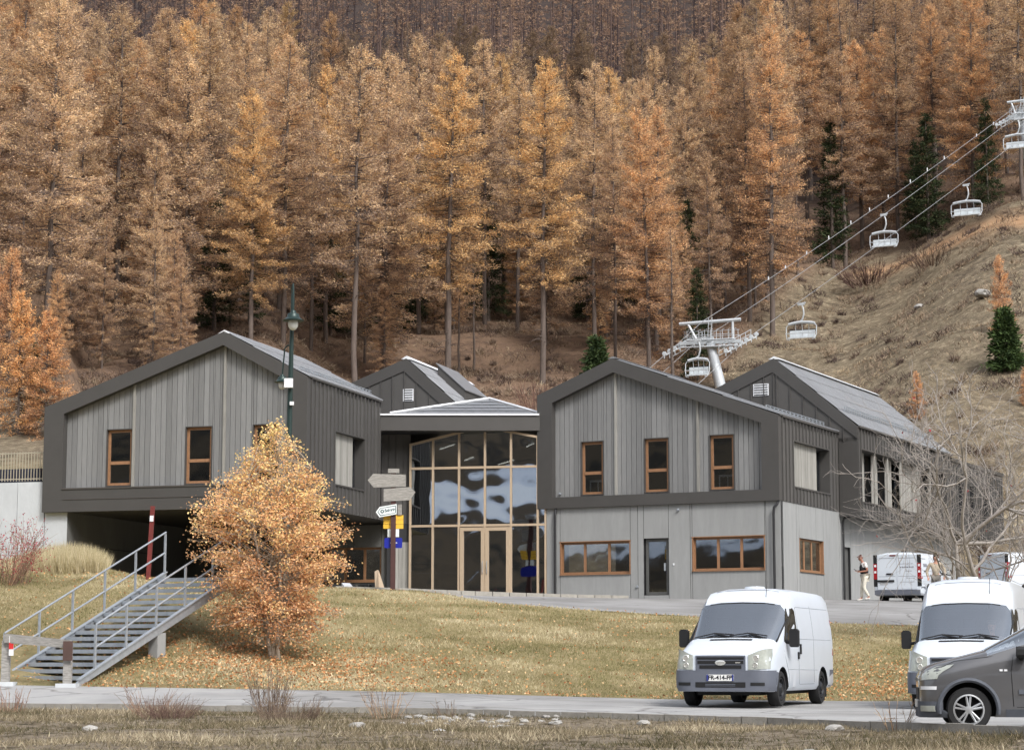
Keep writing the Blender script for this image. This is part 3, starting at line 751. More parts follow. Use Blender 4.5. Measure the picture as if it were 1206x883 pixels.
# gable strip of fascia: only where it stands clear of the front wing
mb = MB()
mb.prism([(-9.6, 9.2), (-9.6, 9.72), (-2.72, 12.64), (.84, 9.62), (.84, 9.1), (-2.78, 12.06)], .05, -.30, front_at(yf)); mb.build('fascia_frame', zinc, RR)
gt = pitch([(-9.6, 9.2), (-2.78, 12.06), (.84, 9.1)])
gw = solid(RR, 'gable_wall', darkm, front_at(yf), -9.5, .80, 9.0, lambda a: gt(a) + .05, [], -.3, -.03, breaks=[-2.78])
strips(gw, 'cladding_panel', zinc_side, front_at(yf), sorted(set(grid(-9.5, .8, .56) + [-2.78])), 9.0, lambda a: gt(a) + .02, [], -.028, 0.0, gap=.006, seamw=.03)
MB().box(.02, .84, -.3, .0, 5.93, 9.15, mp=front_at(yf)).build('end_cheek', zinc, RR)
def vent(parent, mp, a0, a1, z0, z1, n=5):
    v = MB().box(a0, a1, -.0, .03, z0, z1, mp=mp).build('vent_grille', whitem, parent)
    h = (z1 - z0) / n
    for i in range(n):
        MB().box(a0 + .04, a1 - .04, .032, .04, z0 + h * i + h * .25, z0 + h * i + h * .62, mp=mp).build('louvre_gap', darkm, v)
vent(RR, front_at(yf), -3.66, -2.98, 11.10, 11.60)
D2 = D1 + 13.9
mb = MB(); mb.prism([(-9.6, 9.45), (-2.72, 12.36), (.84, 9.36), (.84, 9.60), (-2.72, 12.62), (-9.6, 9.70)], -(yf + .3), -D2, lambda a, b, z: (a, -b, z)); mb.build('roof', zinc, RR)
L2 = math.hypot(3.56 + .08, 3.02)
roof_sheets(RR, slope_matrix(.90, 9.58, -2.72, 12.62, yf + .02, .02), D2 - yf, L2 - .03, 30, 4, roofm)
roof_sheets(RR, slope_matrix(-9.65, 9.68, -2.72, 12.62, yf + .02, .02), D2 - yf, 7.5, 12, 4, roofm)
MB().prism([(-2.98, 12.60), (-2.72, 12.72), (-2.46, 12.58)], -yf, -D2, lambda a, b, z: (a, -b, z + .02)).build('ridge_cap', whitem, RR)
snow_guard(RR, .15, 10.35, yf + .5, D2 - .4, step=.3)
# far gable
mb = MB(); mb.prism([(-9.55, 5.93), (-9.55, 9.6), (-2.72, 12.4), (.80, 9.5), (.80, 5.93)], -(D2 - .3), -(D2 - .02), lambda a, b, z: (a, -b, z)); mb.build('far_gable', zinc_side, RR)
mb = MB(); mb.box(-9.55, -9.3, yf + .35, D2 - .3, 5.95, 9.5); mb.build('left_side_wall', zinc_side, RR)
# long side
opL = (yf + .35, yf + 13.0, 6.52, 8.72)
sw2 = solid(RR, 'side_wall', darkm, side_at(.84), yf + .01, D2, 5.95, 9.58, [opL], -.3, -.03)
strips(sw2, 'cladding_panel', zinc_side, side_at(.84), grid(yf + .012, D2, .40), 5.94, 9.56, [opL], -.028, 0, gap=.006, seamw=.045)
loggia(RR, side_at(.84), opL, .75, [(yf + .5, yf + 2.0), (yf + 3.0, yf + 3.8), (yf + 4.9, yf + 5.8), (yf + 7.3, yf + 10.2)],
       [(yf + 2.05, yf + 2.95), (yf + 3.85, yf + 4.85), (yf + 5.85, yf + 7.25), (yf + 10.3, yf + 12.9)], slw=.14)
for q in (yf + 2.4, yf + 4.2, yf + 6.1, yf + 8.6, yf + 10.6):
    MB().box(q - .05, q + .05, -.12, -.04, 6.55, 8.69, mp=side_at(.84)).build('loggia_post', slatm, RR)
mb = MB(); mb.box(-9.5, .82, yf + .35, D2, 5.94, 6.2); mb.build('floor_slab', zinc, RR)
MB().box(.80, .95, yf, D2, 9.555, 9.63).build('eaves_gutter', zinc, RR)
# lower flat extension at the far end
EX = [(D2 + 1.2, D2 + 1.9, 6.9, 8.4), (D2 + 3.2, D2 + 3.9, 6.9, 8.4), (D2 + 5.6, D2 + 6.4, 6.7, 8.5)]
ew = solid(RR, 'extension_wall', darkm, side_at(.84), D2 + .02, D2 + 9.6, 5.95, 9.32, EX, -.3, -.03)
strips(ew, 'cladding_panel', zinc_side, side_at(.84), grid(D2 + .02, D2 + 9.6, .42), 5.94, 9.3, EX, -.028, 0, gap=.006, seamw=.045)
for e in EX: window(RR, side_at(.84), *e, depth=.12, fw=.05, m=darkm, sill=False)
mb = MB(); mb.box(-8, .9, D2 + .02, D2 + 9.65, 9.33, 9.5); mb.box(-8, .8, D2 + .3, D2 + 9.6, 5.95, 6.2); mb.box(-8, .5, D2 + 9.3, D2 + 9.58, 6.2, 9.33); mb.build('extension_roof', zinc, RR)
# lower storey further back, with a wood framed window band
LB = [(17.6, 21.6, 3.55, 5.05)]
lb = solid(RR, 'lower_side_wall', darkm, side_at(-.02), 16.52, 24.5, 2.2, 5.93, LB, -.3, -.02)
strips(lb, 'wall_panel', concm, side_at(-.02), [16.52, 19.6, 22.0, 24.5], 2.3, 5.925, LB, -.018, 0, gap=.022)
window(RR, side_at(-.02), *LB[0], depth=.12, fw=.09, mull=(19.0, 20.3))
for e in (17.62, 21.58): MB().box(e - .02, e + .02, -.12, .012, 3.552, 5.048, mp=side_at(-.02)).build('window_reveal', winw, RR)
box_room(RR, -9.2, -.35, yf + .5, D2 - .4, 2.6, 9.4, (2.62, 6.3))

# ================================================================== left front wing
cL = (-7.566, 77.779, 0)
LW = thing('gable_wing', cL, -PHL, 'wide grey plank gabled wing raised over a dark open undercroft, left of the entrance', 'building', 'gabled wings of the timber building')
outer = [(-10.82, 5.67), (-10.82, 9.70), (-3.38, 12.32), (0, 10.49), (0, 5.67)]
inner = [(-10.0, 6.57), (-10.0, 9.42), (-3.42, 11.80), (-.64, 10.28), (-.64, 6.57)]
WL = [(-8.30, -7.22, 6.62, 8.80), (-5.02, -3.92, 6.62, 8.80), (-2.27, -1.20, 6.62, 8.80)]
gable_front(LW, outer, inner, 5.67, WL, [-7.15, -3.42], 0.215, 8)
MB().box(-9.95, -.5, -.02, .0 - .002, 6.13, 6.16).build('band_flashing', seam, LW)
mb = MB(); mb.box(-10.0, -.64, .0 - .03, .04, 6.52, 6.575); mb.build('sill_flashing', seam, LW)
D3 = 7.9
mb = MB(); mb.prism([(-10.82, 9.42), (-3.38, 12.05), (0, 10.22), (0, 10.47), (-3.38, 12.30), (-10.82, 9.68)], -.345, -D3, lambda a, b, z: (a, -b, z)); mb.build('roof', zinc, LW)
roof_sheets(LW, slope_matrix(.04, 10.46, -3.38, 12.31, .02, .02), D3, 3.86, 18, 3, roofm)
MB().prism([(-3.63, 12.22), (-3.38, 12.35), (-3.13, 12.21)], 0, -D3, lambda a, b, z: (a, -b, z + .02)).build('ridge_cap', whitem, LW)
snow_guard(LW, -.40, 10.74, .2, D3 - .1, step=.35)
mb = MB(); mb.box(-10.77, -.05, .345, D3 + 4, 5.69, 6.0); mb.build('floor_slab', zinc, LW)
mb = MB(); mb.box(-10.80, -10.5, .345, D3 + 4, 6.0, 9.42); mb.build('left_side_wall', zinc_side, LW)
opn = (2.8, 6.0, 6.70, 8.76)
w = solid(LW, 'side_wall', darkm, side_at(0), .35, D3, 5.70, 10.44, [opn], -.3, -.03)
strips(w, 'cladding_panel', zinc_side, side_at(0), grid(.36, D3, .395), 5.69, 10.42, [opn], -.028, 0, gap=.006, seamw=.045)
MB().box(-.05, .07, .35, D3, 10.43, 10.50).build('eaves_gutter', zinc, LW)
loggia(LW, side_at(0), opn, .5, [(3.2, 5.1)], [(5.15, 5.95), (2.85, 3.15)])
# undercroft
ug = thing_root = LW
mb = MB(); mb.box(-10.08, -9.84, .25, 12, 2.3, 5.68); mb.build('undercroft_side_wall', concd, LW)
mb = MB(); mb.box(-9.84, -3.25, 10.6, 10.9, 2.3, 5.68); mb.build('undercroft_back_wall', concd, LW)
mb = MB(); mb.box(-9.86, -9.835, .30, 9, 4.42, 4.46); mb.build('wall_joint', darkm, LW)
# recessed lower wall right of the undercroft with its window
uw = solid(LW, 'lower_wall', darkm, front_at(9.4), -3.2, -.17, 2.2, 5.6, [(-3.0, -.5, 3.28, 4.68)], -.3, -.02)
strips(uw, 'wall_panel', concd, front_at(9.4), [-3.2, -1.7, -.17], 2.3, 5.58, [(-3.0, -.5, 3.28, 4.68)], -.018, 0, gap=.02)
window(LW, front_at(9.4), -3.0, -.5, 3.28, 4.68, depth=.1, fw=.09, mull=(-1.25, -2.1))
box_room(LW, -10.4, -.3, .7, 7.6, 6.1, 9.9, (6.15,))

# concrete retaining wall left of the undercroft with its fence
RWALL = thing('retaining_wall', cL, -PHL, 'pale concrete retaining wall at the left edge, running under the left wing', 'wall')
MB().box(-10.80, -9.86, .22, .55, 1.8, 5.662).build('wall_panel', concw, RWALL)
for a, b in ((-10.83, -12.0), (-12.0, -15.2), (-15.2, -18.4), (-18.4, -22), (-22, -26)):
    MB().box(b + .012, a - .012, .22, .55, 1.8, 6.86).build('wall_panel', concw, RWALL)
fence = thing('railing_fence', cL, -PHL, 'beige vertical bar fence on top of the pale retaining wall at the left', 'fence')
fm = mat('fence_paint', srgb(168, 160, 142), 0.6, 0, 0.1)
a = -10.9; k = 0
barme = MB().box(-.014, .014, -.012, .012, 0, 1.12).mesh('bar', fm)
while a > -19:
    b = link('bar', barme, fence); b.location = (a, .36, 6.92); a -= .125
for z in (6.98, 7.98): MB().box(-19, -10.86, .345, .375, z, z + .04).build('rail', fm, fence)
crate = MB().box(-15.4, -11.4, .9, 1.6, 6.75, 7.45).build('storage_box', mat('navy', srgb(38, 42, 60), .5), None)
crate.location = cL; crate.rotation_euler = (0, 0, -PHL); tag(crate, 'dark navy box low behind the bar fence on the retaining wall', 'box')

# ================================================================== left rear wing with dormer
LR = thing('gable_wing', cL, -PHL, 'small dark gable with white vent and a boxy dormer, above the entrance roof', 'building', 'gabled wings of the timber building')
yf = 13.0; XA, ZA = -.74, 12.96
zr = lambda x: ZA - .9 * (x - XA); zl = lambda x: ZA - .385 * (XA - x)
mb = MB(); mb.prism([(-9.0, zl(-9) - .5), (-9.0, zl(-9)), (XA, ZA), (2.6, zr(2.6)), (2.6, zr(2.6) - .62), (XA - .1, ZA - .55)], .05, -.3, front_at(yf)); mb.build('fascia_frame', zinc, LR)
gt2 = pitch([(-9.0, zl(-9) - .5), (XA - .1, ZA - .55), (2.6, zr(2.6) - .62)])
gw = solid(LR, 'gable_wall', darkm, front_at(yf), -8.9, 2.55, 8.2, lambda a: gt2(a) + .05, [], -.3, -.03, breaks=[XA - .1])
strips(gw, 'cladding_panel', zinc_side, front_at(yf), sorted(set(grid(-8.9, XA - .1, .55) + grid(XA - .1, 2.55, .55))), 8.2, lambda a: gt2(a) + .02, [], -.028, 0, gap=.006, seamw=.03)
vent(LR, front_at(yf), -.88, -.41, 11.11, 11.63)
D4 = yf + 9
mb = MB(); mb.prism([(-9.0, zl(-9) - .3), (XA, ZA - .3), (2.6, zr(2.6) - .3), (2.6, zr(2.6) - .03), (XA, ZA - .03), (-9.0, zl(-9) - .03)], -(yf + .3), -D4, lambda a, b, z: (a, -b, z)); mb.build('roof', zinc, LR)
roof_sheets(LR, slope_matrix(2.66, zr(2.66), XA, ZA, yf + .02, .02), D4 - yf, math.hypot(3.4, 3.06) - .03, 20, 4, roofm)
MB().prism([(XA - .24, ZA - .03), (XA, ZA + .1), (XA + .24, ZA - .08)], -yf, -D4, lambda a, b, z: (a, -b, z + .02)).build('ridge_cap', whitem, LR)
mb = MB(); mb.box(2.3, 2.55, yf + .3, D4 - .3, 5.6, zr(2.6) - .3); mb.box(-8.9, -8.7, yf + .3, D4 - .3, 5.6, zl(-9) - .3); mb.box(-8.9, 2.55, D4 - .3, D4 - .02, 5.6, 9.3); mb.build('outer_wall', zinc_side, LR)
def dor(y0, y1, x0, x1, lo, h):
    return [(x0, y0, zr(x0) + lo), (x1, y0, zr(x1) + lo), (x1, y1, zr(x1) + lo), (x0, y1, zr(x0) + lo), (x0, y0, zr(x0) + h), (x1, y0, zr(x1) + h), (x1, y1, zr(x1) + h), (x0, y1, zr(x0) + h)]
BF = [(0, 3, 2, 1), (4, 5, 6, 7), (0, 1, 5, 4), (1, 2, 6, 5), (2, 3, 7, 6), (3, 0, 4, 7)]
d = MB().add(dor(yf + 2.6, yf + 5.6, -.2, 1.05, -.1, .52), BF).build('dormer', zinc, LR)
MB().add(dor(yf + 2.55, yf + 5.65, -.26, 1.11, .523, .57), BF).build('dormer_roof', roofm, d)

# ================================================================== glazed entrance hall with its canopy
EH = thing('entrance_hall', (0, 0, 0), 0, 'glazed double height entrance hall with pale wood frames under a low hipped metal roof', 'building')
mb = MB()
cb = [(-5.42, 85.35), (1.15, 85.35), (1.15, 85.75), (-5.42, 85.75)]
mb.box(-5.42, 1.12, 85.3, 85.6, 9.29, 9.93); mb.build('canopy_fascia', zinc, EH)
MB().box(-5.45, 1.10, 85.24, 85.298, 9.90, 9.97).build('canopy_edge', whitem, EH)
MB().box(-5.40, 1.10, 85.6, 92, 9.28, 9.42).build('canopy_soffit', darkm, EH)
MB().box(-5.60, -5.40, 85.6, 92, 9.28, 9.9).build('canopy_side', zinc, EH)
pk = (-.95, 88.4, 10.93)
rb = [(-4.95, 85.35, 9.95), (1.14, 85.35, 9.95), (1.14, 92, 10.0), (-4.95, 92, 10.0)]
mb = MB(); mb.add(rb + [pk], [(0, 1, 4), (1, 2, 4), (2, 3, 4), (3, 0, 4), (0, 3, 2, 1)]); mb.build('hip_roof', roofm, EH)
# sheets on the front slope: rows of rectangular metal tiles
def on(u, v):      # u along the eave 0..1, v up
    x = rb[0][0] + (rb[1][0] - rb[0][0]) * u
    a = Vector((x, 85.35, 9.95)); return a + (Vector(pk) - a) * 0 + Vector((0, (88.4 - 85.35) * v, (10.93 - 9.95) * v))
uL = (pk[0] - rb[0][0]) / (rb[1][0] - rb[0][0])
for r in range(5):
    v0, v1 = r / 5, (r + 1) / 5 - .012
    x0_, x1_ = uL * v0 + .012, 1 - (1 - uL) * v0 - .012
    n = 9
    for k in range(n):
        a = k / n + (.5 / n if r % 2 else 0); b = a + 1 / n - .004
        a_, b_ = max(a, x0_), min(b, x1_)
        if b_ - a_ < .02: continue
        a1_, b1_ = max(a_, uL * v1 + .012), min(b_, 1 - (1 - uL) * v1 - .012)
        if b1_ - a1_ < .005: a1_ = b1_ = (a1_ + b1_) / 2
        up = Vector((0, -.03, .03))
        q = [on(a_, v0) + up * 1.1, on(b_, v0) + up * 1.1, on(b1_, v1) + up * .5, on(a1_, v1) + up * .5]
        m_ = MB(); m_.add(q + [p - up * .5 for p in q], [(0, 1, 2, 3), (0, 4, 5, 1), (1, 5, 6, 2), (3, 2, 6, 7), (0, 3, 7, 4)]); m_.build('roof_tile', roofm, EH, fix=False)
for e0 in (rb[0], rb[1]):
    MB().tube([Vector(e0) + Vector((0, 0, .06)), Vector(pk) + Vector((0, 0, .06))], .05, 6).build('hip_cap', whitem, EH)
# the glass wall
PHG = R(11.9)
GLASS_O = at(483, 600, 86.5)
gl = thing('x', (0, 0, 0)); bpy.data.objects.remove(gl)
cg, sg = math.cos(PHG), math.sin(PHG)
def gm(a, b, z): return (GLASS_O.x + a * cg - b * sg, GLASS_O.y - a * sg - b * cg, z)
ZB = 2.66
gtop = pitch([(0, 8.87), (3.0, 9.55), (6.2, 8.9)])
mu_top = [0.0, .95, 2.04, 3.12, 4.20, 5.30, 5.62]
mb = MB(); fw = .038
for i, q in enumerate(mu_top):
    mb.prism([(q - fw, ZB), (q + fw, ZB), (q + fw, gtop(q + fw)), (q - fw, gtop(q - fw))], -.12, .03, gm)
for z in (5.5, 7.85):
    for a, b in zip(mu_top[:-1], mu_top[1:]): mb.box(a + fw, b - fw, -.11, .025, z - .045, z + .045, mp=gm)
for a, b in zip(mu_top[:-1], mu_top[1:]):
    mb.prism([(a + fw, gtop(a + fw) - .09), (b - fw, gtop(b - fw) - .09), (b - fw, gtop(b - fw)), (a + fw, gtop(a + fw))], -.11, .022, gm)
    mb.box(a + fw, b - fw, -.11, .02, ZB, ZB + .08, mp=gm) if not 2.0 < a < 4.1 else None
gw_ = mb.build('glazing_frame', palew, EH)
for i, (a, b) in enumerate(zip(mu_top[:-1], mu_top[1:])):
    for z0, z1 in ((ZB + .08, 5.455), (5.545, 7.805), (7.895, None)):
        if z1 is None: p = [(a + fw, z0), (b - fw, z0), (b - fw, gtop(b - fw) - .09), (a + fw, gtop(a + fw) - .09)]
        else: p = [(a + fw, z0), (b - fw, z0), (b - fw, z1), (a + fw, z1)]
        if z0 < 3 and 2.0 < a < 4.1: continue
        tilt = random.uniform(-.004, .004); t2 = random.uniform(-.004, .004)
        m_ = MB(); m_.prism(p, -.06, -.045, gm); o = m_.build('pane', glass_b, gw_)
# double door
for k, (a, b) in enumerate(((2.10, 3.12), (3.14, 4.16))):
    d = MB()
    st = .15
    d.box(a, a + st, -.08, .05, ZB, 5.42, mp=gm); d.box(b - st, b, -.08, .05, ZB, 5.42, mp=gm)
    d.box(a + st, b - st, -.08, .048, 5.42 - .14, 5.42, mp=gm); d.box(a + st, b - st, -.08, .048, ZB, ZB + .12, mp=gm)
    dd = d.build('entrance_door', palew, EH)
    MB().box(a + st, b - st, -.03, -.015, ZB + .12, 5.28, mp=gm).build('pane', glass_b, dd)
    hx = b - .08 if k == 0 else a + .08
    MB().tube([gm(hx, .05, 3.55), gm(hx, .11, 3.6), gm(hx, .11, 4.0), gm(hx, .05, 4.05)], .015, 6).build('door_handle', galv, dd)
# interior bars, floor, back wall, ceiling and light tubes
mb = MB(); mb.box(GLASS_O.x - .6, 2.6, 97, 97.2, 2.5, 9.4); mb.box(GLASS_O.x - .8, GLASS_O.x - .6, 87.2, 97, 2.5, 9.3); mb.box(1.9, 2.1, 86.2, 97, 2.5, 9.3); mb.build('inner_wall', interior, EH)
mb = MB(); mb.box(GLASS_O.x - .6, 1.9, 87.0, 97, 2.5, 2.62); mb.build('inner_floor', floorm, EH)
MB().box(GLASS_O.x - .6, 1.9, 92.0, 97, 9.3, 9.42).build('ceiling', darkm, EH)
for z in (3.62, 4.04):
    MB().tube([gm(.1, -.5, z), gm(2.0, -.5, z)], .014, 5).build('guard_rail', galv, EH)
    MB().tube([gm(4.3, -.5, z), gm(5.55, -.5, z)], .014, 5).build('guard_rail', galv, EH)
for (px0, py0, px1, py1) in ((518, 529, 551, 518), (547, 542, 572, 532), (586, 516, 603, 509.5), (587, 547, 605, 541.5), (620, 526, 632, 520.5), (546, 512, 552, 510)):
    p0, p1 = at(px0, py0, 88.6), at(px1, py1, 91.0)
    p1 = p0 + (p1 - p0).normalized() * min((p1 - p0).length, 3.5)
    mb = MB(); mb.tube([p0, p1], .028, 6); o = mb.build('strip_light', tubem, EH)
# side walls beneath the canopy
uL_ = lambda a, b, z: (a, 0, z)
strips(MB().box(-5.35, -4.2, 86.75, 86.9, 5.6, 9.3).build('canopy_back_wall', darkm, EH), 'cladding_panel', zinc_side, front_at(86.75), grid(-5.35, -4.16, .3), 5.62, 9.28, [], 0, .03, gap=.006, seamw=.03)
strips(MB().box(-5.1, -4.2, 86.65, 86.75, 2.5, 5.6).build('porch_wall', darkm, EH), 'plank', slatm, front_at(86.65), grid(-4.95, -4.16, .15), 2.6, 4.86, [], 0, .03, gap=.012)

# kerb of the raised terrace in front of the hall
terr = thing('terrace', (0, 0, 0)); tag(terr, kind='structure')
pts = []
for px, d, z in ((396, 75.2, 2.68), (430, 75.6, 2.66), (470, 76.0, 2.64), (510, 77.0, 2.62), (560, 78.2, 2.60), (620, 79.3, 2.57), (680, 80.2, 2.54), (740, 80.8, 2.52)):
    pts.append(((px - 603) / 2500 * d, d, z))
for (x0, y0, z0), (x1, y1, z1) in zip(pts[:-1], pts[1:]):
    for k in range(3):
        f0, f1 = k / 3 + .006, (k + 1) / 3 - .006
        L = lambda f: (x0 + (x1 - x0) * f, y0 + (y1 - y0) * f, z0 + (z1 - z0) * f)
        p, q = L(f0), L(f1)
        MB().add([(p[0], p[1], 2.0), (q[0], q[1], 2.0), (q[0], q[1] + .25, 2.0), (p[0], p[1] + .25, 2.0), p, q, (q[0], q[1] + .25, q[2]), (p[0], p[1] + .25, p[2])],
                 [(0, 1, 5, 4), (4, 5, 6, 7), (2, 3, 7, 6), (1, 2, 6, 5), (0, 4, 7, 3)]).build('kerb_stone', kerbm, terr)
mb = MB(); vs = [(x, y + .25, z - .01) for x, y, z in pts]; vs2 = [(x + .0, 89.0, 2.60) for x, y, z in pts]
mb.add(vs + vs2, [(i, i + 1, i + 1 + len(pts), i + len(pts)) for i in range(len(pts) - 1)]); mb.build('terrace_paving', asph2, terr)
# ------------------------------------------------------------------ vegetation
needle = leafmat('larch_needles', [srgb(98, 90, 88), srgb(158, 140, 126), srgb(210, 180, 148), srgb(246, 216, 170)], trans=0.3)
needle_g = leafmat('pine_needles', [srgb(34, 42, 34), srgb(58, 70, 48), srgb(86, 98, 66)], trans=0.1)
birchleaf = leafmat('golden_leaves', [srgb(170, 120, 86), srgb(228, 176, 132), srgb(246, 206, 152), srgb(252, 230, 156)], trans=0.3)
redleaf = leafmat('red_leaves', [srgb(110, 34, 44), srgb(170, 56, 72), srgb(200, 90, 96)], trans=0.2)
grassm = leafmat('dry_grass', [srgb(108, 108, 68), srgb(150, 141, 102), srgb(186, 172, 136), srgb(218, 206, 174)], trans=0.25)
grassm2 = leafmat('bank_grass', [srgb(74, 74, 52), srgb(118, 108, 84), srgb(162, 148, 124), srgb(212, 200, 172)], trans=0.25)
hgrass = leafmat('hill_grass', [srgb(80, 66, 58), srgb(134, 114, 94), srgb(176, 156, 128), srgb(214, 198, 168)], trans=0.2)
twigm = leafmat('brush_twigs', [srgb(78, 66, 62), srgb(112, 96, 86), srgb(158, 140, 118)], trans=0.0)
fallen = leafmat('fallen_leaves_mat', [srgb(140, 92, 64), srgb(190, 130, 86), srgb(216, 170, 120), srgb(228, 200, 160)], trans=0.15)
barkm = mat('larch_bark', srgb(98, 87, 80), 0.95, 0, 0.3, 3, (3, 3, .6), bump=0.6, bscale=8)
barkg = mat('grey_bark', srgb(160, 153, 147), 0.9, 0, 0.25, 5, (3, 3, 1), bump=0.4, bscale=10)
birchb = mat('pale_bark', srgb(168, 156, 140), 0.85, 0, 0.35, 4, (1, 1, 3))
branchm = mat('dead_branch', srgb(92, 78, 70), 0.95, 0, 0.2, 5)

def larch(seed, H=24.0, base=0.35, wid=3.3, n=150, tufts=19, dens=1.0, top_round=0.5, bright=0.0):
    """larch variant: trunk mesh, crown mesh (twigs and needle tufts)"""
    rg = np.random.default_rng(seed)
    tv, tf = [], []
    lean = rg.normal(size=2) * 0.25
    hs_ = np.linspace(0, 1, 9)
    axisp = np.stack([lean[0] * hs_ ** 2, lean[1] * hs_ ** 2, hs_ * H], 1)
    axisp[:, :2] += rg.normal(size=(9, 2)) * 0.05
    limb(tv, tf, axisp, 0.20 * (1 - hs_) ** 0.8 * H / 24 + 0.03, 7)
    # dead stubs on the clear trunk
    for k in range(14):
        h = rg.uniform(0.12, base + .1) * H; az = rg.uniform(0, 6.28); L = rg.uniform(.5, 2.0)
        p0 = np.array([lean[0] * (h / H) ** 2, lean[1] * (h / H) ** 2, h]); d = np.array([math.cos(az), math.sin(az), rg.uniform(-.3, .1)])
        limb(tv, tf, [p0, p0 + d * L * .5, p0 + d * L + [0, 0, -.15 * L]], [.035, .02, .008], 3)
    trunk = np_mesh('larch_trunk', np.concatenate(tv), np.concatenate(tf), barkm, do_link=False)
    V, F = [], []; C, D, LL, TT = [], [], [], []
    for k in range(n):
        u = (k + rg.uniform()) / n
        h = base + (1 - base) * (u ** 0.85)
        prof = (1 - (h - base) / (1 - base))
        L = wid * (min(1, prof * 1.3) ** 0.58 * 0.95 + 0.05) * rg.uniform(0.55, 1.12)
        if h < base + 0.08: L *= rg.uniform(.5, 1)
        az = rg.uniform(0, 6.28)
        el0 = 0.55 * (h - base) / (1 - base) - 0.10 + rg.normal() * 0.1
        p0 = np.array([lean[0] * h ** 2, lean[1] * h ** 2, h * H])
        s = np.linspace(0, 1, 5)
        dr = np.array([math.cos(az), math.sin(az)])
        z = L * (math.tan(el0) * s - 0.30 * s ** 1.5 * (1 - .5 * h) + 0.20 * s ** 3.5)
        pts = np.stack([p0[0] + dr[0] * L * s, p0[1] + dr[1] * L * s, p0[2] + z], 1)
        pts[1:, :2] += rg.normal(size=(4, 2)) * 0.05 * L
        limb(V, F, pts, 0.045 * (L / wid + .3) * (1 - s * .85), 3)
        # side twigs with needle tufts
        m = int(tufts * L * dens + 4)
        ts = rg.uniform(0.12, 1.0, m) ** 0.75
        base_p = np.stack([np.interp(ts, s, pts[:, i]) for i in range(3)], 1)
        side = rg.choice([-1, 1], m)
        tl = (0.16 + 0.30 * (1 - np.abs(ts - .45))) * L * rg.uniform(.2, 1, m) * 0.55
        ang = side * rg.uniform(.5, 1.3, m)
        dx = dr[0] * np.cos(ang) - dr[1] * np.sin(ang); dy = dr[0] * np.sin(ang) + dr[1] * np.cos(ang)
        droop = rg.uniform(-.25, .30, m)
        td = unit(np.stack([dx, dy, droop], 1))
        # each twig carries several tufts
        q = 5
        f = rg.uniform(.1, 1.0, (m, q))
        cp = base_p[:, None, :] + td[:, None, :] * (tl[:, None] * f)[..., None] + rg.normal(size=(m, q, 3)) * np.array([.07, .07, .12])
        C.append(cp.reshape(-1, 3))
        dd = td[:, None, :] + rg.normal(size=(m, q, 3)) * 0.45 + np.array([0, 0, .18])
        D.append(dd.reshape(-1, 3)); LL.append((np.repeat(tl, q) * 0.23 + 0.10) * (1.8 if n < 60 else 1))
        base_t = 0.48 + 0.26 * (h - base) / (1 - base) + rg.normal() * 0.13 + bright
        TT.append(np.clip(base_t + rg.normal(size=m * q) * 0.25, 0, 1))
    C = np.concatenate(C); D = np.concatenate(D); LL = np.concatenate(LL); TT = np.concatenate(TT)
    LV, LF = leaf_quads(C, D, LL, rg.uniform(.015, .040, len(C)) * (2.0 if n < 60 else 1), rg)
    BV, BF_ = np.concatenate(V), np.concatenate(F)
    AV = np.concatenate([BV, LV]); AF = np.concatenate([BF_, LF + len(BV)])
    tint = np.concatenate([np.zeros(len(BF_)) + .02, TT])
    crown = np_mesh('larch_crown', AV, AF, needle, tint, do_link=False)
    return trunk, crown
def pine(seed, H=16.0, wid=2.6, n=110, dens=1.0):
    rg = np.random.default_rng(seed); tv, tf = [], []
    hs_ = np.linspace(0, 1, 6)
    limb(tv, tf, np.stack([hs_ * 0, hs_ * 0, hs_ * H], 1), 0.2 * (1 - hs_) + .02, 6)
    trunk = np_mesh('pine_trunk', np.concatenate(tv), np.concatenate(tf), barkm, do_link=False)
    C, D, LL, TT = [], [], [], []
    for k in range(n):
        h = .06 + .94 * (k / n) ** .9; L = wid * (1 - h) ** .8 * rg.uniform(.7, 1.1) + .12; az = rg.uniform(0, 6.28)
        m = int(22 * L * dens + 8); f = rg.uniform(.1, 1, m) ** .7
        dr = np.array([math.cos(az), math.sin(az), -.15 + .5 * h]); 
        cp = np.array([0, 0, h * H]) + dr * (f * L)[:, None] + rg.normal(size=(m, 3)) * np.array([.16, .16, .09]) * (1 + L * .3)
        C.append(cp); D.append(dr + rg.normal(size=(m, 3)) * .6); LL.append(rg.uniform(.2, .5, m)); TT.append(np.clip(.5 + rg.normal(size=m) * .25 + rg.normal() * .1, 0, 1))
    C = np.concatenate(C); V, F = leaf_quads(C, np.concatenate(D), np.concatenate(LL), rg.uniform(.03, .07, len(C)), rg)
    crown = np_mesh('pine_crown', V, F, needle_g, np.concatenate(TT), do_link=False)
    return trunk, crown
LARCH = [larch(11, base=.30, wid=3.5, n=195), larch(12, base=.26, wid=3.2, n=195), larch(13, base=.20, wid=3.8, n=215), larch(14, base=.36, wid=3.4, n=175),
         larch(15, base=.10, wid=3.8, n=230), larch(16, base=.08, wid=3.3, n=220), larch(17, base=.20, wid=3.0, n=205), larch(18, base=.14, wid=4.1, n=215)]
THIN = [larch(21, base=.35, wid=2.6, n=110, tufts=6), larch(22, base=.45, wid=2.4, n=90, tufts=6)]
YOUNG = [larch(31, H=10, base=.03, wid=2.2, n=150, tufts=15, bright=.05)]
PINE = [pine(41, n=150, dens=1.9), pine(42, wid=2.2, n=150, dens=1.9)]
SPRUCE = [pine(43, H=5.0, wid=1.15, n=130, dens=3.2)]
nL = 0
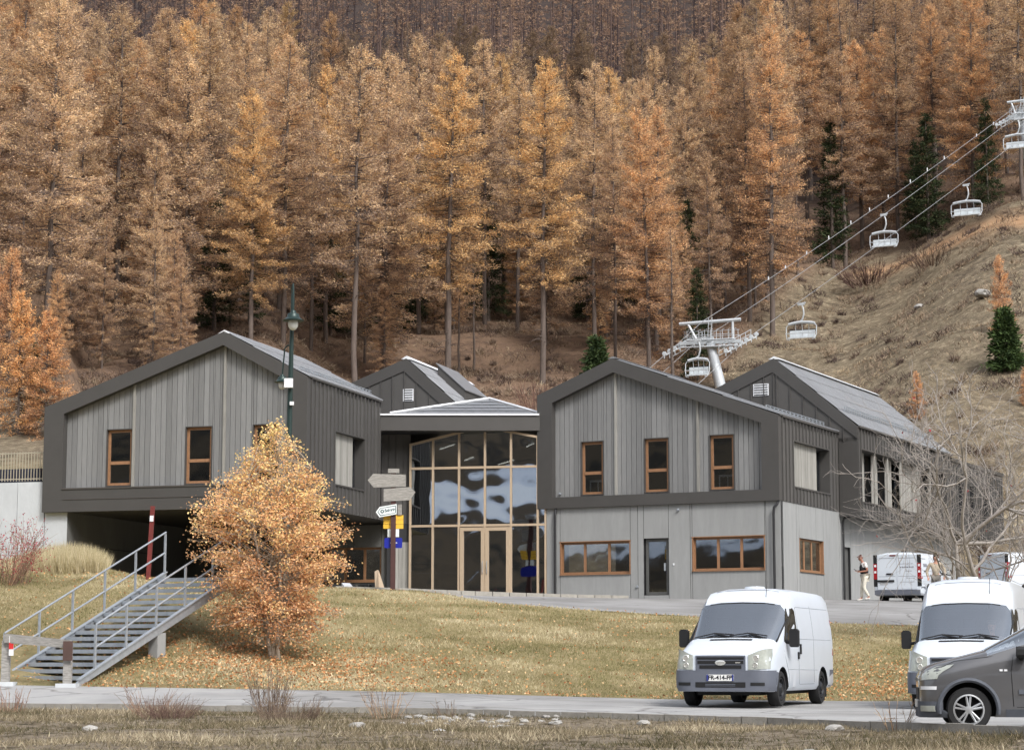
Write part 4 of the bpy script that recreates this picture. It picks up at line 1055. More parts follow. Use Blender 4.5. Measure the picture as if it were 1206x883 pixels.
def tree(kind, px, Y, H, width=1.0, tint=(1, 1, 1), label=None, cat='tree', group='larches of the wood on the slope', name='larch_tree', x=None):
    tr, cr = kind
    X = (px - 603) / 2500 * (Y * _c + 20 * _s) if x is None else x
    t = thing(name, (X, Y, hz(X, Y) - .15), random.uniform(0, 6.28))
    h0 = {id(k): hh for k, hh in HK}.get(id(kind), 24.0)
    s = H / h0
    t.scale = (s * width, s * width, s)
    tag(t, label, cat, group)
    a = link('trunk', tr, t); b = link('crown', cr, t); b.color = tuple(tint) + (1,)
    return t
HK = [(k, 24.0) for k in LARCH + THIN] + [(k, 10.0) for k in YOUNG] + [(k, 16.0) for k in PINE] + [(k, 5.0) for k in SPRUCE]

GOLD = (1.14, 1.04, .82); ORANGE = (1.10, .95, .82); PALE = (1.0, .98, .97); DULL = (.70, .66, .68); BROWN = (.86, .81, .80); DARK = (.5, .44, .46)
# trees one can single out in the photo: (kind, px, distance, top py, width, colour, label)
named = [
 (0, 528, 150, 66, 1.05, GOLD, 'tall golden larch whose bare trunk stands right above the small dark gable'),
 (3, 417, 148, 52, .95, PALE, 'pale tan larch whose trunk stands just left of the small dark gable'),
 (1, 452, 156, 120, .8, BROWN, 'thin brownish larch just right of the pale larch above the left wing'),
 (2, 332, 154, 50, 1.0, PALE, 'broad tan larch rising directly behind the street lamp'),
 (2, 218, 152, 60, 1.1, PALE, 'broad round topped larch above the ridge of the left wing'),
 (4, 175, 146, 165, 1.05, PALE, 'full larch with foliage down to the left wing roof, left of its ridge'),
 (5, 180, 139, 248, .8, PALE, 'shorter pale golden larch in front, above the left wing roof'),
 (5, 120, 143, 250, .8, BROWN, 'brownish larch above the left slope of the left wing roof'),
 (4, 80, 145, 215, .95, BROWN, 'dense brown larch above the left end of the left wing'),
 (0, 640, 150, 72, 1.0, GOLD, 'golden topped larch with bare trunk left of the right plank gable'),
 (2, 765, 152, 128, .95, ORANGE, 'bright orange larch standing left of the lift pylon'),
 (0, 725, 158, 150, .8, BROWN, 'dull larch just left of the bright orange one'),
 (7, 700, 165, 75, .9, PALE, 'pale larch behind the right plank gable'),
 (1, 838, 160, 178, .85, BROWN, 'brown larch rising behind the lift pylon'),
 (6, 912, 165, 30, .95, ORANGE, 'orange larch with twin dark trunks right of the lift pylon'),
 (6, 884, 168, 60, .9, BROWN, 'tall brown larch between lift pylon and lift cables'),
 (3, 1000, 190, 60, 1.1, BROWN, 'wide brown larch at the left end of the bare path'),
 (3, 610, 176, 90, .9, PALE, 'pale larch behind the golden one above the entrance roof'),
 (0, 570, 182, 45, .9, PALE, 'pale larch with slender top behind the golden pair'),
 (6, 492, 176, 40, .85, PALE, 'tan larch behind, between the pale and the golden larch'),
 (0, 280, 170, 30, .9, PALE, 'tan larch behind the broad round topped one, left of the lamp'),
 (7, 60, 160, 90, 1.0, BROWN, 'brown larch high at the left edge of the wood'),
 (4, 22, 150, 155, 1.0, DULL, 'dull brown larch at the left edge of the photo'),
]
def place_named(k, px, Y, ty, w, tint, lab):
    top = at(px, ty, Y); X = (px - 603) / 2500 * (Y * _c + 20 * _s)
    tree(LARCH[k], px, Y, top.z - hz(X, Y), w, tint, lab)
placed = []
for r in named:
    place_named(*r); placed.append(((r[1] - 603) / 2500 * r[2], r[2]))
nL = len(named)
# the rest of the wood, nearest first
def edge_of(px): return np.interp(px, [-200, 60, 75, 300, 500, 620, 700, 800, 850, 900, 930, 1000, 1060, 1100, 1206, 1400], [118, 125, 132, 148, 158, 172, 160, 150, 160, 166, 174, 192, 188, 184, 181, 180])
cand = []
rr = random.Random(5)
Y = 126.0
while Y < 430:
    sp = 5.4 + (Y - 126) * .013
    X = -.30 * Y - rr.uniform(0, sp)
    while X < .30 * Y:
        x = X + rr.uniform(-.38, .38) * sp; y = Y + rr.uniform(-.38, .38) * sp
        px = x / y * 2500 + 603
        if y > edge_of(px) and all((x - a) ** 2 + (y - b) ** 2 > (sp * .62) ** 2 for a, b in placed):
            placed.append((x, y)); cand.append((x, y, px))
        X += sp
    Y += sp * .82
cand.sort(key=lambda c: c[1])
inview = [c for c in cand if -60 < c[2] < 1266]
outview = [c for c in cand if not (-60 < c[2] < 1266)]
far_list = []
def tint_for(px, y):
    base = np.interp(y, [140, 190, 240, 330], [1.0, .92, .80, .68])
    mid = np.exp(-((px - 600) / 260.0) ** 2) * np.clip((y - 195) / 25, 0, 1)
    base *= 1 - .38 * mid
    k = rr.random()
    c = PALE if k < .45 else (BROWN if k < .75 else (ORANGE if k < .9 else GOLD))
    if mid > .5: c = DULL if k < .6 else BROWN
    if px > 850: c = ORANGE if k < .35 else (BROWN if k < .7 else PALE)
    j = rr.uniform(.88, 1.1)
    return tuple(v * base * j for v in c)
front_row = sorted([c for c in inview if c[1] < edge_of(c[2]) + 15 and 0 < c[2] < 1206], key=lambda c: c[2])
ORD = ['first', 'second', 'third', 'fourth', 'fifth', 'sixth', 'seventh', 'eighth', 'ninth', 'tenth', 'eleventh', 'twelfth', 'thirteenth', 'fourteenth', 'fifteenth', 'sixteenth', 'seventeenth', 'eighteenth', 'nineteenth', 'twentieth']
ord_label = {}
for i_, c_ in enumerate(front_row[:20]): ord_label[c_] = 'larch at the lower edge of the wood, %s smaller one from the left' % ORD[i_]
for i_, c_ in enumerate(front_row[::-1][:20]):
    if c_ not in ord_label: ord_label[c_] = 'larch at the lower edge of the wood, %s smaller one from the right' % ORD[i_]
words = {'n': 0}
for i, (x, y, px) in enumerate(inview):
    if nL < 258:
        k = rr.randrange(8) if y < 200 or rr.random() < .55 else None
        kind = LARCH[k] if k is not None else THIN[rr.randrange(2)]
        near = y < 175
        if px < 100: kind = LARCH[rr.choice([4, 5, 4, 7])]
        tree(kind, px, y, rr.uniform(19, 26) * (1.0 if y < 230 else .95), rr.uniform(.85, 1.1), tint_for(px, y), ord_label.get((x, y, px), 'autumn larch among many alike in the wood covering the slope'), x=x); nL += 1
    else: far_list.append((x, y, px))
# thin understorey between the trunks
for k_ in range(42):
    px = rr.uniform(60, 980); y = float(edge_of(px)) + rr.uniform(-6, 42); x = px_x = (px - 603) / 2500 * y
    c = (.92, .86, .84) if k_ % 3 else (1.05, .92, .8)
    tree(THIN[k_ % 2] if k_ % 2 else LARCH[5], px, y, rr.uniform(6, 13), 1.15, c, 'young thin larch growing between the taller trunks of the wood', x=x); nL += 1
# the farther wood as one mass
def forest_mass(name, lst, variants, mats_, label):
    Vs, Fs, Ts = [], [], []; off = 0
    for x, y, px in lst:
        me_t, me_c = variants[rr.randrange(len(variants))]
        n = len(me_c.vertices); v = np.empty(n * 3, np.float32); me_c.vertices.foreach_get('co', v); v = v.reshape(-1, 3)
        f = np.empty(len(me_c.polygons) * 4, np.int32); me_c.loops.foreach_get('vertex_index', f); f = f.reshape(-1, 4)
        t = np.empty(len(f), np.float32); me_c.attributes['tint'].data.foreach_get('value', t)
        nt = len(me_t.vertices); v2 = np.empty(nt * 3, np.float32); me_t.vertices.foreach_get('co', v2); f2 = np.empty(len(me_t.polygons) * 4, np.int32); me_t.loops.foreach_get('vertex_index', f2)
        v = np.concatenate([v, v2.reshape(-1, 3)]); f = np.concatenate([f, f2.reshape(-1, 4) + n]); t = np.concatenate([t, np.zeros(len(f2) // 4) + .15]); n += nt
        s = rr.uniform(.7, 1.12); a = rr.uniform(0, 6.28); ca, sa = math.cos(a), math.sin(a)
        wd = rr.uniform(.95, 1.3)
        w = np.stack([(v[:, 0] * ca - v[:, 1] * sa) * s * wd + x, (v[:, 0] * sa + v[:, 1] * ca) * s * wd + y, v[:, 2] * s + hz(x, y) - .3], 1)
        Vs.append(w); Fs.append(f + off); Ts.append(np.clip(t * rr.uniform(.8, 1.1) + rr.uniform(-.28, .18), 0, 1)); off += n
    o = np_mesh(name, np.concatenate(Vs), np.concatenate(Fs), mats_, np.concatenate(Ts)); tag(o, label, 'forest', kind='stuff'); return o
FARV = [larch(51, base=.12, wid=3.4, n=38, tufts=1.6), larch(52, base=.2, wid=3.0, n=34, tufts=1.6), larch(53, base=.15, wid=3.8, n=38, tufts=1.6)]
if far_list or outview:
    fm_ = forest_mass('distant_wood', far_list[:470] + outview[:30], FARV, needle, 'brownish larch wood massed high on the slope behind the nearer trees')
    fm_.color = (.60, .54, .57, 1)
print('LARCHES', nL, 'mass', len(far_list), len(outview))
# evergreens
ev = [(742, 196, 14, 1.0, 'dark green pine standing out among the tree tops above the right plank gable'),
      (985, 190, 15, 1.1, 'tall dark green pine at the wood edge beneath the upper lift cable'),
      (1100, 188, 13, 1.2, 'green pine behind the second highest lift chair'),
      (1085, 192, 10, 1.2, 'low dark green pine left of the highest chairs'),
      (1172, 185, 11, 1.0, 'dark pine left of the upper pylon'),
      (250, 160, 12, 1.2, 'dark green pine in shade above the left wing ridge'),
      (292, 164, 10, 1.2, 'squat dark pine between lamp and left wing ridge'),
      (388, 172, 12, 1.1, 'dark green pine in the gap right of the street lamp'),
      (466, 178, 17, 1.1, 'dark pine deep in the wood above the small dark gable'),
      (500, 184, 14, 1.2, 'dark pine behind the golden larch trunk'),
      (575, 188, 14, 1.1, 'dark pine deep in shade above the entrance roof'),
      (692, 186, 13, 1.0, 'dark pine behind the trunks left of the orange larch'),
      (822, 153, 9, 1.1, 'small dark pine immediately behind the lift pylon'),
      (812, 172, 12, 1.1, 'dark pine standing farther up behind the lift pylon'),
      (45, 104, 4.6, 1.1, 'dark green bush of pine right behind the corner of the left wing'),
      (900, 186, 12, 1.1, 'dark pine among trunks left of the middle chair')]
for px, Y, H, w, lab in ev: tree(PINE[rr.randrange(2)], px, Y, H * .92, w * .9, (.85, .8, .78), lab, group='dark evergreens in the wood', name='pine_tree')
tree(SPRUCE[0], 703, 142, 4.6, 1.0, (1.1, 1.2, 1), 'small dark spruce on the bare slope above the right plank gable', group='dark evergreens in the wood', name='spruce_tree')
tree(SPRUCE[0], 1184, 135.5, 4.2, 1.1, (1.2, 1.35, 1.0), 'lone dark green spruce on the open slope at the right edge', group='dark evergreens in the wood', name='spruce_tree')
# small larches near the building
for px, Y, H, w, tint, lab in ((28, 101, 7.0, .9, (1.2, .96, .70), 'small glowing orange larch behind the fence, the left one'),
                               (60, 100, 6.2, .95, (1.1, .86, .68), 'small rusty larch behind the left corner of the left wing'),
                               (12, 118, 8.5, .8, (1.0, .8, .68), 'rusty young larch behind the glowing one at the left edge'),
                               (1181, 142, 5.6, .8, (1.1, .9, .78), 'slim orange young larch right behind the lone spruce'),
                               (1078, 128, 3.1, .9, (1.1, .88, .74), 'small orange larch above the bright ribbed metal roof'),
                               (1206, 128, 2.6, .9, (1.05, .85, .72), 'tiny orange larch at the right edge of the slope')):
    tree(YOUNG[0], px, Y, H, w, tint, lab, group='young larches near the building')

# ---------------- ground vegetation as stuff
def blades(name, X, Y, Z, L, Wd, material, tint, lean=.45, label=None, cat='grass', up=1.0):
    n = len(X); C = np.stack([X, Y, Z], 1)
    D = np.stack([rng.normal(size=n) * lean, rng.normal(size=n) * lean, np.ones(n) * up], 1)
    D = unit(D); S = unit(np.cross(D, rng.normal(size=(n, 3))))
    L = L[:, None]; W_ = Wd[:, None]
    V = np.stack([C - S * W_, C + S * W_, C + D * L], 1).reshape(-1, 3); F = np.arange(3 * n).reshape(n, 3)
    o = np_mesh(name, V, F, material, tint); tag(o, label, cat, kind='stuff'); return o
def scatter(n, px0, px1, y0, y1, keep=None, pow_=1.0):
    px = rng.uniform(px0, px1, n); Y = y0 + (y1 - y0) * rng.uniform(0, 1, n) ** pow_
    X = (px - 603) / 2500 * Y
    if keep is not None:
        k = keep(X, Y, px); X, Y, px = X[k], Y[k], px[k]
    return X, Y, px
# lawn
X, Y, px = scatter(300000, -60, 1270, 45.5, 76, lambda x, y, p: (y > far_d(x / y) + .15 + .25 * np.sin(x * 3)) & (y < lawn_d(x / y) - .1) & ~((p < 235) & (y > 47) & (y < 56) & (x < -8.2 + (y - 50) * .47) & (x > -11.6 + (y - 50) * .47 )))
Z = height(X, Y) - .02
patch = vnoise(X / 1.7, Y / 1.7, 11) + .5 * vnoise(X / .5, Y / .5, 12)
tl = np.clip(.42 + patch * .75 + vnoise(X / 5, Y / 5, 15) * .55 + rng.normal(size=len(X)) * .18, 0, 1)
L = rng.uniform(.05, .12, len(X)) * (1 + .8 * np.clip(patch, 0, 1))
g_l = blades('lawn_grass', X, Y, Z, L, rng.uniform(.006, .014, len(X)), grassm, tl, .7, 'short dry yellow green grass on the slope before the building')
# tall dry grass at the left top
X, Y, px = scatter(26000, -60, 128, 61, 67, lambda x, y, p: rng.uniform(size=len(x)) < np.exp(-((p - 80) / 42.) ** 2) + .25)
g_t = blades('tall_grass', X, Y, height(X, Y) - .05, rng.uniform(.35, .85, len(X)) * np.exp(-((px - 85) / 70.) ** 2) + .1, rng.uniform(.008, .016, len(X)), grassm, np.clip(.75 + rng.normal(size=len(X)) * .2, 0, 1), .28, 'tall straw coloured grass below the pale retaining wall')
# foreground bank
X, Y, px = scatter(330000, -60, 1270, 21.5, 42.5, lambda x, y, p: (y < near_d(x / y) - .25) & (rng.uniform(size=len(x)) < .10 + 1.6 * np.clip(vnoise(x / 1.1, y / 1.1, 21) + .6 * vnoise(x / .35, y / .35, 23) + .05, 0, 1)), .9)
pt = vnoise(X / 1.1, Y / 1.1, 21)
L = rng.uniform(.03, .11, len(X)) * (1 + 1.2 * np.clip(pt + .1, 0, 1))
g_b = blades('bank_grass', X, Y, height(X, Y) - .015, L, rng.uniform(.004, .010, len(X)), grassm2, np.clip(.45 + pt * .35 + .9 * vnoise(X / 2.4, Y / 2.4, 22) + rng.normal(size=len(X)) * .2, 0, 1), .8, 'rough dry grass on the bank along the near side of the road')
# hillside grass and brush
X, Y, px = scatter(230000, -60, 1270, 104, 212, lambda x, y, p: rng.uniform(size=len(x)) < .4 + vnoise(x / 2.2, y / 2.2, 31) * 1.2, .9)
pt = vnoise(X / 4, Y / 4, 32) + .6 * vnoise(X / 1.2, Y / 1.2, 33)
fr = forest_mask(X, Y)
g_h = blades('hill_grass', X, Y, height(X, Y) - .05, rng.uniform(.12, .42, len(X)), rng.uniform(.012, .032, len(X)), hgrass, np.clip(.48 + pt * .8 - fr * .12 + rng.normal(size=len(X)) * .15, 0, 1), 1.1, 'brown and straw grass covering the mountain slope')
# low brush clumps on the slope
nc = 1500; cx_, cy_, cp_ = scatter(nc, -40, 1250, 106, 208)
cs = rng.uniform(.25, 1.0, nc) ** 1.5 * 1.3; k = 70
ang = rng.uniform(0, 6.28, (nc, k)); rad = np.sqrt(rng.uniform(0, 1, (nc, k))) * cs[:, None]
X = (cx_[:, None] + np.cos(ang) * rad).ravel(); Y = (cy_[:, None] + np.sin(ang) * rad * .8).ravel()
Z = height(X, Y) + rng.uniform(0, .5, X.shape) * np.repeat(cs, k) * .8
b_h = blades('hill_brush', X, Y, Z, rng.uniform(.25, .6, len(X)), rng.uniform(.015, .035, len(X)), twigm, np.clip(np.repeat(rng.uniform(0, 1.1, nc), k) + rng.normal(size=len(X)) * .15, 0, 1), .9, 'low dull purple brown brush dotted over the slope', 'brush')
# fallen leaves
def leaves(n, keep, px0, px1, y0, y1, name, label, s=(.02, .042)):
    X, Y, px = scatter(n, px0, px1, y0, y1, keep)
    C = np.stack([X, Y, height(X, Y) + .045 + rng.uniform(0, .03, len(X))], 1)
    D = rng.normal(size=(len(X), 3)); D[:, 2] *= .3
    V, F = leaf_quads(C, D, rng.uniform(*s, len(X)) * 2, rng.uniform(*s, len(X)) * .7)
    o = np_mesh(name, V, F, fallen, np.clip(.5 + rng.normal(size=len(X)) * .3, 0, 1)); tag(o, label, 'leaves', kind='stuff')
leaves(130000, lambda x, y, p: (y > far_d(x / y) + .1) & (y < lawn_d(x / y)) & (rng.uniform(size=len(x)) < .03 + 1.0 * np.exp(-((x + 5.8) / 3.4) ** 2 - ((y - 49.5) / 3.2) ** 2) + .5 * np.exp(-((x - 9.0) / 1.8) ** 2 - ((y - 50) / 4.) ** 2)), -20, 1260, 46, 74, 'fallen_leaves', 'orange fallen leaves strewn under the golden tree and over the lawn')
leaves(2500, lambda x, y, p: (y > far_d(x / y) - .5) & (y < far_d(x / y) + .3), 100, 1250, 45.5, 48.5, 'gutter_leaves', 'line of orange leaves gathered along the far road edge', (.02, .04))

# ---------------- the golden tree in front of the left wing
def golden_tree():
    rg = np.random.default_rng(77)
    bx, by = (322 - 603) / 2500 * 50.5, 50.5
    H = 5.95
    t = thing('golden_tree', (bx, by, hz(bx, by) - .05), 0, 'small golden orange leaved tree standing alone on the lawn before the left wing', 'tree')
    V, F = [], []; tips = []
    # the outline of the crown: half width against height
    t.scale = (1.06, 1.06, .935)
    HW = lambda z: np.interp(z, [0, .25, .85, 1.6, 2.3, 2.9, 3.7, 4.5, 5.1, 5.6, 5.95], [.4, .8, 1.15, 1.45, 1.75, 1.95, 1.75, 1.2, .75, .3, .06])
    for k, (ox, h) in enumerate(((0.1, 5.5), (-.25, 4.7), (.35, 4.9), (-.05, 3.6))):
        s = np.linspace(0, 1, 8)
        pts = np.stack([ox * (s * 2.2) + rg.normal() * .03 + .1 * np.sin(s * 5 + k), rg.normal() * .1 * s * 3, s * h], 1); limb(V, F, pts, .055 * (1 - s * .85), 6)
        tips.append((pts, h))
    C, D, T, L = [], [], [], []
    for k in range(430):
        pts, h = tips[rg.integers(4)]
        u = rg.uniform(.05, .3) if k % 5 == 0 else rg.uniform(.10, 1) ** .85; p0 = np.array([np.interp(u, np.linspace(0, 1, 8), pts[:, i]) for i in range(3)])
        az = rg.uniform(0, 6.28); z = p0[2] + rg.uniform(.1, .9)
        hw = float(HW(min(z, 5.9)))
        Lb = hw * rg.uniform(.55, 1.08)
        # ends on the crown surface
        tgt = np.array([math.cos(az) * Lb, math.sin(az) * Lb * .9, min(z + rg.uniform(-.1, .35), H)])
        if p0[2] < 1.2: tgt[2] = p0[2] + rg.uniform(-.2, .7)
        s = np.linspace(0, 1, 5)[:, None]
        bp = p0 + (tgt - p0) * s + np.array([0, 0, .16]) * np.sin(s * 3.1) + rg.normal(size=(5, 3)) * .04 * s
        limb(V, F, bp, .014 * (1 - np.linspace(0, 1, 5) * .8), 3)
        m = int(44 * Lb + 24)
        if tgt[2] < 1.1: m = int(m * .75)
        cl = rg.uniform(.25, 1, m) ** .6
        c = np.stack([np.interp(cl, s[:, 0], bp[:, i]) for i in range(3)], 1) + rg.normal(size=(m, 3)) * .10
        C.append(c); D.append(rg.normal(size=(m, 3)) + [0, 0, -.2])
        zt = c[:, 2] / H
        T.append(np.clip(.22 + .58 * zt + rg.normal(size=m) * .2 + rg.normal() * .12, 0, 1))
        # twigs
        for q in range(3):
            i = rg.integers(m); a_ = bp[rg.integers(2, 5)]; limb(V, F, [a_, (a_ + c[i]) / 2 + rg.normal(size=3) * .03, c[i]], [.006, .005, .003], 3)
    C = np.concatenate(C); n = len(C)
    LV, LF = leaf_quads(C, np.concatenate(D), rg.uniform(.045, .08, n), rg.uniform(.015, .028, n), rg)
    np_mesh('stems', np.concatenate(V), np.concatenate(F), birchb, parent=t)
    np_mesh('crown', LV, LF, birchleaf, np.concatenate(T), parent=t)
    print('golden leaves', n)
golden_tree()

# ---------------- bare trees at the right
def grow(V, F, p, d, L, r, depth, rg, spread=.6, up=.15, seg=4, mx=5, tips=None):
    s = [np.array(p)]; dd = np.array(d, float)
    for i in range(seg):
        dd = dd + rg.normal(size=3) * .16 + np.array([0, 0, up * .25]); dd /= np.linalg.norm(dd); s.append(s[-1] + dd * L / seg)
    rs = np.linspace(r, r * .62, seg + 1)
    limb(V, F, s, rs, 6 if r > .04 else (4 if r > .012 else 3))
    if tips is not None and depth <= 1: tips.append(s[-1])
    if depth <= 0: return
    nb = rg.integers(2, 4) + (1 if depth > 2 else 0)
    for k in range(nb):
        u = rg.uniform(.62 if r > .045 else .35, 1.0) if k else 1.0
        q = s[min(seg, int(round(u * seg)))]
        nd = dd + rg.normal(size=3) * spread; nd /= np.linalg.norm(nd)
        grow(V, F, q, nd, L * rg.uniform(.55, .85), max(r * (.74 if k == 0 else .55), .0042), depth - 1, rg, spread, up, seg, mx, tips)
def bare_tree(name, px, Y, stems, label, seed, r0=.12, depth=5, group=None, leafy=0):
    rg = np.random.default_rng(seed); X = (px - 603) / 2500 * Y
    t = thing(name, (X, Y, hz(X, Y) - .1), 0, label, 'tree', group)
    tips = []
    for (d, L, r, dep) in stems:
        V, F = [], []
        grow(V, F, (0, 0, 0), unit(np.array(d, float)), L, r, dep, rg, .55, .12, 4, 5, tips)
        np_mesh('stem', np.concatenate(V), np.concatenate(F), barkg, parent=t)
    if leafy:
        tp = np.array(tips); pick = rg.integers(0, len(tp), leafy); C = tp[pick] + rg.normal(size=(leafy, 3)) * .12
        V, F = leaf_quads(C, rg.normal(size=(leafy, 3)), rg.uniform(.07, .13, leafy), .03, rg); np_mesh('leaves', V, F, redleaf, rg.uniform(.2, .9, leafy), parent=t).color = (1.1, 1.1, 1, 1)
    return t
G_B = 'bare grey trees at the right'
bare_tree('bare_tree', 1152, 61, [((-.22, .05, 1), 3.0, .085, 6), ((-.5, .1, 1), 2.7, .045, 5), ((.35, .3, 1), 2.4, .04, 5)], 'leafless grey tree leaning left in front of the long rear wing', 5, group=G_B, leafy=16)
bare_tree('bare_tree', 1178, 61, [((-.08, 0, 1), 3.3, .09, 6), ((.25, .2, 1), 2.7, .05, 5), ((-.4, -.2, 1), 2.6, .046, 5)], 'taller leafless grey tree with upright trunk, by the van at the right edge', 8, group=G_B)
bare_tree('bare_tree', 1199, 59, [((.1, 0, 1), 1.4, .05, 6), ((-.5, .1, .8), 1.2, .035, 5), ((.5, -.2, .9), 1.2, .035, 5)], 'low dark leafless tree at the right edge of the photo', 12, group=G_B)
bare_tree('bare_tree', 1122, 112, [((.05, 0, 1), 2.2, .04, 7), ((-.4, 0, 1), 1.8, .03, 6)], 'pale thin leafless tree on the slope left of the lone spruce', 19, group=G_B)

# ---------------- shrubs of the foreground and the red berried bush
def shrub(name, px, Y, H, W_, n, label, seed, material=None, leafm=None, nleaf=0, col=(1, 1, 1), branch=2, fan=.5, low=0, group=None, r=.006):
    rg = np.random.default_rng(seed); X = (px - 603) / 2500 * Y
    t = thing(name, (X, Y, hz(X, Y) - .03), 0, label, 'shrub', group)
    V, F, C = [], [], []
    for k in range(n):
        az = rg.uniform(0, 6.28); rr_ = W_ * .28 * rg.uniform() ** .5
        p0 = np.array([math.cos(az) * rr_, math.sin(az) * rr_, 0]); d = np.array([math.cos(az) * fan * rg.uniform(0, 1.2), math.sin(az) * fan * rg.uniform(0, 1.2), 1.0]) + rg.normal(size=3) * .1
        L = H * rg.uniform(.5, 1.0); s = np.linspace(0, 1, 5)[:, None]
        pts = p0 + unit(d) * L * s + rg.normal(size=(5, 3)) * .02 * H * s
        limb(V, F, pts, r * (1 - np.linspace(0, 1, 5) * .6), 3)
        for b in range(branch):
            i = rg.integers(1, 4); q = pts[i]; dd = unit(d + rg.normal(size=3) * .6); l2 = L * rg.uniform(.15, .35)
            limb(V, F, [q, q + dd * l2 * .5, q + dd * l2 + rg.normal(size=3) * .01], [r * .6, r * .5, r * .3], 3)
            C.append(q + dd * l2)
        C.append(pts[-1])
    tw = np_mesh('twigs', np.concatenate(V), np.concatenate(F), material or twigm, np.clip(rg.uniform(.2, .9, sum(len(f) for f in F)), 0, 1), parent=t); tw.color = tuple(col) + (1,)
    if nleaf:
        C = np.array(C); c = C[rg.integers(0, len(C), nleaf)] + rg.normal(size=(nleaf, 3)) * .06
        V, F = leaf_quads(c, rg.normal(size=(nleaf, 3)), rg.uniform(.03, .06, nleaf), rg.uniform(.012, .02, nleaf), rg); np_mesh('leaves', V, F, leafm, rg.uniform(0, 1, nleaf), parent=t)
    return t
shrub('berry_bush', 4, 57.5, 2.1, 2.4, 70, 'bush with red leaves and berries at the left edge below the pale wall', 3, leafm=redleaf, nleaf=1500, branch=5, fan=.7, col=(1.4, 1.2, 1.1), r=.009)
G_ = 'bare shrubs on the roadside bank'
shrub('roadside_shrub', 322, 38, .95, .9, 75, 'upright reddish bare shrub on the bank below the golden tree', 4, branch=3, fan=.35, group=G_)
shrub('roadside_shrub', 182, 37.5, .75, 1.0, 26, 'thin splayed bare shrub on the bank left of the upright one', 5, branch=2, fan=.9, group=G_, col=(1.3, 1.1, 1))
shrub('roadside_shrub', 205, 35.5, .48, 1.3, 170, 'low dense purplish shrub mound on the bank, front left', 6, branch=4, fan=1.2, group=G_, col=(1.05, .95, 1.0), r=.004)
shrub('roadside_shrub', 345, 35, .48, 1.6, 170, 'low dense brown shrub mound beneath the upright reddish shrub', 7, branch=4, fan=1.2, group=G_, r=.004)
shrub('roadside_shrub', 458, 35, .75, .9, 22, 'sparse pale stalks on the bank near a grey stone', 8, branch=3, fan=.5, group=G_, col=(1.9, 1.8, 1.6))
shrub('roadside_shrub', 20, 40, .55, .9, 30, 'thin pinkish stalks at the left end of the bank', 9, branch=2, fan=.5, group=G_, col=(1.5, 1.2, 1.1))
shrub('roadside_shrub', 1050, 29.5, .62, .7, 12, 'few thin pale stalks on the bank before the right hand van', 10, branch=3, fan=.5, group=G_, col=(2, 1.9, 1.7))
shrub('roadside_shrub', 530, 36, .45, .5, 10, 'tiny sprig of bare twigs on the bank by the gravel patch', 11, branch=2, fan=.5, group=G_)
shrub('hill_shrub', 690, 132, 3.0, 4, 90, 'brown leafless shrub around the small spruce on the slope', 13, branch=5, fan=.9, group='leafless shrubs on the slope', col=(.9, .7, .7), r=.03)
shrub('hill_shrub', 640, 132, 3.6, 2.6, 60, 'thin leafless shrub among the trunks above the entrance roof', 14, branch=5, fan=.6, group='leafless shrubs on the slope', col=(1, .8, .8), r=.03)
shrub('hill_shrub', 1030, 178, 2.6, 6, 110, 'dark tangle of cut branches below the bare path', 15, branch=5, fan=1.4, group='leafless shrubs on the slope', col=(.7, .6, .62), r=.035)
shrub('hill_shrub', 1108, 172, 2.0, 6, 90, 'dark brush heap right of the cut branches near the path', 16, branch=5, fan=1.4, group='leafless shrubs on the slope', col=(.7, .64, .6), r=.03)
# stones
def stone(px, Y, s, label, seed, group='pale stones on the roadside bank', squash=.55):
    rg = np.random.default_rng(seed); bm = bmesh.new(); bmesh.ops.create_icosphere(bm, subdivisions=2, radius=1)
    for v in bm.verts:
        v.co *= 1 + rg.normal() * .09; v.co.z *= squash; v.co.x *= 1.2
    me = bpy.data.meshes.new('stone'); bm.to_mesh(me); bm.free(); me.materials.append(stonem)
    o = link('stone', me); X = (px - 603) / 2500 * Y; o.location = (X, Y, hz(X, Y) + s * .15); o.scale = (s, s, s); o.rotation_euler = (0, 0, rg.uniform(0, 6)); tag(o, label, 'stone', group)
for i, (px, Y, s, lab) in enumerate([(952, 24.6, .13, 'largest pale stone at the bottom edge below the white van'), (978, 30.2, .13, 'pale flat stone on the bank right of the front van'), (756, 33.5, .10, 'small pale stone beside the kerb left of the van'), (518, 30.5, .09, 'pale stone low on the bank near the middle'),
        (423, 31.5, .13, 'grey stone on the bank among the stalks'), (112, 31.8, .10, 'small stone at the bottom left of the bank'), (586, 38.0, .14, 'stone at the near edge of the gravel patch')]):
    stone(px, Y, s, lab, 60 + i)
for i in range(60):
    px = rr.uniform(470, 660); Y = rr.uniform(32.5, 37.8); stone(px, Y, rr.uniform(.035, .08), 'small grey rubble stone lying in the gravel patch on the bank', 100 + i, 'rubble stones in the gravel patch')
for i, (px, Y, s) in enumerate(((1025, 127, .7), (1165, 150, .6), (1010, 141, .45), (868, 133, .5), (1090, 160, .5))):
    stone(px, Y, s, ['pale boulder above the bright ribbed metal roof', 'pale boulder left of the lone spruce, higher up', 'small pale boulder in the open slope grass', 'pale boulder right of the lift pylon', 'pale boulder high in the open meadow'][i], 140 + i, 'pale boulders on the slope')
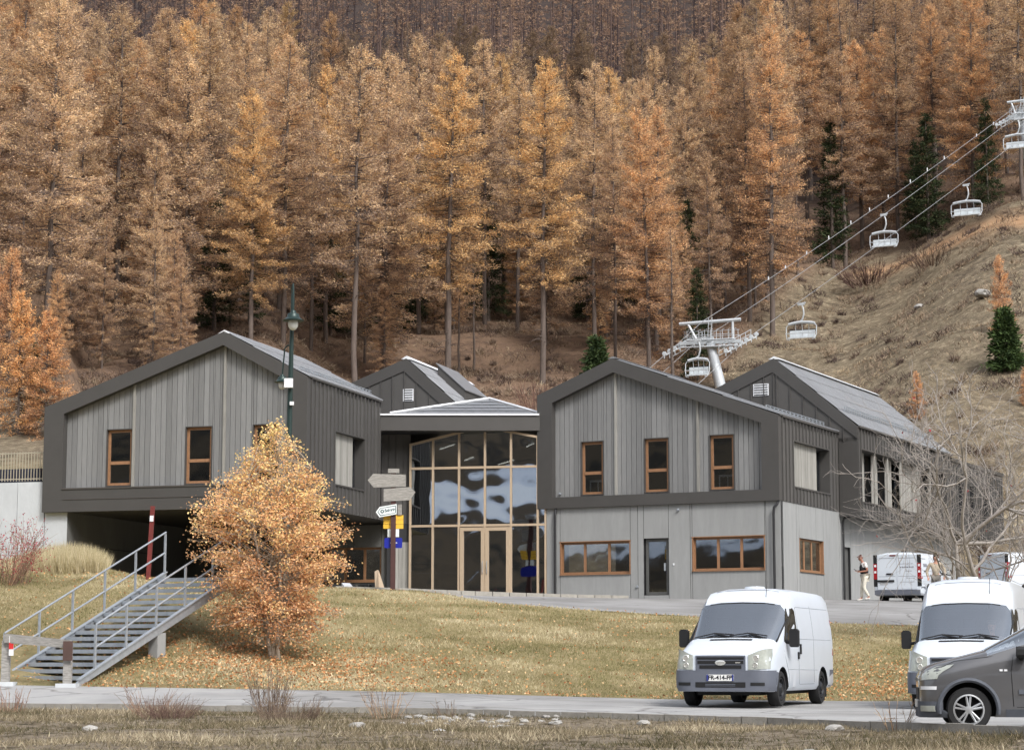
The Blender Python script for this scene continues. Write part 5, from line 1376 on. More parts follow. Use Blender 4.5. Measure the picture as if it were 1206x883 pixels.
# ------------------------------------------------------------------ steel stair up the bank
SF = Vector((-11.37, 48.0, -.44)); saz = math.atan2(2.7, 5.0)
ST = thing('steel_stair', SF, -saz, 'galvanised steel outdoor stair with handrails climbing the bank at the left', 'stairs')
NS, RUN, RISE, WID = 17, 5.70, 2.50, 2.30
gratem = mat('tread_steel', srgb(78, 84, 100), 0.6, 0.2, 0.2, 20)
for i in range(NS):
    y = (i + .35) * RUN / NS; z = (i + 1) * RISE / NS
    t_ = MB().box(.045, WID - .045, y - .12, y + .17, z - .05, z).build('tread', gratem, ST)
    MB().box(.05, WID - .05, y - .145, y - .121, z - .085, z + .003).build('nosing', galv, t_)
for x in (0, WID - .04):
    mb = MB(); mb.prism([(-.25, -.12), (RUN + .05, RISE - .08), (RUN + .05, RISE + .18), (-.05, .10), (-.25, .02)], x, x + .04, lambda a, b, z: (b, a, z))
    mb.prism([(-.2, .05), (RUN + .05, RISE + .16), (RUN + .05, RISE + .19), (-.2, .08)], x - .03, x + .07, lambda a, b, z: (b, a, z)); mb.build('stringer', galv, ST)
for x, y0 in ((.02, -.05), (WID - .02, .35)):
    n = 6 if x < 1 else 6
    rail = MB()
    for h in (1.02, .52):
        rail.tube([(x, y0, y0 / RUN * RISE + .1 + h), (x, RUN + .02, RISE + .14 + h)], .024, 8)
    rail.build('handrail', galv, ST, smooth=True)
    for k in range(n):
        y = y0 + (RUN - y0) * k / (n - 1); z = y / RUN * RISE + .1
        MB().box(x - .022, x + .022, y - .022, y + .022, z, z + 1.02).build('rail_post', galv, ST)
for x, y in ((WID - .14, 2.7), (.2, 2.7)):
    MB().box(x - .13, x + .13, y - .15, y + .15, y / RUN * RISE - 1.2, y / RUN * RISE - .06).build('concrete_footing', concm, ST)
# old wooden barrier at the stair foot
WBr = thing('wooden_barrier', (0, 0, 0), 0, 'weathered grey wooden barrier with a red and white marker, at the foot of the stair', 'barrier')
bz = hsm(xof(80, 46.6), 46.6)
p0 = Vector((xof(7, 46.9), 46.9, bz - .02)); p1 = Vector((xof(80, 46.55), 46.55, bz - .05))
for p, w in ((p0, .17), (p1, .17)):
    MB().box(p.x - w / 2, p.x + w / 2, p.y - w / 2, p.y + w / 2, p.z - .1, p.z + 1.02).build('post', oldwood, WBr)
    MB().box(p.x - .22, p.x + .22, p.y - .2, p.y + .2, p.z - .2, p.z + .13).build('concrete_base', concw, WBr)
mb = MB(); mb.add([(p0.x - .02, p0.y - .16, p0.z + .98), (p1.x + .1, p1.y - .16, p1.z + .88), (p1.x + .1, p1.y - .1, p1.z + .88), (p0.x - .02, p0.y - .1, p0.z + .98), (p0.x - .02, p0.y - .16, p0.z + 1.18), (p1.x + .1, p1.y - .16, p1.z + 1.06), (p1.x + .1, p1.y - .1, p1.z + 1.06), (p0.x - .02, p0.y - .1, p0.z + 1.18)],
    [(0, 3, 2, 1), (4, 5, 6, 7), (0, 1, 5, 4), (1, 2, 6, 5), (2, 3, 7, 6), (3, 0, 4, 7)]); mb.build('beam', oldwood, WBr)
mk = MB().box(p0.x + .10, p0.x + .2, p0.y - .19, p0.y - .165, p0.z + .7, p0.z + 1.12).build('marker', mat('marker_white', srgb(220, 220, 220)), WBr)
MB().box(p0.x + .1, p0.x + .2, p0.y - .194, p0.y - .191, p0.z + .84, p0.z + .98).build('red_band', mat('marker_red', srgb(190, 40, 40)), mk)
MB().box(p1.x - .08, p1.x + .13, p1.y - .172, p1.y - .162, p1.z + .62, p1.z + 1.04).build('metal_cap', mat('rust', srgb(78, 58, 52), .8), WBr)

# ------------------------------------------------------------------ red post with a small white plate
RP = thing('red_post', (xof(172, 59), 59, hz(xof(172, 59), 59) - .1), 0, 'dark red square post with a small white plate, leaning beside the stair top', 'post')
RP.rotation_euler = (0, R(2.4), 0)
MB().box(-.058, .058, -.05, .05, 0, 2.15).build('post_shaft', redm, RP)
MB().box(-.05, .05, -.07, -.061, 1.72, 1.88).build('plate', whitem, RP)

# ------------------------------------------------------------------ street lamp
LY = 60.0
lpx = xof(338.5, LY, 5); lz = hz(lpx, LY)
LP = thing('street_lamp', (lpx, LY, lz), 0, 'dark green street lamp with two bell lanterns rising behind the golden tree', 'street lamp')
ztop = at(340, 345, LY).z - lz
mb = MB(); mb.tube([(0, 0, 0), (0, 0, 1.2), (0, 0, 1.25), (.04, 0, ztop - 3), (.08, 0, ztop)], [.11, .11, .085, .075, .05], 12); mb.build('pole', greenm, LP, smooth=True)
def lantern(x, y, z, s=1.0):
    l = MB().lathe([(.03 * s, .30 * s), (.07 * s, .29 * s), (.09 * s, .22 * s), (.17 * s, .19 * s), (.19 * s, .10 * s), (.24 * s, .04 * s), (.32 * s, 0), (.31 * s, -.03 * s), (.15 * s, -.03 * s)], 20, (x, y, z)).build('lantern', greenm, LP, smooth=True)
    MB().lathe([(.14 * s, -.031 * s), (.155 * s, -.10 * s), (.14 * s, -.20 * s), (.09 * s, -.28 * s), (.02 * s, -.31 * s)], 16, (x, y, z)).build('globe', lampglass, l, smooth=True)
    return l
z1 = at(343, 379, LY).z - lz
lantern(.13, -.30, z1, .95)
mb = MB(); mb.tube([(.07, 0, ztop - .5), (.05, -.02, ztop + .05), (.07, -.1, ztop + .22), (.11, -.24, ztop + .22), (.13, -.30, ztop + .05), (.13, -.30, z1 + .28)], .022, 8); mb.build('arm', greenm, LP, smooth=True)
z2 = at(333, 449, LY).z - lz
lantern(-.20, .1, z2, .72)
mb = MB(); mb.tube([(.02, .02, z2 + 1.02), (-.05, .05, z2 + 1.05), (-.14, .08, z2 + .95), (-.20, .1, z2 + .2)], .022, 8); mb.build('arm', greenm, LP, smooth=True)
MB().box(-.11, .13, -.22, -.07, z2 - .20, z2 + .06).build('white_box', whitem, LP)
MB().box(.05, .16, -.16, -.06, z2 - .70, z2 - .6).build('small_box', whitem, LP)

# ------------------------------------------------------------------ signpost
def text_mesh(s, size, m, name='lettering', parent=None, M=None, bold=0.0, align='CENTER'):
    c = bpy.data.curves.new(name, 'FONT'); c.body = s; c.size = size; c.align_x = align; c.align_y = 'CENTER'; c.extrude = .002; c.offset = bold
    o = bpy.data.objects.new(name + '_tmp', c); COL.objects.link(o)
    dg = bpy.context.evaluated_depsgraph_get(); me = bpy.data.meshes.new_from_object(o.evaluated_get(dg))
    bpy.data.objects.remove(o); me.materials.clear(); me.materials.append(m)
    q = link(name, me, parent)
    if M is not None: q.matrix_local = M
    return q
SY = 74.3; sx = xof(463, SY, 4); sz = hz(sx, SY)
SG = thing('signpost', (sx, SY, sz - .05), 0, 'brown signpost with two grey wooden arrows, yellow, white and blue plates before the entrance', 'signpost')
k_ = SY / 2500 * 1.0
def zy(py): return at(463, py, SY).z - (sz - .05)
def xx(px): return (px - 463.5) * SY / 2500
mb = MB(); mb.box(-.085, .085, -.06, .06, 0, zy(556)); mb.build('post_shaft', brownm, SG)
MB().box(xx(457), xx(470), -.09, .09, zy(557), zy(552)).build('cap_board', oldwood_h, SG)
def arrow(pts, y0, y1, m, name='arrow_board', parent=None):
    return MB().prism([(xx(a), zy(b)) for a, b in pts], -y0, -y1, lambda a, b, z: (a, -b, z)).build(name, m, parent or SG)
front = lambda a, b, z: (a, -b, z)
MB().prism([(xx(433), zy(565.5)), (xx(439.5), zy(558)), (xx(478), zy(559)), (xx(478), zy(573)), (xx(440), zy(574))], .065, .10, front).build('arrow_board', oldwood_h, SG)
MB().prism([(xx(452), zy(576)), (xx(483), zy(573.5)), (xx(489.5), zy(579.5)), (xx(483), zy(589)), (xx(452), zy(590.5))], .065, .10, front).build('arrow_board', oldwood_h, SG)
a1_ = [(443, 603), (447.5, 597), (467.5, 593.5), (467.5, 605.5), (447.5, 609.2)]
wb_ = MB().prism([(xx(a), zy(b)) for a, b in a1_], .10, .125, front).build('white_arrow_sign', signwhite, SG)
ring_o = [(445, 603), (448.3, 598.4), (466.6, 595.2), (466.6, 604.2), (448.3, 607.6)]
cxm, cym = 456, 601.5
ring_i = [(cxm + (a - cxm) * .93, cym + (b - cym) * .84) for a, b in ring_o]
mb = MB(); n = 5; vs = [(xx(a), -.128, zy(b)) for a, b in ring_o] + [(xx(a), -.128, zy(b)) for a, b in ring_i]
mb.add(vs, [(i, (i + 1) % n, (i + 1) % n + n, i + n) for i in range(n)]); mb.build('border', signdark, wb_, fix=False)
text_mesh('Scierie', .145, signdark, parent=wb_, M=Matrix.Translation((xx(460), -.130, zy(600.6))) @ Matrix.Rotation(R(-9), 4, 'Y') @ Matrix.Rotation(R(90), 4, 'X'), bold=.004)
mb = MB(); mb.lathe([(.065, -.127), (.065, -.13)], 12, (xx(450.6), 0, zy(602.3)), 'y'); mb.lathe([(.03, -.13), (.03, -.133)], 8, (xx(450.6), 0, zy(602.3)), 'y', mi=1); mb.build('round_symbol', [signdark, signwhite], wb_)
MB().box(xx(468.5), xx(473.5), .02, .05, zy(606), zy(593.5)).build('grey_board', oldwood_h, SG)
for a, b in ((451.6, 460.5), (465.5, 475.2)):
    for k in range(3):
        MB().box(xx(a + (0.3 if k == 1 else 0)), xx(b), .065, .085, zy(611.3 + 5.4 * k) , zy(606.3 + 5.4 * k)).build('yellow_board', yellowm, SG)
for a, b in ((456.8, 461.6), (465.4, 470.2)): MB().box(xx(a), xx(b), .065, .08, zy(632), zy(622.6)).build('white_plate', signwhite, SG)
bp_ = MB().prism([(xx(453), zy(634)), (xx(454), zy(633)), (xx(473), zy(633)), (xx(474), zy(634)), (xx(474), zy(644)), (xx(473), zy(645)), (xx(454), zy(645)), (xx(453), zy(644))], -.09, -.065, front).build('blue_plate', bluem, SG)
MB().box(xx(466.5), xx(468), .058, .0645, zy(639.5), zy(638.2)).build('bolt', signwhite, bp_)
MB().box(xx(460), xx(461.2), .058, .0645, zy(639.5), zy(638.2)).build('bolt', signwhite, bp_)

# leaning board and scrap by the undercroft corner
lb_ = MB().add([(xof(441, 76.6), 76.6, 2.6), (xof(446, 76.6), 76.4, 2.6), (xof(453, 76.6), 76.4, 2.60), (xof(449, 76.6), 76.6, 2.6), (xof(440, 77.2), 77.3, 3.28), (xof(444, 77.2), 77.3, 3.34), (xof(445, 77.2), 77.4, 3.3), (xof(441, 77.2), 77.4, 3.26)], [(0, 1, 2, 3), (4, 5, 6, 7), (0, 1, 5, 4), (1, 2, 6, 5), (2, 3, 7, 6), (3, 0, 4, 7)]).build('leaning_board', palew)
tag(lb_, 'pale wooden board leaning by the low dark window left of the signpost', 'board')
rg = np.random.default_rng(3)
sc = thing('scrap_pile', (xof(420, 77), 77.3, hsm(xof(420, 77), 77.3)), 0, 'low pile of black sheets and white offcuts left of the leaning board', 'rubble')
for k in range(9):
    x, y = rg.uniform(-1.1, .8), rg.uniform(-.3, .3); w, h = rg.uniform(.25, .55), rg.uniform(.06, .22)
    o = MB().box(-w / 2, w / 2, -.15, .15, 0, h).build('scrap_sheet', whitem if k % 4 == 1 else blackm, sc); o.location = (x, y, 0); o.rotation_euler = (0, rg.uniform(-.5, .5), rg.uniform(0, 3))

# white frames standing behind two of the upper windows
for a_, lab in ((-8.42, 'white table frame behind the leftmost upper window of the right plank gable'), (-2.88, 'white table frame behind the rightmost upper window of the right plank gable')):
    tf = thing('table_frame', cR, -PHR, lab, 'table', 'white frames behind windows')
    f1 = lambda a, b, z: (a_ + a, .52 + b, 6.73 + z)
    mb = MB(); mb.box(.22, .90, 0, .04, .42, .50, mp=f1); mb.build('table_edge', whitem, tf)
    for q in (.22, .56, .86): MB().box(q, q + .04, .0, .04, 0, .419, mp=f1).build('leg', whitem, tf)

# ------------------------------------------------------------------ chairlift
def pylon(px, Y, topy, basey, arm_px, label, scale=1.0, sub=None):
    b = at(px, basey, Y); t_ = at(px, topy, Y)
    X = b.x; z0 = min(b.z, hz(X, Y)) - .3; H = t_.z - z0
    az = R(-18)
    P = thing('lift_pylon', (X, Y, z0), az, label, 'lift pylon', 'chairlift pylons')
    aw = arm_px / 2500 * Y / 2 / math.cos(az) * .98
    MB().tube([(.85 * scale, 0, 0), (0, 0, H - 1.55 * scale)], [.42 * scale, .32 * scale], 14).build('mast', liftm, P, smooth=True)
    zt = H - 1.55 * scale
    MB().box(-aw * .96, aw * .96, -.16, .16, zt - .12, zt + .12).build('cross_arm', liftm, P)
    # upper service beam on two raking struts
    mb = MB(); mb.tube([(-aw * .98, 0, H - .12), (aw * .98, 0, H)], .13 * scale, 8)
    mb.tube([(-aw * .72, 0, H - .1), (-aw * .38, 0, zt)], .10 * scale, 6); mb.tube([(aw * .72, 0, H - .02), (aw * .72, 0, zt)], .10 * scale, 6)
    mb.build('service_beam', liftm, P)
    # sheave assemblies along the rope on both sides, following the rope slope
    for sgn in (-1, 1):
        q = thing('x'); bpy.data.objects.remove(q)
        S = MB(); L = 1.35 * scale; n = 7
        dirv = Vector((.72, .50, .48)).normalized()
        c0 = Vector((sgn * aw * .98, 0, zt - .28))
        S.tube([c0 - dirv * L, c0 + dirv * L], .05 * scale, 6)
        for k in range(n):
            p = c0 + dirv * (L * (2 * k / (n - 1) - 1))
            S.tube([p + Vector((0, 0, .02)), p + Vector((0, 0, -.2)) * scale], .035 * scale, 5)
            S.lathe([(.14 * scale, -.05), (.17 * scale, -.02), (.17 * scale, .02), (.14 * scale, .05)], 10, p + Vector((0, 0, .16 * scale)), 'y')
        S.build('sheave_train', liftm, P)
        # catwalk with cage rails
        c_ = MB(); c1 = c0 + Vector((-sgn * .45, 0, -.12)); 
        for k in range(7):
            p = c1 + dirv * (L * 1.05 * (2 * k / 6 - 1))
            c_.tube([p, p + Vector((0, 0, .62 * scale))], .022, 4)
            if k < 6:
                p2 = c1 + dirv * (L * 1.05 * (2 * (k + 1) / 6 - 1))
                for h in (.0, .32, .62): c_.tube([p + Vector((0, 0, h * scale)), p2 + Vector((0, 0, h * scale))], .02, 4)
        c_.build('catwalk', liftm, P)
    # platform rails and ladder over the beam
    c_ = MB()
    for x in np.linspace(-aw * .7, aw * .8, 9):
        c_.tube([(x, -.4, zt + .1), (x, -.4, zt + .85 * scale), (x + .16, -.4, zt + .9 * scale)], .022, 4)
    c_.tube([(-aw * .7, -.4, zt + .5 * scale), (aw * .8, -.4, zt + .5 * scale)], .02, 4); c_.tube([(-aw * .7, -.42, zt + .15), (aw * .8, -.42, zt + .15)], .05, 4)
    c_.tube([(.1, -.3, zt - .3), (.22, -.3, H + .2)], .025, 4); c_.tube([(-.15, -.3, zt - .3), (-.03, -.3, H + .2)], .025, 4)
    for k in range(6): 
        h = zt - .2 + k * (H - zt + .2) / 6; c_.tube([(-.13 + k * .02, -.3, h), (.12 + k * .02, -.3, h)], .018, 4)
    for k in range(7):
        x = -aw * .85 + k * aw * 1.7 / 6
        c_.tube([(x, .35, zt + .1), (x + .3, -.5, zt - .35)], .03, 4); c_.tube([(x, -.5, zt - .35), (x + aw * .28, -.5, zt + .1)], .025, 4)
        c_.tube([(x, .4, zt + .1), (x, .4, zt + .9 * scale)], .022, 4)
    c_.tube([(-aw * .9, .4, zt + .5 * scale), (aw * .9, .4, zt + .5 * scale)], .02, 4); c_.tube([(-aw * .9, .4, zt + .9 * scale), (aw * .9, .4, zt + .9 * scale)], .02, 4)
    c_.tube([(-aw * .9, -.5, zt - .35), (aw * .9, -.5, zt - .35)], .05, 5)
    c_.box(-aw * .5, aw * .5, -.5, .4, zt - .42, zt - .38); c_.box(-aw * .25, aw * .1, -.2, .2, zt + .13, zt + .42)
    c_.build('platform_rail', liftm, P)
    return P, (X, Y, z0 + H)
T1, top1 = pylon(837, 150, 378, 446, 74, 'grey steel lift pylon with cross arm standing behind the right hand gables')
T2, top2 = pylon(1207, 175, 118, 236, 34, 'upper grey lift pylon at the right edge of the photo, high on the slope', .9)
def cable(pts, label, sag=.5):
    P = [at(a, b, Y) for a, b, Y in pts]; out = []
    for p, q in zip(P[:-1], P[1:]):
        n = 14
        for i in range(n):
            f = i / n; v = p.lerp(q, f); v.z -= sag * 4 * f * (1 - f) * ((q - p).length / 40) ; out.append(v)
    out.append(P[-1])
    o = MB().tube(out, .018, 5).build('lift_cable', cablem, None, smooth=True); tag(o, label, 'cable', 'cables of the chairlift'); return o
cA = cable([(720, 470, 143), (828, 378, 150), (1196, 126, 175), (1300, 60, 182)], 'uppermost thin lift cable carrying small markers', .35)
cB = cable([(725, 485, 142), (812, 410, 149.5), (1188, 144, 175), (1300, 75, 182)], 'middle lift cable, carrying the middle chair', .3)
cC = cable([(760, 508, 143), (882, 397, 151), (1198, 167, 175), (1300, 95, 181)], 'lowest lift cable, carrying the nearest chair', .15)
for i, px in enumerate((905, 925, 950, 976, 1002, 1024, 1046, 1072, 1092, 1112, 1150, 1170)):
    y = np.interp(px, [828, 945, 1165, 1196], [378, 300, 148, 126]); Y = np.interp(px, [828, 1196], [150, 175]); p = at(px, y + .8, Y)
    mb = MB(); mb.tube([p + Vector((0, 0, .1)), p + Vector((0, 0, -.15))], .045, 6); mb.build('marker_clip', whitem, cA)
def chair(px, py, Y, wpx, label, up=True):
    """hanger from the cable at (px,py); chair below"""
    p = at(px, py, Y); w = wpx / 2500 * Y
    C_ = thing('lift_chair', p, R(-24), label, 'lift chair', 'chairs of the chairlift')
    h = w * .38
    mb = MB(); mb.box(-.28, .22, -.07, .07, -.10, .08); mb.tube([(-.3, 0, -.02), (.3, 0, .08)], .06, 6); mb.build('cable_grip', liftm, C_)
    mb = MB(); mb.tube([(0, 0, 0), (.12, 0, -.35), (.16, 0, -.75), (.05, 0, -1.15), (-.2, 0, -1.35)], .06, 6); mb.build('hanger_arm', liftm, C_, smooth=True)
    zt = -1.45
    mb = MB(); mb.tube([(-w / 2 + .15, -.1, zt - .05), (-w * .25, -.05, zt + .04), (-.1, 0, zt + .10), (w * .25, -.05, zt + .04), (w / 2 - .15, -.1, zt - .05)], .11, 8); mb.build('top_beam', liftm, C_, smooth=True)
    mb = MB()
    for s in (-1, 1):
        mb.tube([(s * (w / 2 - .15), -.1, zt - .05), (s * w / 2, -.15, zt - .25), (s * w / 2, -.2, zt - .85), (s * (w / 2 - .1), -.35, zt - 1.22), (s * (w / 2 - .3), -.38, zt - 1.26)], .035, 6)
    for x in (-w * .22, 0, w * .22): mb.tube([(x, 0, zt), (x, .12, zt - .55)], .025, 5)
    mb.tube([(-w / 2, -.42, zt - .78), (w / 2, -.42, zt - .78)], .03, 5)
    mb.build('side_frame', liftm, C_, smooth=True)
    n = 4; sw = (w - .35) / n
    for k in range(n):
        x0 = -w / 2 + .17 + k * sw
        mb = MB(); mb.box(x0 + .015, x0 + sw - .015, .08, .16, zt - 1.02, zt - .5); mb.add([(x0 + .015, .1, zt - 1.10), (x0 + sw - .015, .1, zt - 1.10), (x0 + sw - .015, -.42, zt - 1.16), (x0 + .015, -.42, zt - 1.16), (x0 + .015, .1, zt - 1.0), (x0 + sw - .015, .1, zt - 1.0), (x0 + sw - .015, -.42, zt - 1.06), (x0 + .015, -.42, zt - 1.06)],
            [(0, 3, 2, 1), (4, 5, 6, 7), (0, 1, 5, 4), (1, 2, 6, 5), (2, 3, 7, 6), (3, 0, 4, 7)])
        mb.build('seat', mat('chair_shell', srgb(196, 202, 206), .4) if k == 0 and 'chair_shell' not in MATS else MATS['chair_shell'], C_)
    MB().box(-w / 2 + .15, w / 2 - .15, .17, .2, zt - .62, zt - .42).build('back_bar', darkm, C_)
    return C_
chair(944, 358, 155, 37, 'nearest empty lift chair, hanging low right of the pylon')
chair(1041, 253, 164, 34, 'empty lift chair on the middle cable, above the bare path')
chair(1138, 218, 171, 37, 'empty lift chair on the lowest cable, in front of the dark pines')
chair(1198, 140, 174.5, 34, 'lift chair just beneath the upper pylon at the right edge')
chair(822, 400, 149, 30, 'lift chair half hidden beside the mast of the lower pylon')

# ------------------------------------------------------------------ vehicles
whitep = mat('white_paint', srgb(204, 211, 219), 0.28, 0, 0.02, 3, coat=.4)
whited = mat('white_paint_worn', srgb(200, 207, 216), 0.35, 0, 0.03, 2.5, coat=.3)
greyp = mat('grey_paint', srgb(98, 98, 100), 0.3, 0.35, 0.04, coat=.8)
gapm = mat('panel_gap_grey', srgb(112, 116, 122), .8)
creasem = mat('crease_grey', srgb(160, 166, 174), .5)
bumperm = mat('bumper_plastic', srgb(96, 100, 110), 0.55, 0, 0.06)
tyrem = mat('tyre', srgb(30, 30, 31), 0.85, 0, 0.1)
rimd = mat('dark_rim', srgb(46, 48, 52), 0.5, 0.4, 0.1)
rims = mat('alloy_rim', srgb(186, 188, 190), 0.35, 0.6, 0.05)
wsg = glassmat('windscreen', 0.42, (0.85, 0.88, 0.9, 1), .004, 2.5)
sdg = glassmat('side_glass', 0.12, (0.16, 0.17, 0.18, 1))
lensm = mat('lamp_lens', srgb(168, 172, 164), 0.15, 0.0, 0.12, 20, coat=1)
chromem = mat('chrome', srgb(215, 215, 210), 0.2, .6, 0.03)
redlens = mat('red_lens', srgb(150, 22, 34), 0.2, 0, 0.1, coat=1)
platem = mat('plate_white', srgb(225, 225, 222), .4); plateb = mat('plate_blue', srgb(50, 60, 130), .4); inkm = mat('plate_ink', srgb(28, 28, 34), .5)
cabm = mat('cab_trim', srgb(84, 88, 96), .8)
seatm = mat('seat_fabric', srgb(66, 70, 80), .9)
FZ_full = np.array([0, .04, .22, .36, .50, .64, .80, .90, .965, .992, 1.0])
FY_full = np.array([.95, 1, 1.0, 1.0, .995, .965, .915, .875, .79, .50, 0])
FZ_hood = np.array([0, .12, .40, .62, .76, .85, .91, .95, .975, .992, 1.0])
FY_hood = np.array([.95, 1, 1.0, .99, .975, .95, .90, .84, .72, .42, 0])
class Car:
    """body lofted from stations (s behind the nose, half width, bottom, top, 1 = full section / 0 = bonnet section)"""
    def __init__(self, st, L, k=6): 
        self.st = st; self.L = L; self.k = k
        self.S = np.array([a[0] for a in st])
        self.Y = np.array([a[1] * (FY_full * a[4] + FY_hood * (1 - a[4])) for a in st])
        self.Z = np.array([a[2] + (a[3] - a[2]) * (FZ_full * a[4] + FZ_hood * (1 - a[4])) for a in st])
    def sec(self, s):
        return [np.array([np.interp(s, self.S, A[:, j]) for j in range(A.shape[1])]) for A in (self.Y, self.Z)]
    def y(self, s, z):
        y, zz = self.sec(s); return float(np.interp(z, zz, y))
    def topz(self, s, y):
        yy, zz = self.sec(s); return float(np.interp(-y, -yy[3:], zz[3:]))
    def front(self, y, z):
        w = [np.interp(z, self.Z[i], self.Y[i]) if z <= self.Z[i][-1] else 0 for i in range(8)]
        w = np.maximum.accumulate(w)
        return float(min(np.interp(abs(y), w, self.S[:8]), .44))
    def body(self, name, m, parent, arches, r_arch, glass_st, inner=cabm):
        V, F, MI = [], [], []; n = 11; st = self.S
        for i in range(len(st)):
            for j in range(n): V.append((self.L / 2 - st[i], self.Y[i][j], self.Z[i][j]))
            for j in range(n - 2, -1, -1): V.append((self.L / 2 - st[i], -self.Y[i][j], self.Z[i][j]))
        N = 2 * n - 1
        for i in range(len(st) - 1):
            for j in range(N):
                j2 = (j + 1) % N
                F.append((i * N + j, i * N + j2, (i + 1) * N + j2, (i + 1) * N + j))
                jj = j if j < n - 1 else N - 2 - j
                MI.append(1 if (i == glass_st and self.k <= jj <= 9) else 0)
        F.append(tuple(range(N))); MI.append(0); F.append(tuple(reversed(range((len(st) - 1) * N, len(st) * N)))); MI.append(0)
        me = bpy.data.meshes.new(name); me.from_pydata(V, [], F)
        for q in (m, wsg, blackm): me.materials.append(q)
        me.polygons.foreach_set('material_index', MI)
        bm = bmesh.new(); bm.from_mesh(me); bmesh.ops.recalc_face_normals(bm, faces=bm.faces)
        bm.to_mesh(me); bm.free()
        o = link(name, me, None)
        cuts = []
        for s, z in arches:
            for sg in (-1, 1):
                yb = self.y(s, z + r_arch)
                mb = MB(); mb.lathe([(r_arch, sg * (yb - .30)), (r_arch, sg * (yb + .25))], 28, (self.L / 2 - s, 0, z), 'y')
                c = mb.build('cut', blackm); cuts.append(c)
                md = o.modifiers.new('b', 'BOOLEAN'); md.operation = 'DIFFERENCE'; md.object = c; md.solver = 'EXACT'
        dg = bpy.context.evaluated_depsgraph_get(); dg.update()
        me2 = bpy.data.meshes.new_from_object(o.evaluated_get(dg)); o.modifiers.clear(); o.data = me2; o.parent = parent
        for c in cuts: bpy.data.objects.remove(c)
        # split the windscreen off
        bm = bmesh.new(); bm.from_mesh(me2)
        gf = [f for f in bm.faces if f.material_index == 1]
        gb = bmesh.new(); vm = {}
        for f in gf:
            vs = []
            for v in f.verts:
                if v not in vm: vm[v] = gb.verts.new(v.co)
                vs.append(vm[v])
            gb.faces.new(vs)
        # arch interiors black
        for f in bm.faces:
            c = f.calc_center_median()
            for s, z in arches:
                d = math.hypot(c.x - (self.L / 2 - s), c.z - z)
                if d < r_arch * .985 and abs(f.normal.y) > .5 and abs(c.y) < self.st[5][1] - .1: f.material_index = 2
                if abs(d - r_arch) < .02 and abs(f.normal.y) < .5 and all(abs(math.hypot(v.co.x - (self.L / 2 - s), v.co.z - z) - r_arch) < .03 for v in f.verts): f.material_index = 2
        bmesh.ops.delete(bm, geom=gf, context='FACES'); bm.to_mesh(me2); bm.free()
        gm_ = bpy.data.meshes.new('windscreen'); gb.to_mesh(gm_); gb.free(); gm_.materials.append(wsg)
        gm_.polygons.foreach_set('use_smooth', [True] * len(gm_.polygons))
        me2.polygons.foreach_set('use_smooth', [True] * len(me2.polygons)); me2.set_sharp_from_angle(angle=R(32))
        g = link('windscreen', gm_, parent)
        return o, g
    def side(self, name, m, parent, poly, sg, off=.006, th=.012, cuts=True):
        """plate on the flank from (s,z) polygon, sg=+1 left, -1 right; follows the tumblehome"""
        mb = MB(); n = len(poly)
        def P(s, z, o): return (self.L / 2 - s, sg * (self.y(s, z) + o), z)
        mb.add([P(s, z, off) for s, z in poly] + [P(s, z, off - th) for s, z in poly], [tuple(range(n))] + [(i, i + n, (i + 1) % n + n, (i + 1) % n) for i in range(n)])
        return mb.build(name, m, parent)
    def line(self, m, parent, pts, sg, w=.008, off=.004, name='panel_gap'):
        mb = MB()
        P = []
        for (a, b) in zip(pts[:-1], pts[1:]):
            k = max(2, int(math.hypot(a[0] - b[0], a[1] - b[1]) / .12))
            for i in range(k): P.append((a[0] + (b[0] - a[0]) * i / k, a[1] + (b[1] - a[1]) * i / k))
        P.append(pts[-1])
        mb.tube([(self.L / 2 - s, sg * (self.y(s, z) + off - .004), z) for s, z in P], w / 2, 4)
        return mb.build(name, m, parent)
    def fpatch(self, name, m, parent, ys, zlo, zhi, off=.012, th=.03, ny=14, nz=4):
        """patch on the nose: y range, z functions of y"""
        V = []; F = []
        zl = zlo if callable(zlo) else (lambda y: zlo); zh = zhi if callable(zhi) else (lambda y: zhi)
        for layer, o in enumerate((off, off - th)):
            for i in range(ny + 1):
                y = ys[0] + (ys[1] - ys[0]) * (i / ny if abs(ys[0] + ys[1]) > .01 else .5 + .5 * math.sin(math.pi * (i / ny - .5)))
                for j in range(nz + 1):
                    z = zl(y) + (zh(y) - zl(y)) * j / nz
                    s = self.front(y, min(z, .95))
                    # lift along x near the middle, along y at the corners
                    fx = max(0, 1 - (s / .45)); 
                    V.append((self.L / 2 - s + o * max(fx, .15), y + math.copysign(o, y) * (1 - fx) if y else 0, z))
        N = (ny + 1) * (nz + 1)
        for l in (0, 1):
            for i in range(ny):
                for j in range(nz):
                    a = l * N + i * (nz + 1) + j; F.append((a, a + 1, a + nz + 2, a + nz + 1))
        for i in range(ny):
            a = i * (nz + 1); F.append((a, a + nz + 1, a + nz + 1 + N, a + N)); a += nz; F.append((a, a + nz + 1, a + nz + 1 + N, a + N))
        for j in range(nz):
            a = j; F.append((a, a + 1, a + 1 + N, a + N)); a = ny * (nz + 1) + j; F.append((a, a + 1, a + 1 + N, a + N))
        return MB().add(V, F).build(name, m, parent, smooth=True)
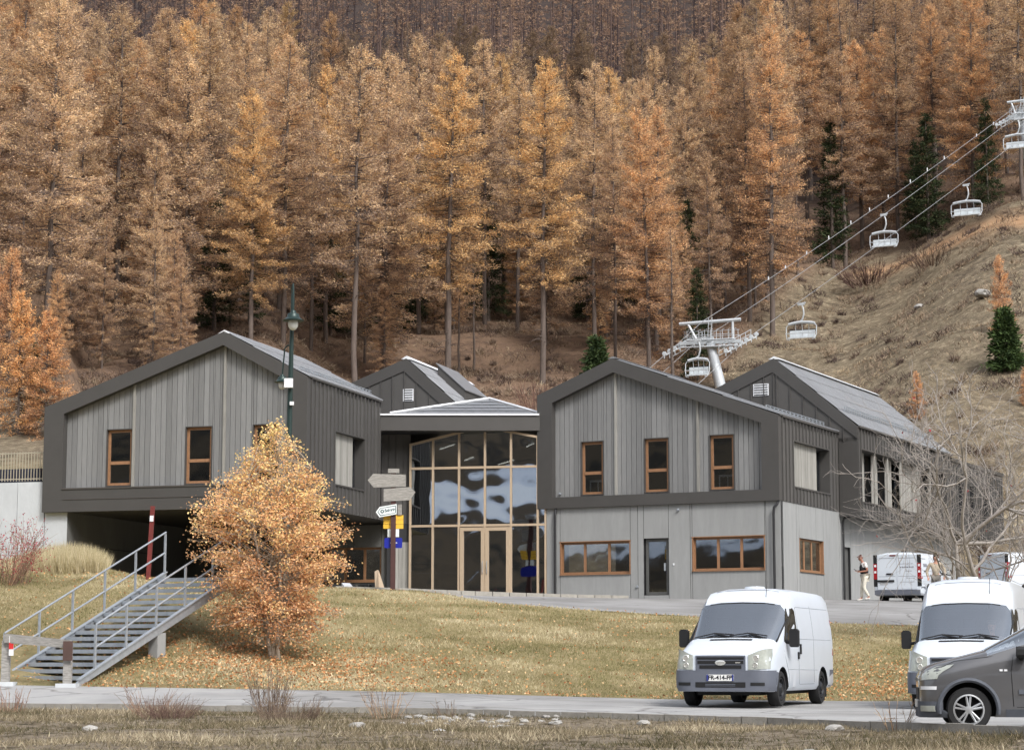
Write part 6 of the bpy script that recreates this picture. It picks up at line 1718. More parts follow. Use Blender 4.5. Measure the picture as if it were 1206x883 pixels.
def wheel(parent, x, y, r, w, sg, m_rim, spokes=0, rr_=.62):
    W = MB().lathe([(r * .70, -w / 2), (r * .93, -w / 2), (r, -w * .36), (r, w * .36), (r * .93, w / 2), (r * .70, w / 2), (r * .66, w * .3), (r * .66, -w * .3), (r * .70, -w / 2)], 30, (0, 0, 0), 'y', cap=False).build('wheel', tyrem, parent, smooth=True)
    W.location = (x, y, r)
    mb = MB()
    o = sg * w * .40
    if spokes:
        mb.lathe([(r * rr_, o - sg * .10), (r * rr_ * 1.06, o + sg * .015), (r * rr_ * .95, o + sg * .02), (r * rr_ * .92, o - sg * .02), (r * rr_ * .9, o - sg * .10)], 30, (0, 0, 0), 'y')
        mb.lathe([(r * .17, o - sg * .05), (r * .17, o + sg * .012), (.02, o + sg * .018)], 16, (0, 0, 0), 'y')
        for k in range(spokes):
            for d in (-.16, .16):
                a = 2 * math.pi * k / spokes + .3; c1, s1 = math.cos(a + d * 1.5), math.sin(a + d * 1.5); c2, s2 = math.cos(a + d), math.sin(a + d)
                mb.tube([(c1 * r * .10, o, s1 * r * .10), (c2 * r * rr_, o + sg * .0, s2 * r * rr_)], [r * .055, r * .05], 5)
        mb.build('rim', m_rim, W, smooth=True)
        MB().lathe([(r * rr_ * .95, o - sg * .07), (.01, o - sg * .07)], 24, (0, 0, 0), 'y').build('brake_disc', blackm, W)
    else:
        mb.lathe([(r * rr_, o - sg * .05), (r * rr_, o + sg * .01), (r * rr_ * .9, o + sg * .01), (r * rr_ * .82, o - sg * .05), (r * .34, o - sg * .015), (r * .22, o + sg * .03), (.01, o + sg * .03)], 26, (0, 0, 0), 'y')
        mb.build('rim', m_rim, W, smooth=True)
        hb = MB()
        for k in range(8):
            a = 2 * math.pi * k / 8; hb.lathe([(.025, -.004), (.025, .003)], 6, (math.cos(a) * r * .5, o - sg * .022, math.sin(a) * r * .5), 'y')
        hb.build('rim_hole', blackm, W)
    return W
def mirror(parent, car, s, z, sg, m, w=.2, h=.34, out=.2):
    y = sg * car.y(s, z); x = car.L / 2 - s
    mb = MB(); mb.tube([(x, y, z - .06), (x + .02, y + sg * out * .6, z - .08)], .035, 6)
    yo = y + sg * out
    mb.prism([(yo - w / 2, z - h / 2 + .03), (yo - w / 2 + .03, z - h / 2), (yo + w / 2 - .03, z - h / 2), (yo + w / 2, z - h / 2 + .04), (yo + w / 2, z + h / 2 - .04), (yo + w / 2 - .04, z + h / 2), (yo - w / 2 + .04, z + h / 2), (yo - w / 2, z + h / 2 - .04)], x - .05, x + .08, lambda a, b, zz: (b, a, zz))
    q = mb.build('mirror', m, parent)
    MB().box(x - .058, x - .052, yo - w / 2 + .02, yo + w / 2 - .02, z - h / 2 + .03, z + h / 2 - .03).build('mirror_glass', chromem, q)
def big_van(loc, rz, roof, label, white, plate=None, L=5.23, visor=False):
    st = [(0, .66, .36, 1.00, 0), (.025, .80, .34, 1.03, 0), (.09, .90, .31, 1.06, 0), (.22, .955, .29, 1.11, 0), (.50, .975, .29, 1.20, 0), (.86, .985, .30, 1.34, 0),
          (1.62, .985, .30, min(roof, 2.05) , 1), (1.78, .985, .30, min(roof, 2.05) + (roof - 2.05) * .45, 1), (2.00, .985, .30, min(roof, 2.05) + (roof - 2.05) * .8, 1), (2.35, .985, .30, roof - .01, 1), (3.4, .985, .30, roof, 1), (4.6, .985, .32, roof - .01, 1), (L - .14, .975, .34, roof - .04, 1), (L - .04, .965, .36, roof - .10, 1), (L, .93, .40, roof - .2, 1)]
    van = thing('delivery_van', loc, rz, label, 'van', 'white vans')
    c = Car(st, L); h = L / 2
    sw, sr = .95, L - 1.02; wr = .345
    body, gl = c.body('body', white, van, [(sw, .345), (sr, .345)], .425, 5)
    for s in (sw, sr):
        for sg in (-1, 1): wheel(van, h - s, sg * .845, wr, .225, sg, rimd)
    dark = blackm
    # nose
    c.fpatch('bumper', bumperm, van, (-.968, .968), .30, lambda y: .70 - .0 * abs(y), off=.03, th=.05, ny=26, nz=5)
    c.fpatch('grille_panel', bumperm, van, (-.50, .50), .70, lambda y: .985, off=.012, th=.03, ny=10)
    for z0, z1, w in ((.735, .80, .42), (.825, .885, .46), (.91, .955, .47)):
        c.fpatch('grille_slot', dark, van, (-w, w), z0, z1, off=.020, th=.03, ny=10, nz=1)
    mb = MB(); mb.lathe([(.105, .0), (.105, .012), (.085, .018), (.01, .02)], 20, (0, 0, 0), 'x'); eb = mb.build('badge', chromem, van, smooth=True); eb.location = (h + .018, 0, .845); eb.scale = (1, 1, .5)
    c.fpatch('small_badge', chromem, van, (.30, .40), .838, .858, off=.026, th=.02, ny=2, nz=1)
    c.fpatch('lower_intake', dark, van, (-.50, .50), .375, .475, off=.036, th=.03, ny=8, nz=1)
    for z in (.40, .43): c.fpatch('intake_bar', bumperm, van, (-.30, .30), z, z + .012, off=.041, th=.02, ny=6, nz=1)
    for sg in (-1, 1):
        a, b = (.60, .86) if sg > 0 else (-.86, -.60)
        c.fpatch('fog_recess', dark, van, (a, b), .41, .47, off=.036, th=.03, ny=5, nz=1)
        zt = lambda y: np.interp(abs(y), [.56, .80, .93], [.99, 1.09, 1.12]); zb_ = lambda y: np.interp(abs(y), [.56, .93], [.71, .73])
        a, b = (.555, .935) if sg > 0 else (-.935, -.555)
        hl = c.fpatch('headlight', lensm, van, (a, b), zb_, zt, off=.014, th=.03, ny=10, nz=6)
        mb = MB(); yl = sg * .70
        for (yy, zz, rr2) in ((sg * .70, .93, .07), (sg * .69, .80, .055)):
            mb.lathe([(rr2, 0), (rr2 * .8, .012), (rr2 * .75, .004)], 14, (h - c.front(yy, zz) + .018, yy, zz), 'x')
        mb.build('reflector', chromem, hl, smooth=True)
    # number plate
    pl = MB().box(h + .032, h + .044, -.27, .27, .50, .62).build('number_plate', platem, van)
    for a_, b_ in ((-.27, -.235), (.235, .27)): MB().box(h + .0445, h + .0465, a_, b_, .502, .618).build('blue_band', plateb, pl)
    if plate: text_mesh(plate, .115, inkm, parent=pl, M=Matrix.Translation((h + .046, 0, .56)) @ Matrix.Rotation(R(90), 4, 'Z') @ Matrix.Rotation(R(90), 4, 'X'), bold=.003)
    # bonnet vent, wipers, shut lines
    zv = c.topz(.74, 0)
    yv = np.linspace(-.43, .43, 9); a_ = [(h - .71, y, c.topz(.71, abs(y)) + .008) for y in yv]; b_ = [(h - .78, y, c.topz(.78, abs(y)) + .008) for y in yv]
    MB().add(a_ + b_, [(i, i + 1, i + 10, i + 9) for i in range(8)]).build('bonnet_vent', dark, van, fix=False)
    sA = c.sec(.86); sB = c.sec(1.62)
    def ws(f, y):   # point on the windscreen: f up, y across
        zb, zt_ = float(np.interp(-abs(y), -sA[0][3:], sA[1][3:])), float(np.interp(-abs(y), -sB[0][3:], sB[1][3:]))
        return Vector((h - (.86 + .76 * f), y, zb + (zt_ - zb) * f))
    nrm = Vector((.76, 0, .75)).normalized()
    off = nrm * .03
    for y0, y1 in ((-.78, .02), (-.06, .70)):
        mb = MB(); mb.tube([ws(.02, y0) + off, ws(.10, (y0 + y1) / 2) + off, ws(.05, y1) + off], .012, 5); mb.tube([ws(.0, y1 - .1) + off, ws(.075, (y0 + y1) / 2) + off * 1.5], .016, 5); mb.build('wiper', dark, van)
    for f0, f1 in ((-.01, .03), (.97, 1.0)):
        mb = MB(); P_l = [ws(f0, y) + nrm * .004 for y in np.linspace(-.88, .88, 9)]; Q = [ws(f1, y) + nrm * .004 for y in np.linspace(-.88, .88, 9)]
        mb.add(P_l + Q, [(i, i + 1, i + 10, i + 9) for i in range(8)]); mb.build('windscreen_seal', dark, van, fix=False)
    for sg in (-1, 1):
        mb = MB(); mb.tube([ws(f, sg * np.interp(f, [0, 1], [sA[0][6] , sB[0][6]])) + nrm * .0 for f in (0, .5, 1)], .02, 5); mb.build('windscreen_seal', dark, van)
        win = c.side('side_window', sdg if not visor else sdg, van, [(1.22, 1.27), (1.32, 1.235), (1.95, 1.20), (2.15, 1.30), (2.15, 1.86), (2.05, 1.92), (1.66, 1.92)], sg, off=.01)
        mb_ = c.side('window_backing', dark, win, [(1.20, 1.255), (1.32, 1.22), (1.96, 1.185), (2.165, 1.29), (2.165, 1.88), (2.055, 1.935), (1.65, 1.935)], sg, off=.005)
        for pts_ in ([(2.24, 1.95), (2.24, 1.2), (2.2, .42)], [(1.06, 1.2), (1.2, .95), (1.42, .62), (1.42, .42)], [(3.45, 2.0), (3.45, .45)], [(2.24, .42), (3.45, .42)]): c.line(gapm, van, pts_, sg)
        c.line(creasem, van, [(2.3, 1.32), (L - .25, 1.32)], sg, w=.012, name='crease_line'); c.line(creasem, van, [(2.3, 1.96), (L - .25, 1.96)], sg, w=.014, name='crease_line'); c.line(creasem, van, [(1.4, .72), (L - 1.5, .70)], sg, w=.012, name='crease_line')
        c.side('door_handle', dark, van, [(2.30, 1.02), (2.36, 1.02), (2.36, 1.22), (2.30, 1.22)], sg, off=.03, th=.03)
        c.side('slide_handle', dark, van, [(2.12, .92), (2.18, .92), (2.18, 1.06), (2.12, 1.06)], sg, off=.03, th=.03)
        mirror(van, c, 1.32, 1.33, sg, dark, .18, .36, .19)
        c.side('rear_corner_bumper', bumperm, van, [(L - .5, .36), (L - .05, .38), (L - .05, .70), (L - .40, .70)], sg, off=.012, th=.02)
        c.side('tail_light', redlens, van, [(L - .12, 1.0), (L - .05, 1.0), (L - .05, 1.75), (L - .12, 1.75)], sg, off=.01)
        # mud flap
        MB().box(h - sr - .42, h - sr - .40, sg * .74, sg * .95, .14, .42).build('mud_flap', dark, van)
    # rear doors
    mb = MB(); mb.box(-h - .008, -h + .01, -.006, .006, .5, roof - .3); mb.build('door_gap', dark, van)
    MB().box(-h - .09, -h + .06, -.92, .92, .36, .56).build('rear_bumper', bumperm, van)
    # underbody and exhaust
    for sg in (-1, 1): c.side('bumper_end', bumperm, van, [(.34, .31), (.525, .31), (.53, .45), (.60, .66), (.34, .69)], sg, off=.02, th=.03)
    MB().box(-h + .3, h - .5, -.62, .62, .22, .34).build('underbody', dark, van)
    # roof seam and antenna, small roof vent
    rb_ = MB(); ys = np.linspace(-.84, .84, 9); P_l = [(h - 2.02, y, c.topz(2.02, abs(y)) + .003) for y in ys]
    rb_.tube(P_l, .008, 4); rb_.build('roof_seam', bumperm, van)
    MB().tube([(h - 1.75, .45, c.topz(1.75, .45)), (h - 1.85, .45, c.topz(1.75, .45) + .32)], .006, 4).build('antenna', dark, van)
    MB().lathe([(.22, 0), (.2, .05), (.05, .06)], 14, (h - 2.9, -.1, roof - .01)).build('roof_vent', white, van, smooth=True)
    # cab interior
    mb = MB(); mb.box(h - 1.45, h - .95, -.86, .86, .9, 1.20); mb.box(h - 2.3, h - 2.24, -.9, .9, .4, 1.95); mb.build('dashboard', cabm, van)
    for y in (-.55, 0, .48):
        s_ = MB().box(h - 2.15, h - 2.0, y - .22, y + .22, .8, 1.55).build('seat', seatm, van); MB().box(h - 2.16, h - 2.04, y - .12, y + .12, 1.56, 1.75).build('headrest', seatm, s_)
    sw_ = MB(); 
    sw_.tube([(h - 1.55 + .05 * math.sin(a), .45 + .19 * math.cos(a), 1.22 + .16 * math.sin(a)) for a in np.linspace(0, 6.28, 14)], .018, 5); sw_.build('steering_wheel', dark, van)
    return van, c
va = 22.0
fx, fy = 4.03, 41.4
ctr = (fx + 2.615 * math.sin(R(va)), fy + 2.615 * math.cos(R(va)))
VAN1, c1 = big_van((ctr[0], ctr[1], hsm(ctr[0], ctr[1]) + .015), -(math.pi / 2 + R(va)), 2.36, 'white worn delivery van with grey bumper parked alone on the road at centre right', whited, 'FR-414-FP')
vb = 19.0; fx, fy = 8.41, 40.5
ctr = (fx + 2.8 * math.sin(R(vb)), fy + 2.8 * math.cos(R(vb)))
VAN2, c2_ = big_van((ctr[0], ctr[1], hsm(ctr[0], ctr[1]) - .01), -(math.pi / 2 + R(vb)), 2.56, 'white high roofed van with a driver inside, half hidden by the grey car', whitep, None, L=5.6)
pp = VAN2.matrix_world
doc = MB().add([(2.8 - 1.05, -.55, 1.215), (2.8 - 1.02, -.12, 1.215), (2.8 - 1.25, -.12, 1.33), (2.8 - 1.25, -.62, 1.33)], [(0, 1, 2, 3)]).build('paper_sheet', whitem, None, fix=False)
doc.location = VAN2.location; doc.rotation_euler = VAN2.rotation_euler; tag(doc, 'white papers lying on the dashboard of the high roofed van', 'papers')

def low_van(loc, rz, label, text=True):
    L = 4.9
    st = [(0, .60, .32, .92, 0), (.03, .74, .30, .97, 0), (.10, .86, .28, 1.03, 0), (.25, .92, .27, 1.09, 0), (.55, .945, .27, 1.17, 0), (.95, .955, .27, 1.27, 0), (1.95, .955, .27, 1.88, 1), (2.3, .955, .27, 1.95, 1), (3.6, .955, .27, 1.97, 1), (4.6, .95, .28, 1.96, 1), (4.82, .94, .30, 1.93, 1), (4.88, .92, .32, 1.88, 1), (4.90, .90, .36, 1.80, 1)]
    v = thing('delivery_van', loc, rz, label, 'van', 'white vans'); c = Car(st, L); h = L / 2
    c.body('body', whitep, v, [(.85, .33), (3.95, .33)], .40, 5)
    for s in (.85, 3.95):
        for sg in (-1, 1): wheel(v, h - s, sg * .83, .33, .215, sg, rimd)
    c.fpatch('bumper', bumperm, v, (-.93, .93), .28, .55, off=.03, th=.05, ny=22)
    for sg in (-1, 1):
        a, b = (.56, .88) if sg > 0 else (-.88, -.56); c.fpatch('headlight', lensm, v, (a, b), .72, .92, off=.012, ny=6)
        c.side('side_window', sdg, v, [(1.35, 1.12), (2.1, 1.08), (2.3, 1.2), (2.3, 1.66), (1.9, 1.68)], sg, off=.008)
        c.line(blackm, v, [(2.4, 1.7), (2.4, .4)], sg); c.line(blackm, v, [(3.5, 1.75), (3.5, .4)], sg); c.line(blackm, v, [(2.4, 1.02), (4.75, 1.02)], sg)
        mirror(v, c, 1.5, 1.2, sg, blackm, .16, .24, .17)
        # tall tail lamp cluster with a dark housing
        tl = c.side('tail_light', redlens, v, [(4.72, .92), (4.87, .92), (4.87, 1.52), (4.76, 1.52)], sg, off=.012)
        hs2 = c.side('lamp_housing', blackm, v, [(4.76, 1.53), (4.87, 1.53), (4.87, 1.90), (4.80, 1.90)], sg, off=.010)
        mb = MB(); y0, y1 = (.80, .945) if sg > 0 else (-.945, -.80)
        mb.box(-h - .012, -h + .05, y0, y1, .92, 1.52); q = mb.build('tail_lamp', redlens, v)
        MB().box(-h - .016, -h - .012, y0 + .03, y1 - .03, 1.16, 1.24).build('reverse_lens', whitem, q); MB().box(-h - .016, -h - .012, y0 + .03, y1 - .03, 1.40, 1.48).build('reverse_lens', whitem, q)
        MB().box(-h - .010, -h + .05, y0, y1, 1.521, 1.86).build('lamp_housing', blackm, v)
        MB().box(-h - .010, -h + .05, y0, y1, .64, .919).build('lamp_housing', blackm, v)
        c.side('rear_corner_bumper', bumperm, v, [(4.35, .30), (4.86, .33), (4.86, .62), (4.40, .62)], sg, off=.015, th=.03)
    ds = (-.79, .005), (.015, .79)
    for a, b in ds:
        d = MB().box(-h - .022, -h + .02, a + .004, b - .004, .52, 1.86).build('rear_door', whitep, v)
        MB().box(-h - .026, -h - .021, a + .08, b - .08, 1.72, 1.735).build('door_crease', bumperm, d); MB().box(-h - .026, -h - .021, a + .05, b - .05, 1.02, 1.03).build('door_crease', bumperm, d); MB().box(-h - .026, -h - .021, a + .1, b - .1, .80, .812).build('door_crease', bumperm, d)
    MB().box(-h - .03, -h - .02, .38, .69, .70, .80).build('number_plate', mat('plate_grey', srgb(170, 172, 174)) if 'plate_grey' not in MATS else MATS['plate_grey'], v)
    MB().box(-h - .06, -h - .02, .12, .78, .82, .89).build('plate_trim', blackm, v); MB().box(-h - .05, -h - .02, .16, .42, 1.09, 1.15).build('door_handle', blackm, v)
    MB().box(-h - .035, -h - .02, .04, .28, 1.80, 1.86).build('brake_light', redm, v)
    MB().box(-h - .08, -h + .1, -.90, .90, .32, .50).build('rear_bumper', bumperm, v)
    if text:
        # faded print: too small in the photo to read, rows of dark strokes
        pr = MATS.get('faded_print') or mat('faded_print', srgb(120, 122, 130), .5)
        for (a, b, z, w_) in ((-.62, -.08, 1.50, .020), (-.66, -.10, 1.37, .045), (-.58, -.42, 1.22, .02), (-.40, -.30, 1.22, .02), (-.70, -.35, .95, .015)):
            n = max(2, int((b - a) / .07))
            mb = MB()
            for k in range(n): mb.box(-h - .0245, -h - .0225, a + (b - a) * k / n, a + (b - a) * (k + .72) / n, z - w_ / 2, z + w_ / 2 * (1 if k % 2 else 1.5))
            mb.build('print_strokes', pr, v)
        for s0, s1, z0, z1 in ((3.95, 4.45, 1.38, 1.50), (3.95, 4.5, 1.18, 1.24), (4.0, 4.5, 1.68, 1.71)):
            n = 7
            for k in range(n): c.side('print_strokes', inkm if z0 < 1.3 else pr, v, [(s0 + (s1 - s0) * k / n, z0), (s0 + (s1 - s0) * (k + .8) / n, z0), (s0 + (s1 - s0) * (k + .8) / n, z1), (s0 + (s1 - s0) * k / n, z1)], -1, off=.004, th=.003)
    MB().box(-h + .3, h - .5, -.6, .6, .2, .3).build('underbody', blackm, v)
    mb = MB(); mb.box(h - 1.7, h - 1.1, -.8, .8, .85, 1.12); mb.box(h - 2.5, h - 2.44, -.88, .88, .4, 1.8); mb.build('dashboard', cabm, v)
    return v
hd = R(90 - 27.2); rc = (14.92, 82.45)
ctr = (rc[0] + math.cos(hd) * 2.45, rc[1] + math.sin(hd) * 2.45)
v3 = low_van((ctr[0], ctr[1], 2.34), hd, 'small white van seen from behind with red tail lights, beside the long wing')
v3.rotation_euler = (0, R(-1.3), hd)
hd2 = R(24); rc = (19.15, 84.5); ctr = (rc[0] + math.cos(hd2) * 2.45, rc[1] + .3 + math.sin(hd2) * 2.45)
v4 = low_van((ctr[0], ctr[1], hsm(*ctr) + .02), hd2, 'white van at the right edge of the photo, behind the bare trees', False)

# grey hatchback
def grey_car(loc, rz):
    L = 3.65
    st = [(0, .52, .24, .74, 0), (.03, .62, .22, .80, 0), (.10, .70, .20, .86, 0), (.22, .76, .19, .91, 0), (.45, .80, .19, .97, 0), (.88, .815, .20, 1.08, 0), (1.66, .815, .20, 1.50, 1), (1.95, .815, .20, 1.56, 1), (2.8, .81, .20, 1.57, 1), (3.3, .80, .22, 1.53, 1), (3.52, .78, .25, 1.42, 1), (3.62, .75, .28, 1.05, .6), (3.65, .70, .34, .95, .5)]
    v = thing('hatchback', loc, rz, 'dark grey metallic hatchback with silver alloy wheel, cut by the right edge', 'car'); c = Car(st, L); h = L / 2
    c.body('body', greyp, v, [(.62, .30), (3.00, .30)], .355, 5)
    for s in (.62, 3.0):
        for sg in (-1, 1):
            wheel(v, h - s, sg * .70, .295, .19, sg, rims, 5, .66)
            mb = MB(); P = []
            for a in np.linspace(-.15, math.pi + .15, 22):
                z = .30 + .385 * math.sin(a); P.append((h - s + .385 * math.cos(a), sg * (c.y(s - .385 * math.cos(a), max(z, .25)) + .008), z))
            mb.tube(P, .032, 6); mb.build('arch_trim', cabm, v, smooth=True)
    c.fpatch('bumper', cabm, v, (-.77, .77), .19, .40, off=.02, th=.04, ny=22)
    c.fpatch('grille', blackm, v, (-.35, .35), .42, .58, off=.01, ny=8); c.fpatch('number_plate', platem, v, (-.26, .26), .32, .42, off=.034, ny=4, nz=1)
    for sg in (-1, 1):
        a, b = (.46, .74) if sg > 0 else (-.74, -.46)
        zt = lambda y: np.interp(abs(y), [.46, .76], [.80, .90]); zb_ = lambda y: np.interp(abs(y), [.46, .76], [.66, .70])
        hl = c.fpatch('headlight', lensm, v, (a, b), zb_, zt, off=.012, ny=10, nz=4)
        a, b = (.58, .745) if sg > 0 else (-.745, -.58)
        c.fpatch('day_light', whitem, v, (a, b), .555, .60, off=.014, ny=5, nz=2); c.fpatch('fog_lamp', lensm, v, (a + .02 * sg, b), .27, .345, off=.028, ny=4, nz=2)
        c.side('side_window', sdg, v, [(1.36, 1.06), (1.46, 1.01), (2.15, 1.03), (2.15, 1.41), (1.86, 1.42)], sg, off=.008)
        c.side('side_window', sdg, v, [(2.23, 1.03), (2.95, 1.05), (2.98, 1.37), (2.23, 1.41)], sg, off=.008)
        c.line(blackm, v, [(1.22, 1.04), (1.18, .8), (1.20, .34)], sg, w=.014); c.line(blackm, v, [(2.2, 1.45), (2.2, .34)], sg, w=.012); c.line(blackm, v, [(1.24, .33), (2.6, .33)], sg)
        c.line(blackm, v, [(.18, .80), (.45, .93), (.88, .985), (1.15, 1.03)], sg, w=.01); c.line(chromem, v, [(1.25, .985), (2.95, 1.0)], sg, w=.012, name='sill_trim')
        c.side('door_moulding', cabm, v, [(1.27, .50), (2.15, .50), (2.15, .56), (1.27, .56)], sg, off=.014, th=.02)
        c.side('sill', cabm, v, [(1.10, .20), (2.62, .20), (2.62, .30), (1.10, .30)], sg, off=.012, th=.02)
        c.side('indicator', whitem, v, [(1.03, .80), (1.07, .80), (1.07, .825), (1.03, .825)], sg, off=.01); c.side('indicator', whitem, v, [(1.09, .80), (1.13, .80), (1.13, .825), (1.09, .825)], sg, off=.01)
        c.side('door_handle', chromem, v, [(1.98, .86), (2.12, .86), (2.12, .89), (1.98, .89)], sg, off=.03, th=.03)
        mirror(v, c, 1.33, 1.05, sg, blackm, .17, .15, .13)
        c.side('tail_light', redlens, v, [(3.42, .95), (3.55, .92), (3.55, 1.3), (3.48, 1.35)], sg, off=.01)
    mb = MB(); mb.box(h - 1.75, h - 1.25, -.7, .7, .7, .98); mb.build('dashboard', cabm, v)
    for y in (-.36, .36): MB().box(h - 2.3, h - 2.15, y - .2, y + .2, .5, 1.25).build('seat', seatm, v)
    return v
gz = R(180 - 8)
wx, wy = xof(1143, 28.35, -.6), 28.45
# left front wheel sits at local (L/2-.70, +.70)
lx, ly = 1.825 - .62, .78
cx = wx - (lx * math.cos(gz) - ly * math.sin(gz)); cy = wy - (lx * math.sin(gz) + ly * math.cos(gz))
GC = grey_car((cx, cy, hsm(wx, wy + .4) + .01), gz)
# ------------------------------------------------------------------ people
skinm = mat('skin', srgb(186, 138, 116), .6, 0, .06); skin2 = mat('skin_tan', srgb(160, 112, 92), .6, 0, .06)
def skin_mesh(name, verts, edges, m, parent, levels=1, root=0):
    """verts: list of (x,y,z,r) or (x,y,z,rx,ry)"""
    me = bpy.data.meshes.new(name); me.from_pydata([v[:3] for v in verts], edges, [])
    o = bpy.data.objects.new(name, me); COL.objects.link(o)
    md = o.modifiers.new('s', 'SKIN'); md.use_smooth_shade = True
    sv = me.skin_vertices[0].data
    for i, v in enumerate(verts): sv[i].radius = (v[3], v[4] if len(v) > 4 else v[3]); sv[i].use_root = (i == root)
    sb = o.modifiers.new('d', 'SUBSURF'); sb.levels = levels; sb.render_levels = levels
    dg = bpy.context.evaluated_depsgraph_get(); me2 = bpy.data.meshes.new_from_object(o.evaluated_get(dg))
    bpy.data.objects.remove(o); me2.materials.clear(); me2.materials.append(m)
    me2.polygons.foreach_set('use_smooth', [True] * len(me2.polygons))
    return link(name, me2, parent)
def person(loc, rz, label, J, cols, hair=None, vest=None, sleeves='short', h=1.75, skin=None, legs=True, group='people by the vans'):
    """J: joints in a body frame facing +x (y = left). All metres for a 1.75 m person."""
    sk = skin or skinm
    t = thing('person', loc, rz, label, 'person', group); s = h / 1.75; t.scale = (s, s, s)
    g = lambda k: Vector(J[k])
    V, E = [], []
    def add(p, r, par=None, r2=None):
        V.append((p[0], p[1], p[2], r, r2 or r)); i = len(V) - 1
        if par is not None: E.append((par, i))
        return i
    pel = add(g('pelvis'), .12, None, .15); sp = add(g('pelvis').lerp(g('chest'), .5), .105, pel, .13); ch = add(g('chest'), .12, sp, .165)
    nk0 = add(g('neck'), .055, ch); nk = add(g('neck').lerp(g('head'), .45), .05, nk0); hd_ = add(g('head'), .075, nk, .072)
    up = (g('head') - g('neck')).normalized(); hd2_ = add(g('head') + up * .10, .062, hd_, .06)
    fwd = Vector(J.get('face', (1, 0, 0))).normalized(); lat = up.cross(fwd).normalized()
    add(g('head') + fwd * .098 + up * .0, .014, hd_)                       # nose
    for sg in (-1, 1): add(g('head') + lat * sg * .085 + up * .005, .016, hd_)     # ears
    add(g('head') + fwd * .062 - up * .095, .022, hd_)                      # chin
    for sd, sg in (('l', 1), ('r', -1)):
        sh = add(g('sh_' + sd), .06, ch); el = add(g('el_' + sd), .042, sh); wr = add(g('wr_' + sd), .027, el)
        d = (g('wr_' + sd) - g('el_' + sd)).normalized(); pm = add(g('wr_' + sd) + d * .06, .03, wr, .018)
        side_ = d.cross(Vector((0, 0, 1))); side_ = side_.normalized() if side_.length > .1 else Vector((0, 1, 0)); cv = side_.cross(d).normalized() * -.5
        for q, (of, ln) in enumerate(((-.028, .068), (-.010, .078), (.010, .074), (.028, .058))):
            a = add(g('wr_' + sd) + d * .095 + side_ * of, .0095, pm); b = add(g('wr_' + sd) + d * (.095 + ln * .5) + side_ * of + cv * .015, .0085, a); add(g('wr_' + sd) + d * (.095 + ln * .85) + side_ * of + cv * .045, .0075, b)
        a = add(g('wr_' + sd) + d * .045 + side_ * .035 * sg, .011, pm); add(g('wr_' + sd) + d * .085 + side_ * .055 * sg + cv * .02, .009, a)
        if legs:
            hp = add(g('hip_' + sd), .085, pel); kn = add(g('kn_' + sd), .058, hp); an = add(g('an_' + sd), .038, kn)
            f = Vector(J.get('foot_' + sd, (1, 0, 0))).normalized(); add(g('an_' + sd) + f * .13 + Vector((0, 0, -.045)), .034, an)
    body = skin_mesh('body', V, E, sk, t)
    # shirt
    top = cols['top']
    V, E = [], []
    pel = add(g('pelvis') + Vector((0, 0, -.03)), .15, None, .175); sp = add(g('pelvis').lerp(g('chest'), .5), .125, pel, .155); ch = add(g('chest'), .135, sp, .18); add(g('neck') - up * .01, .07, ch)
    for sd in 'lr':
        sh = add(g('sh_' + sd), .075, ch)
        if sleeves == 'short': add(g('sh_' + sd).lerp(g('el_' + sd), .65), .062, sh)
        else:
            el = add(g('el_' + sd), .060, sh); add(g('el_' + sd).lerp(g('wr_' + sd), .92), .042, el)
    skin_mesh('shirt', V, E, top, t)
    if vest:
        V, E = [], []
        pel = add(g('pelvis') + Vector((0, 0, .03)), .18, None, .19); sp = add(g('pelvis').lerp(g('chest'), .5), .185, pel, .185); ch = add(g('chest'), .20, sp, .20); add(g('neck') - up * .05, .10, ch)
        skin_mesh('vest', V, E, vest, t)
    if legs:
        V, E = [], []
        pel = add(g('pelvis'), .14, None, .165)
        for sd in 'lr':
            hp = add(g('hip_' + sd), .10, pel); kn = add(g('kn_' + sd), .078, hp); add(g('kn_' + sd).lerp(g('an_' + sd), .93), .062, kn)
        skin_mesh('trousers', V, E, cols['legs'], t)
        for sd in 'lr':
            V, E = [], []; f = Vector(J.get('foot_' + sd, (1, 0, 0))).normalized()
            a = add(g('an_' + sd) - f * .04 + Vector((0, 0, -.03)), .045); b = add(g('an_' + sd) + f * .10 + Vector((0, 0, -.05)), .04, a, .045); add(g('an_' + sd) + f * .19 + Vector((0, 0, -.06)), .03, b)
            skin_mesh('shoe', V, E, cols['shoes'], t)
    for sg in (-1, 1):
        MB().lathe([(.002, -.009), (.009, 0), (.002, .009)], 8, g('head') + fwd * .078 + lat * sg * .032 + up * .022).build('eye', inkm, t)
    MB().tube([g('head') + fwd * .08 + lat * .025 - up * .055, g('head') + fwd * .088 - up * .052, g('head') + fwd * .08 - lat * .025 - up * .055], .006, 5).build('mouth', redm, t)
    if hair:
        V, E = [], []; a = add(g('head') - fwd * .022 + up * .035, .088, None, .080); add(g('head') - fwd * .012 + up * .10, .072, a, .068)
        add(g('head') - fwd * .055 - up * .04, .05, a); skin_mesh('hair', V, E, hair, t)
    return t
cream = mat('cream_trousers', srgb(205, 200, 186), .9, 0, .28, 9); shirtw = mat('white_shirt', srgb(218, 214, 210), .9); vestm = mat('black_vest', srgb(26, 26, 30), .85)
beige = mat('beige_sweater', srgb(168, 156, 138), .95, 0, .1, 12); hair1 = mat('dark_hair', srgb(40, 32, 28), .8); hair2 = mat('shaved_hair', srgb(120, 84, 76), .85); shoesm = mat('pale_shoes', srgb(196, 194, 188), .8); greytr = mat('grey_trousers', srgb(110, 106, 100), .9)
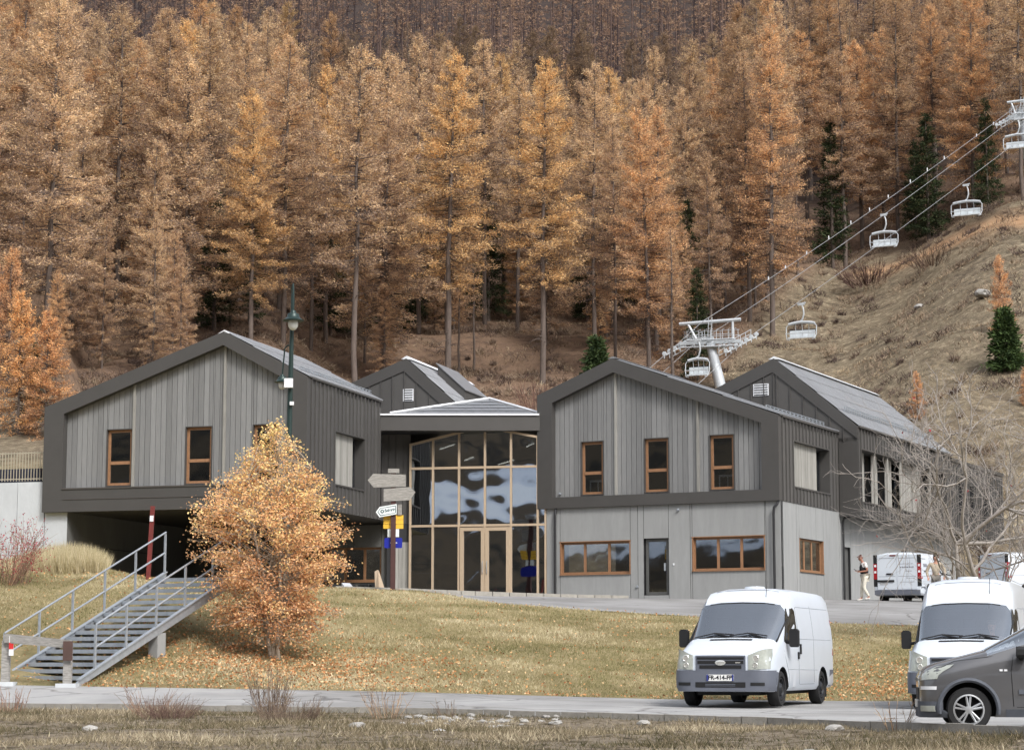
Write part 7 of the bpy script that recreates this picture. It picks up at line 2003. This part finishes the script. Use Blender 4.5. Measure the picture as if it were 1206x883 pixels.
J1 = dict(pelvis=(0, 0, .95), chest=(.06, 0, 1.30), neck=(.09, 0, 1.47), head=(.17, 0, 1.61), face=(1, 0, -.45),
          sh_l=(.05, .19, 1.41), el_l=(-.02, .23, 1.13), wr_l=(.22, .14, 1.10), sh_r=(.06, -.19, 1.41), el_r=(.0, -.22, 1.14), wr_r=(.24, -.10, 1.14),
          hip_l=(0, .09, .90), kn_l=(.10, .10, .50), an_l=(-.12, .10, .12), hip_r=(0, -.09, .90), kn_r=(.10, -.09, .49), an_r=(.12, -.09, .08))
Y = 81.6; X = xof(1021, Y)
P1 = person((X, Y, hsm(X, Y)), R(190), 'person in black vest and pale trousers looking at their hands, left of the small van', J1, dict(top=shirtw, legs=cream, shoes=shoesm), hair=hair2, vest=vestm, sleeves='short', skin=skin2, h=1.74)
ph_ = MB().box(-.07, .07, -.035, .035, -.006, .006).build('phone', inkm); ph_.location = P1.location + Vector((-.36, -.02, 1.16)); ph_.rotation_euler = (0, R(-30), R(190)); tag(ph_, 'dark phone held in front of the person in the black vest', 'phone')
J2 = dict(pelvis=(0, 0, .95), chest=(.02, 0, 1.30), neck=(.03, 0, 1.48), head=(.07, 0, 1.62), face=(1, .1, -.25),
          sh_l=(.02, .21, 1.41), el_l=(.0, .33, 1.14), wr_l=(.16, .30, .95), sh_r=(.02, -.21, 1.41), el_r=(.0, -.33, 1.14), wr_r=(.14, -.30, .93),
          hip_l=(0, .09, .90), kn_l=(.04, .11, .50), an_l=(0, .12, .09), hip_r=(0, -.09, .90), kn_r=(.06, -.11, .5), an_r=(.02, -.12, .09))
Y = 79.6; X = xof(1105, Y)
person((X, Y, hsm(X, Y)), R(262), 'person with dark hair in a beige sweater facing the road beside the small van', J2, dict(top=beige, legs=greytr, shoes=shoesm), hair=hair1, sleeves='long', h=1.78)
# driver
JD = dict(pelvis=(-.1, 0, .62), chest=(-.12, 0, 1.02), neck=(-.10, 0, 1.2), head=(-.06, 0, 1.36), face=(1, -.15, -.1),
          sh_l=(-.12, .2, 1.13), el_l=(.10, .26, .88), wr_l=(.34, .14, .98), sh_r=(-.12, -.2, 1.13), el_r=(.10, -.26, .88), wr_r=(.34, -.14, .98),
          hip_l=(0, .1, .60), kn_l=(.42, .14, .62), an_l=(.6, .14, .25), hip_r=(0, -.1, .6), kn_r=(.42, -.14, .62), an_r=(.6, -.14, .25))
m = Matrix.Rotation(VAN2.rotation_euler.z, 4, 'Z') @ Vector((2.8 - 1.92, .45, .22))
person(Vector(VAN2.location) + m, VAN2.rotation_euler.z, 'driver in light grey top at the wheel of the high roofed van', JD, dict(top=mat('grey_top', srgb(190, 184, 184), .9), legs=greytr, shoes=shoesm), hair=mat('grey_hair', srgb(140, 130, 122), .9), sleeves='long', h=1.75)
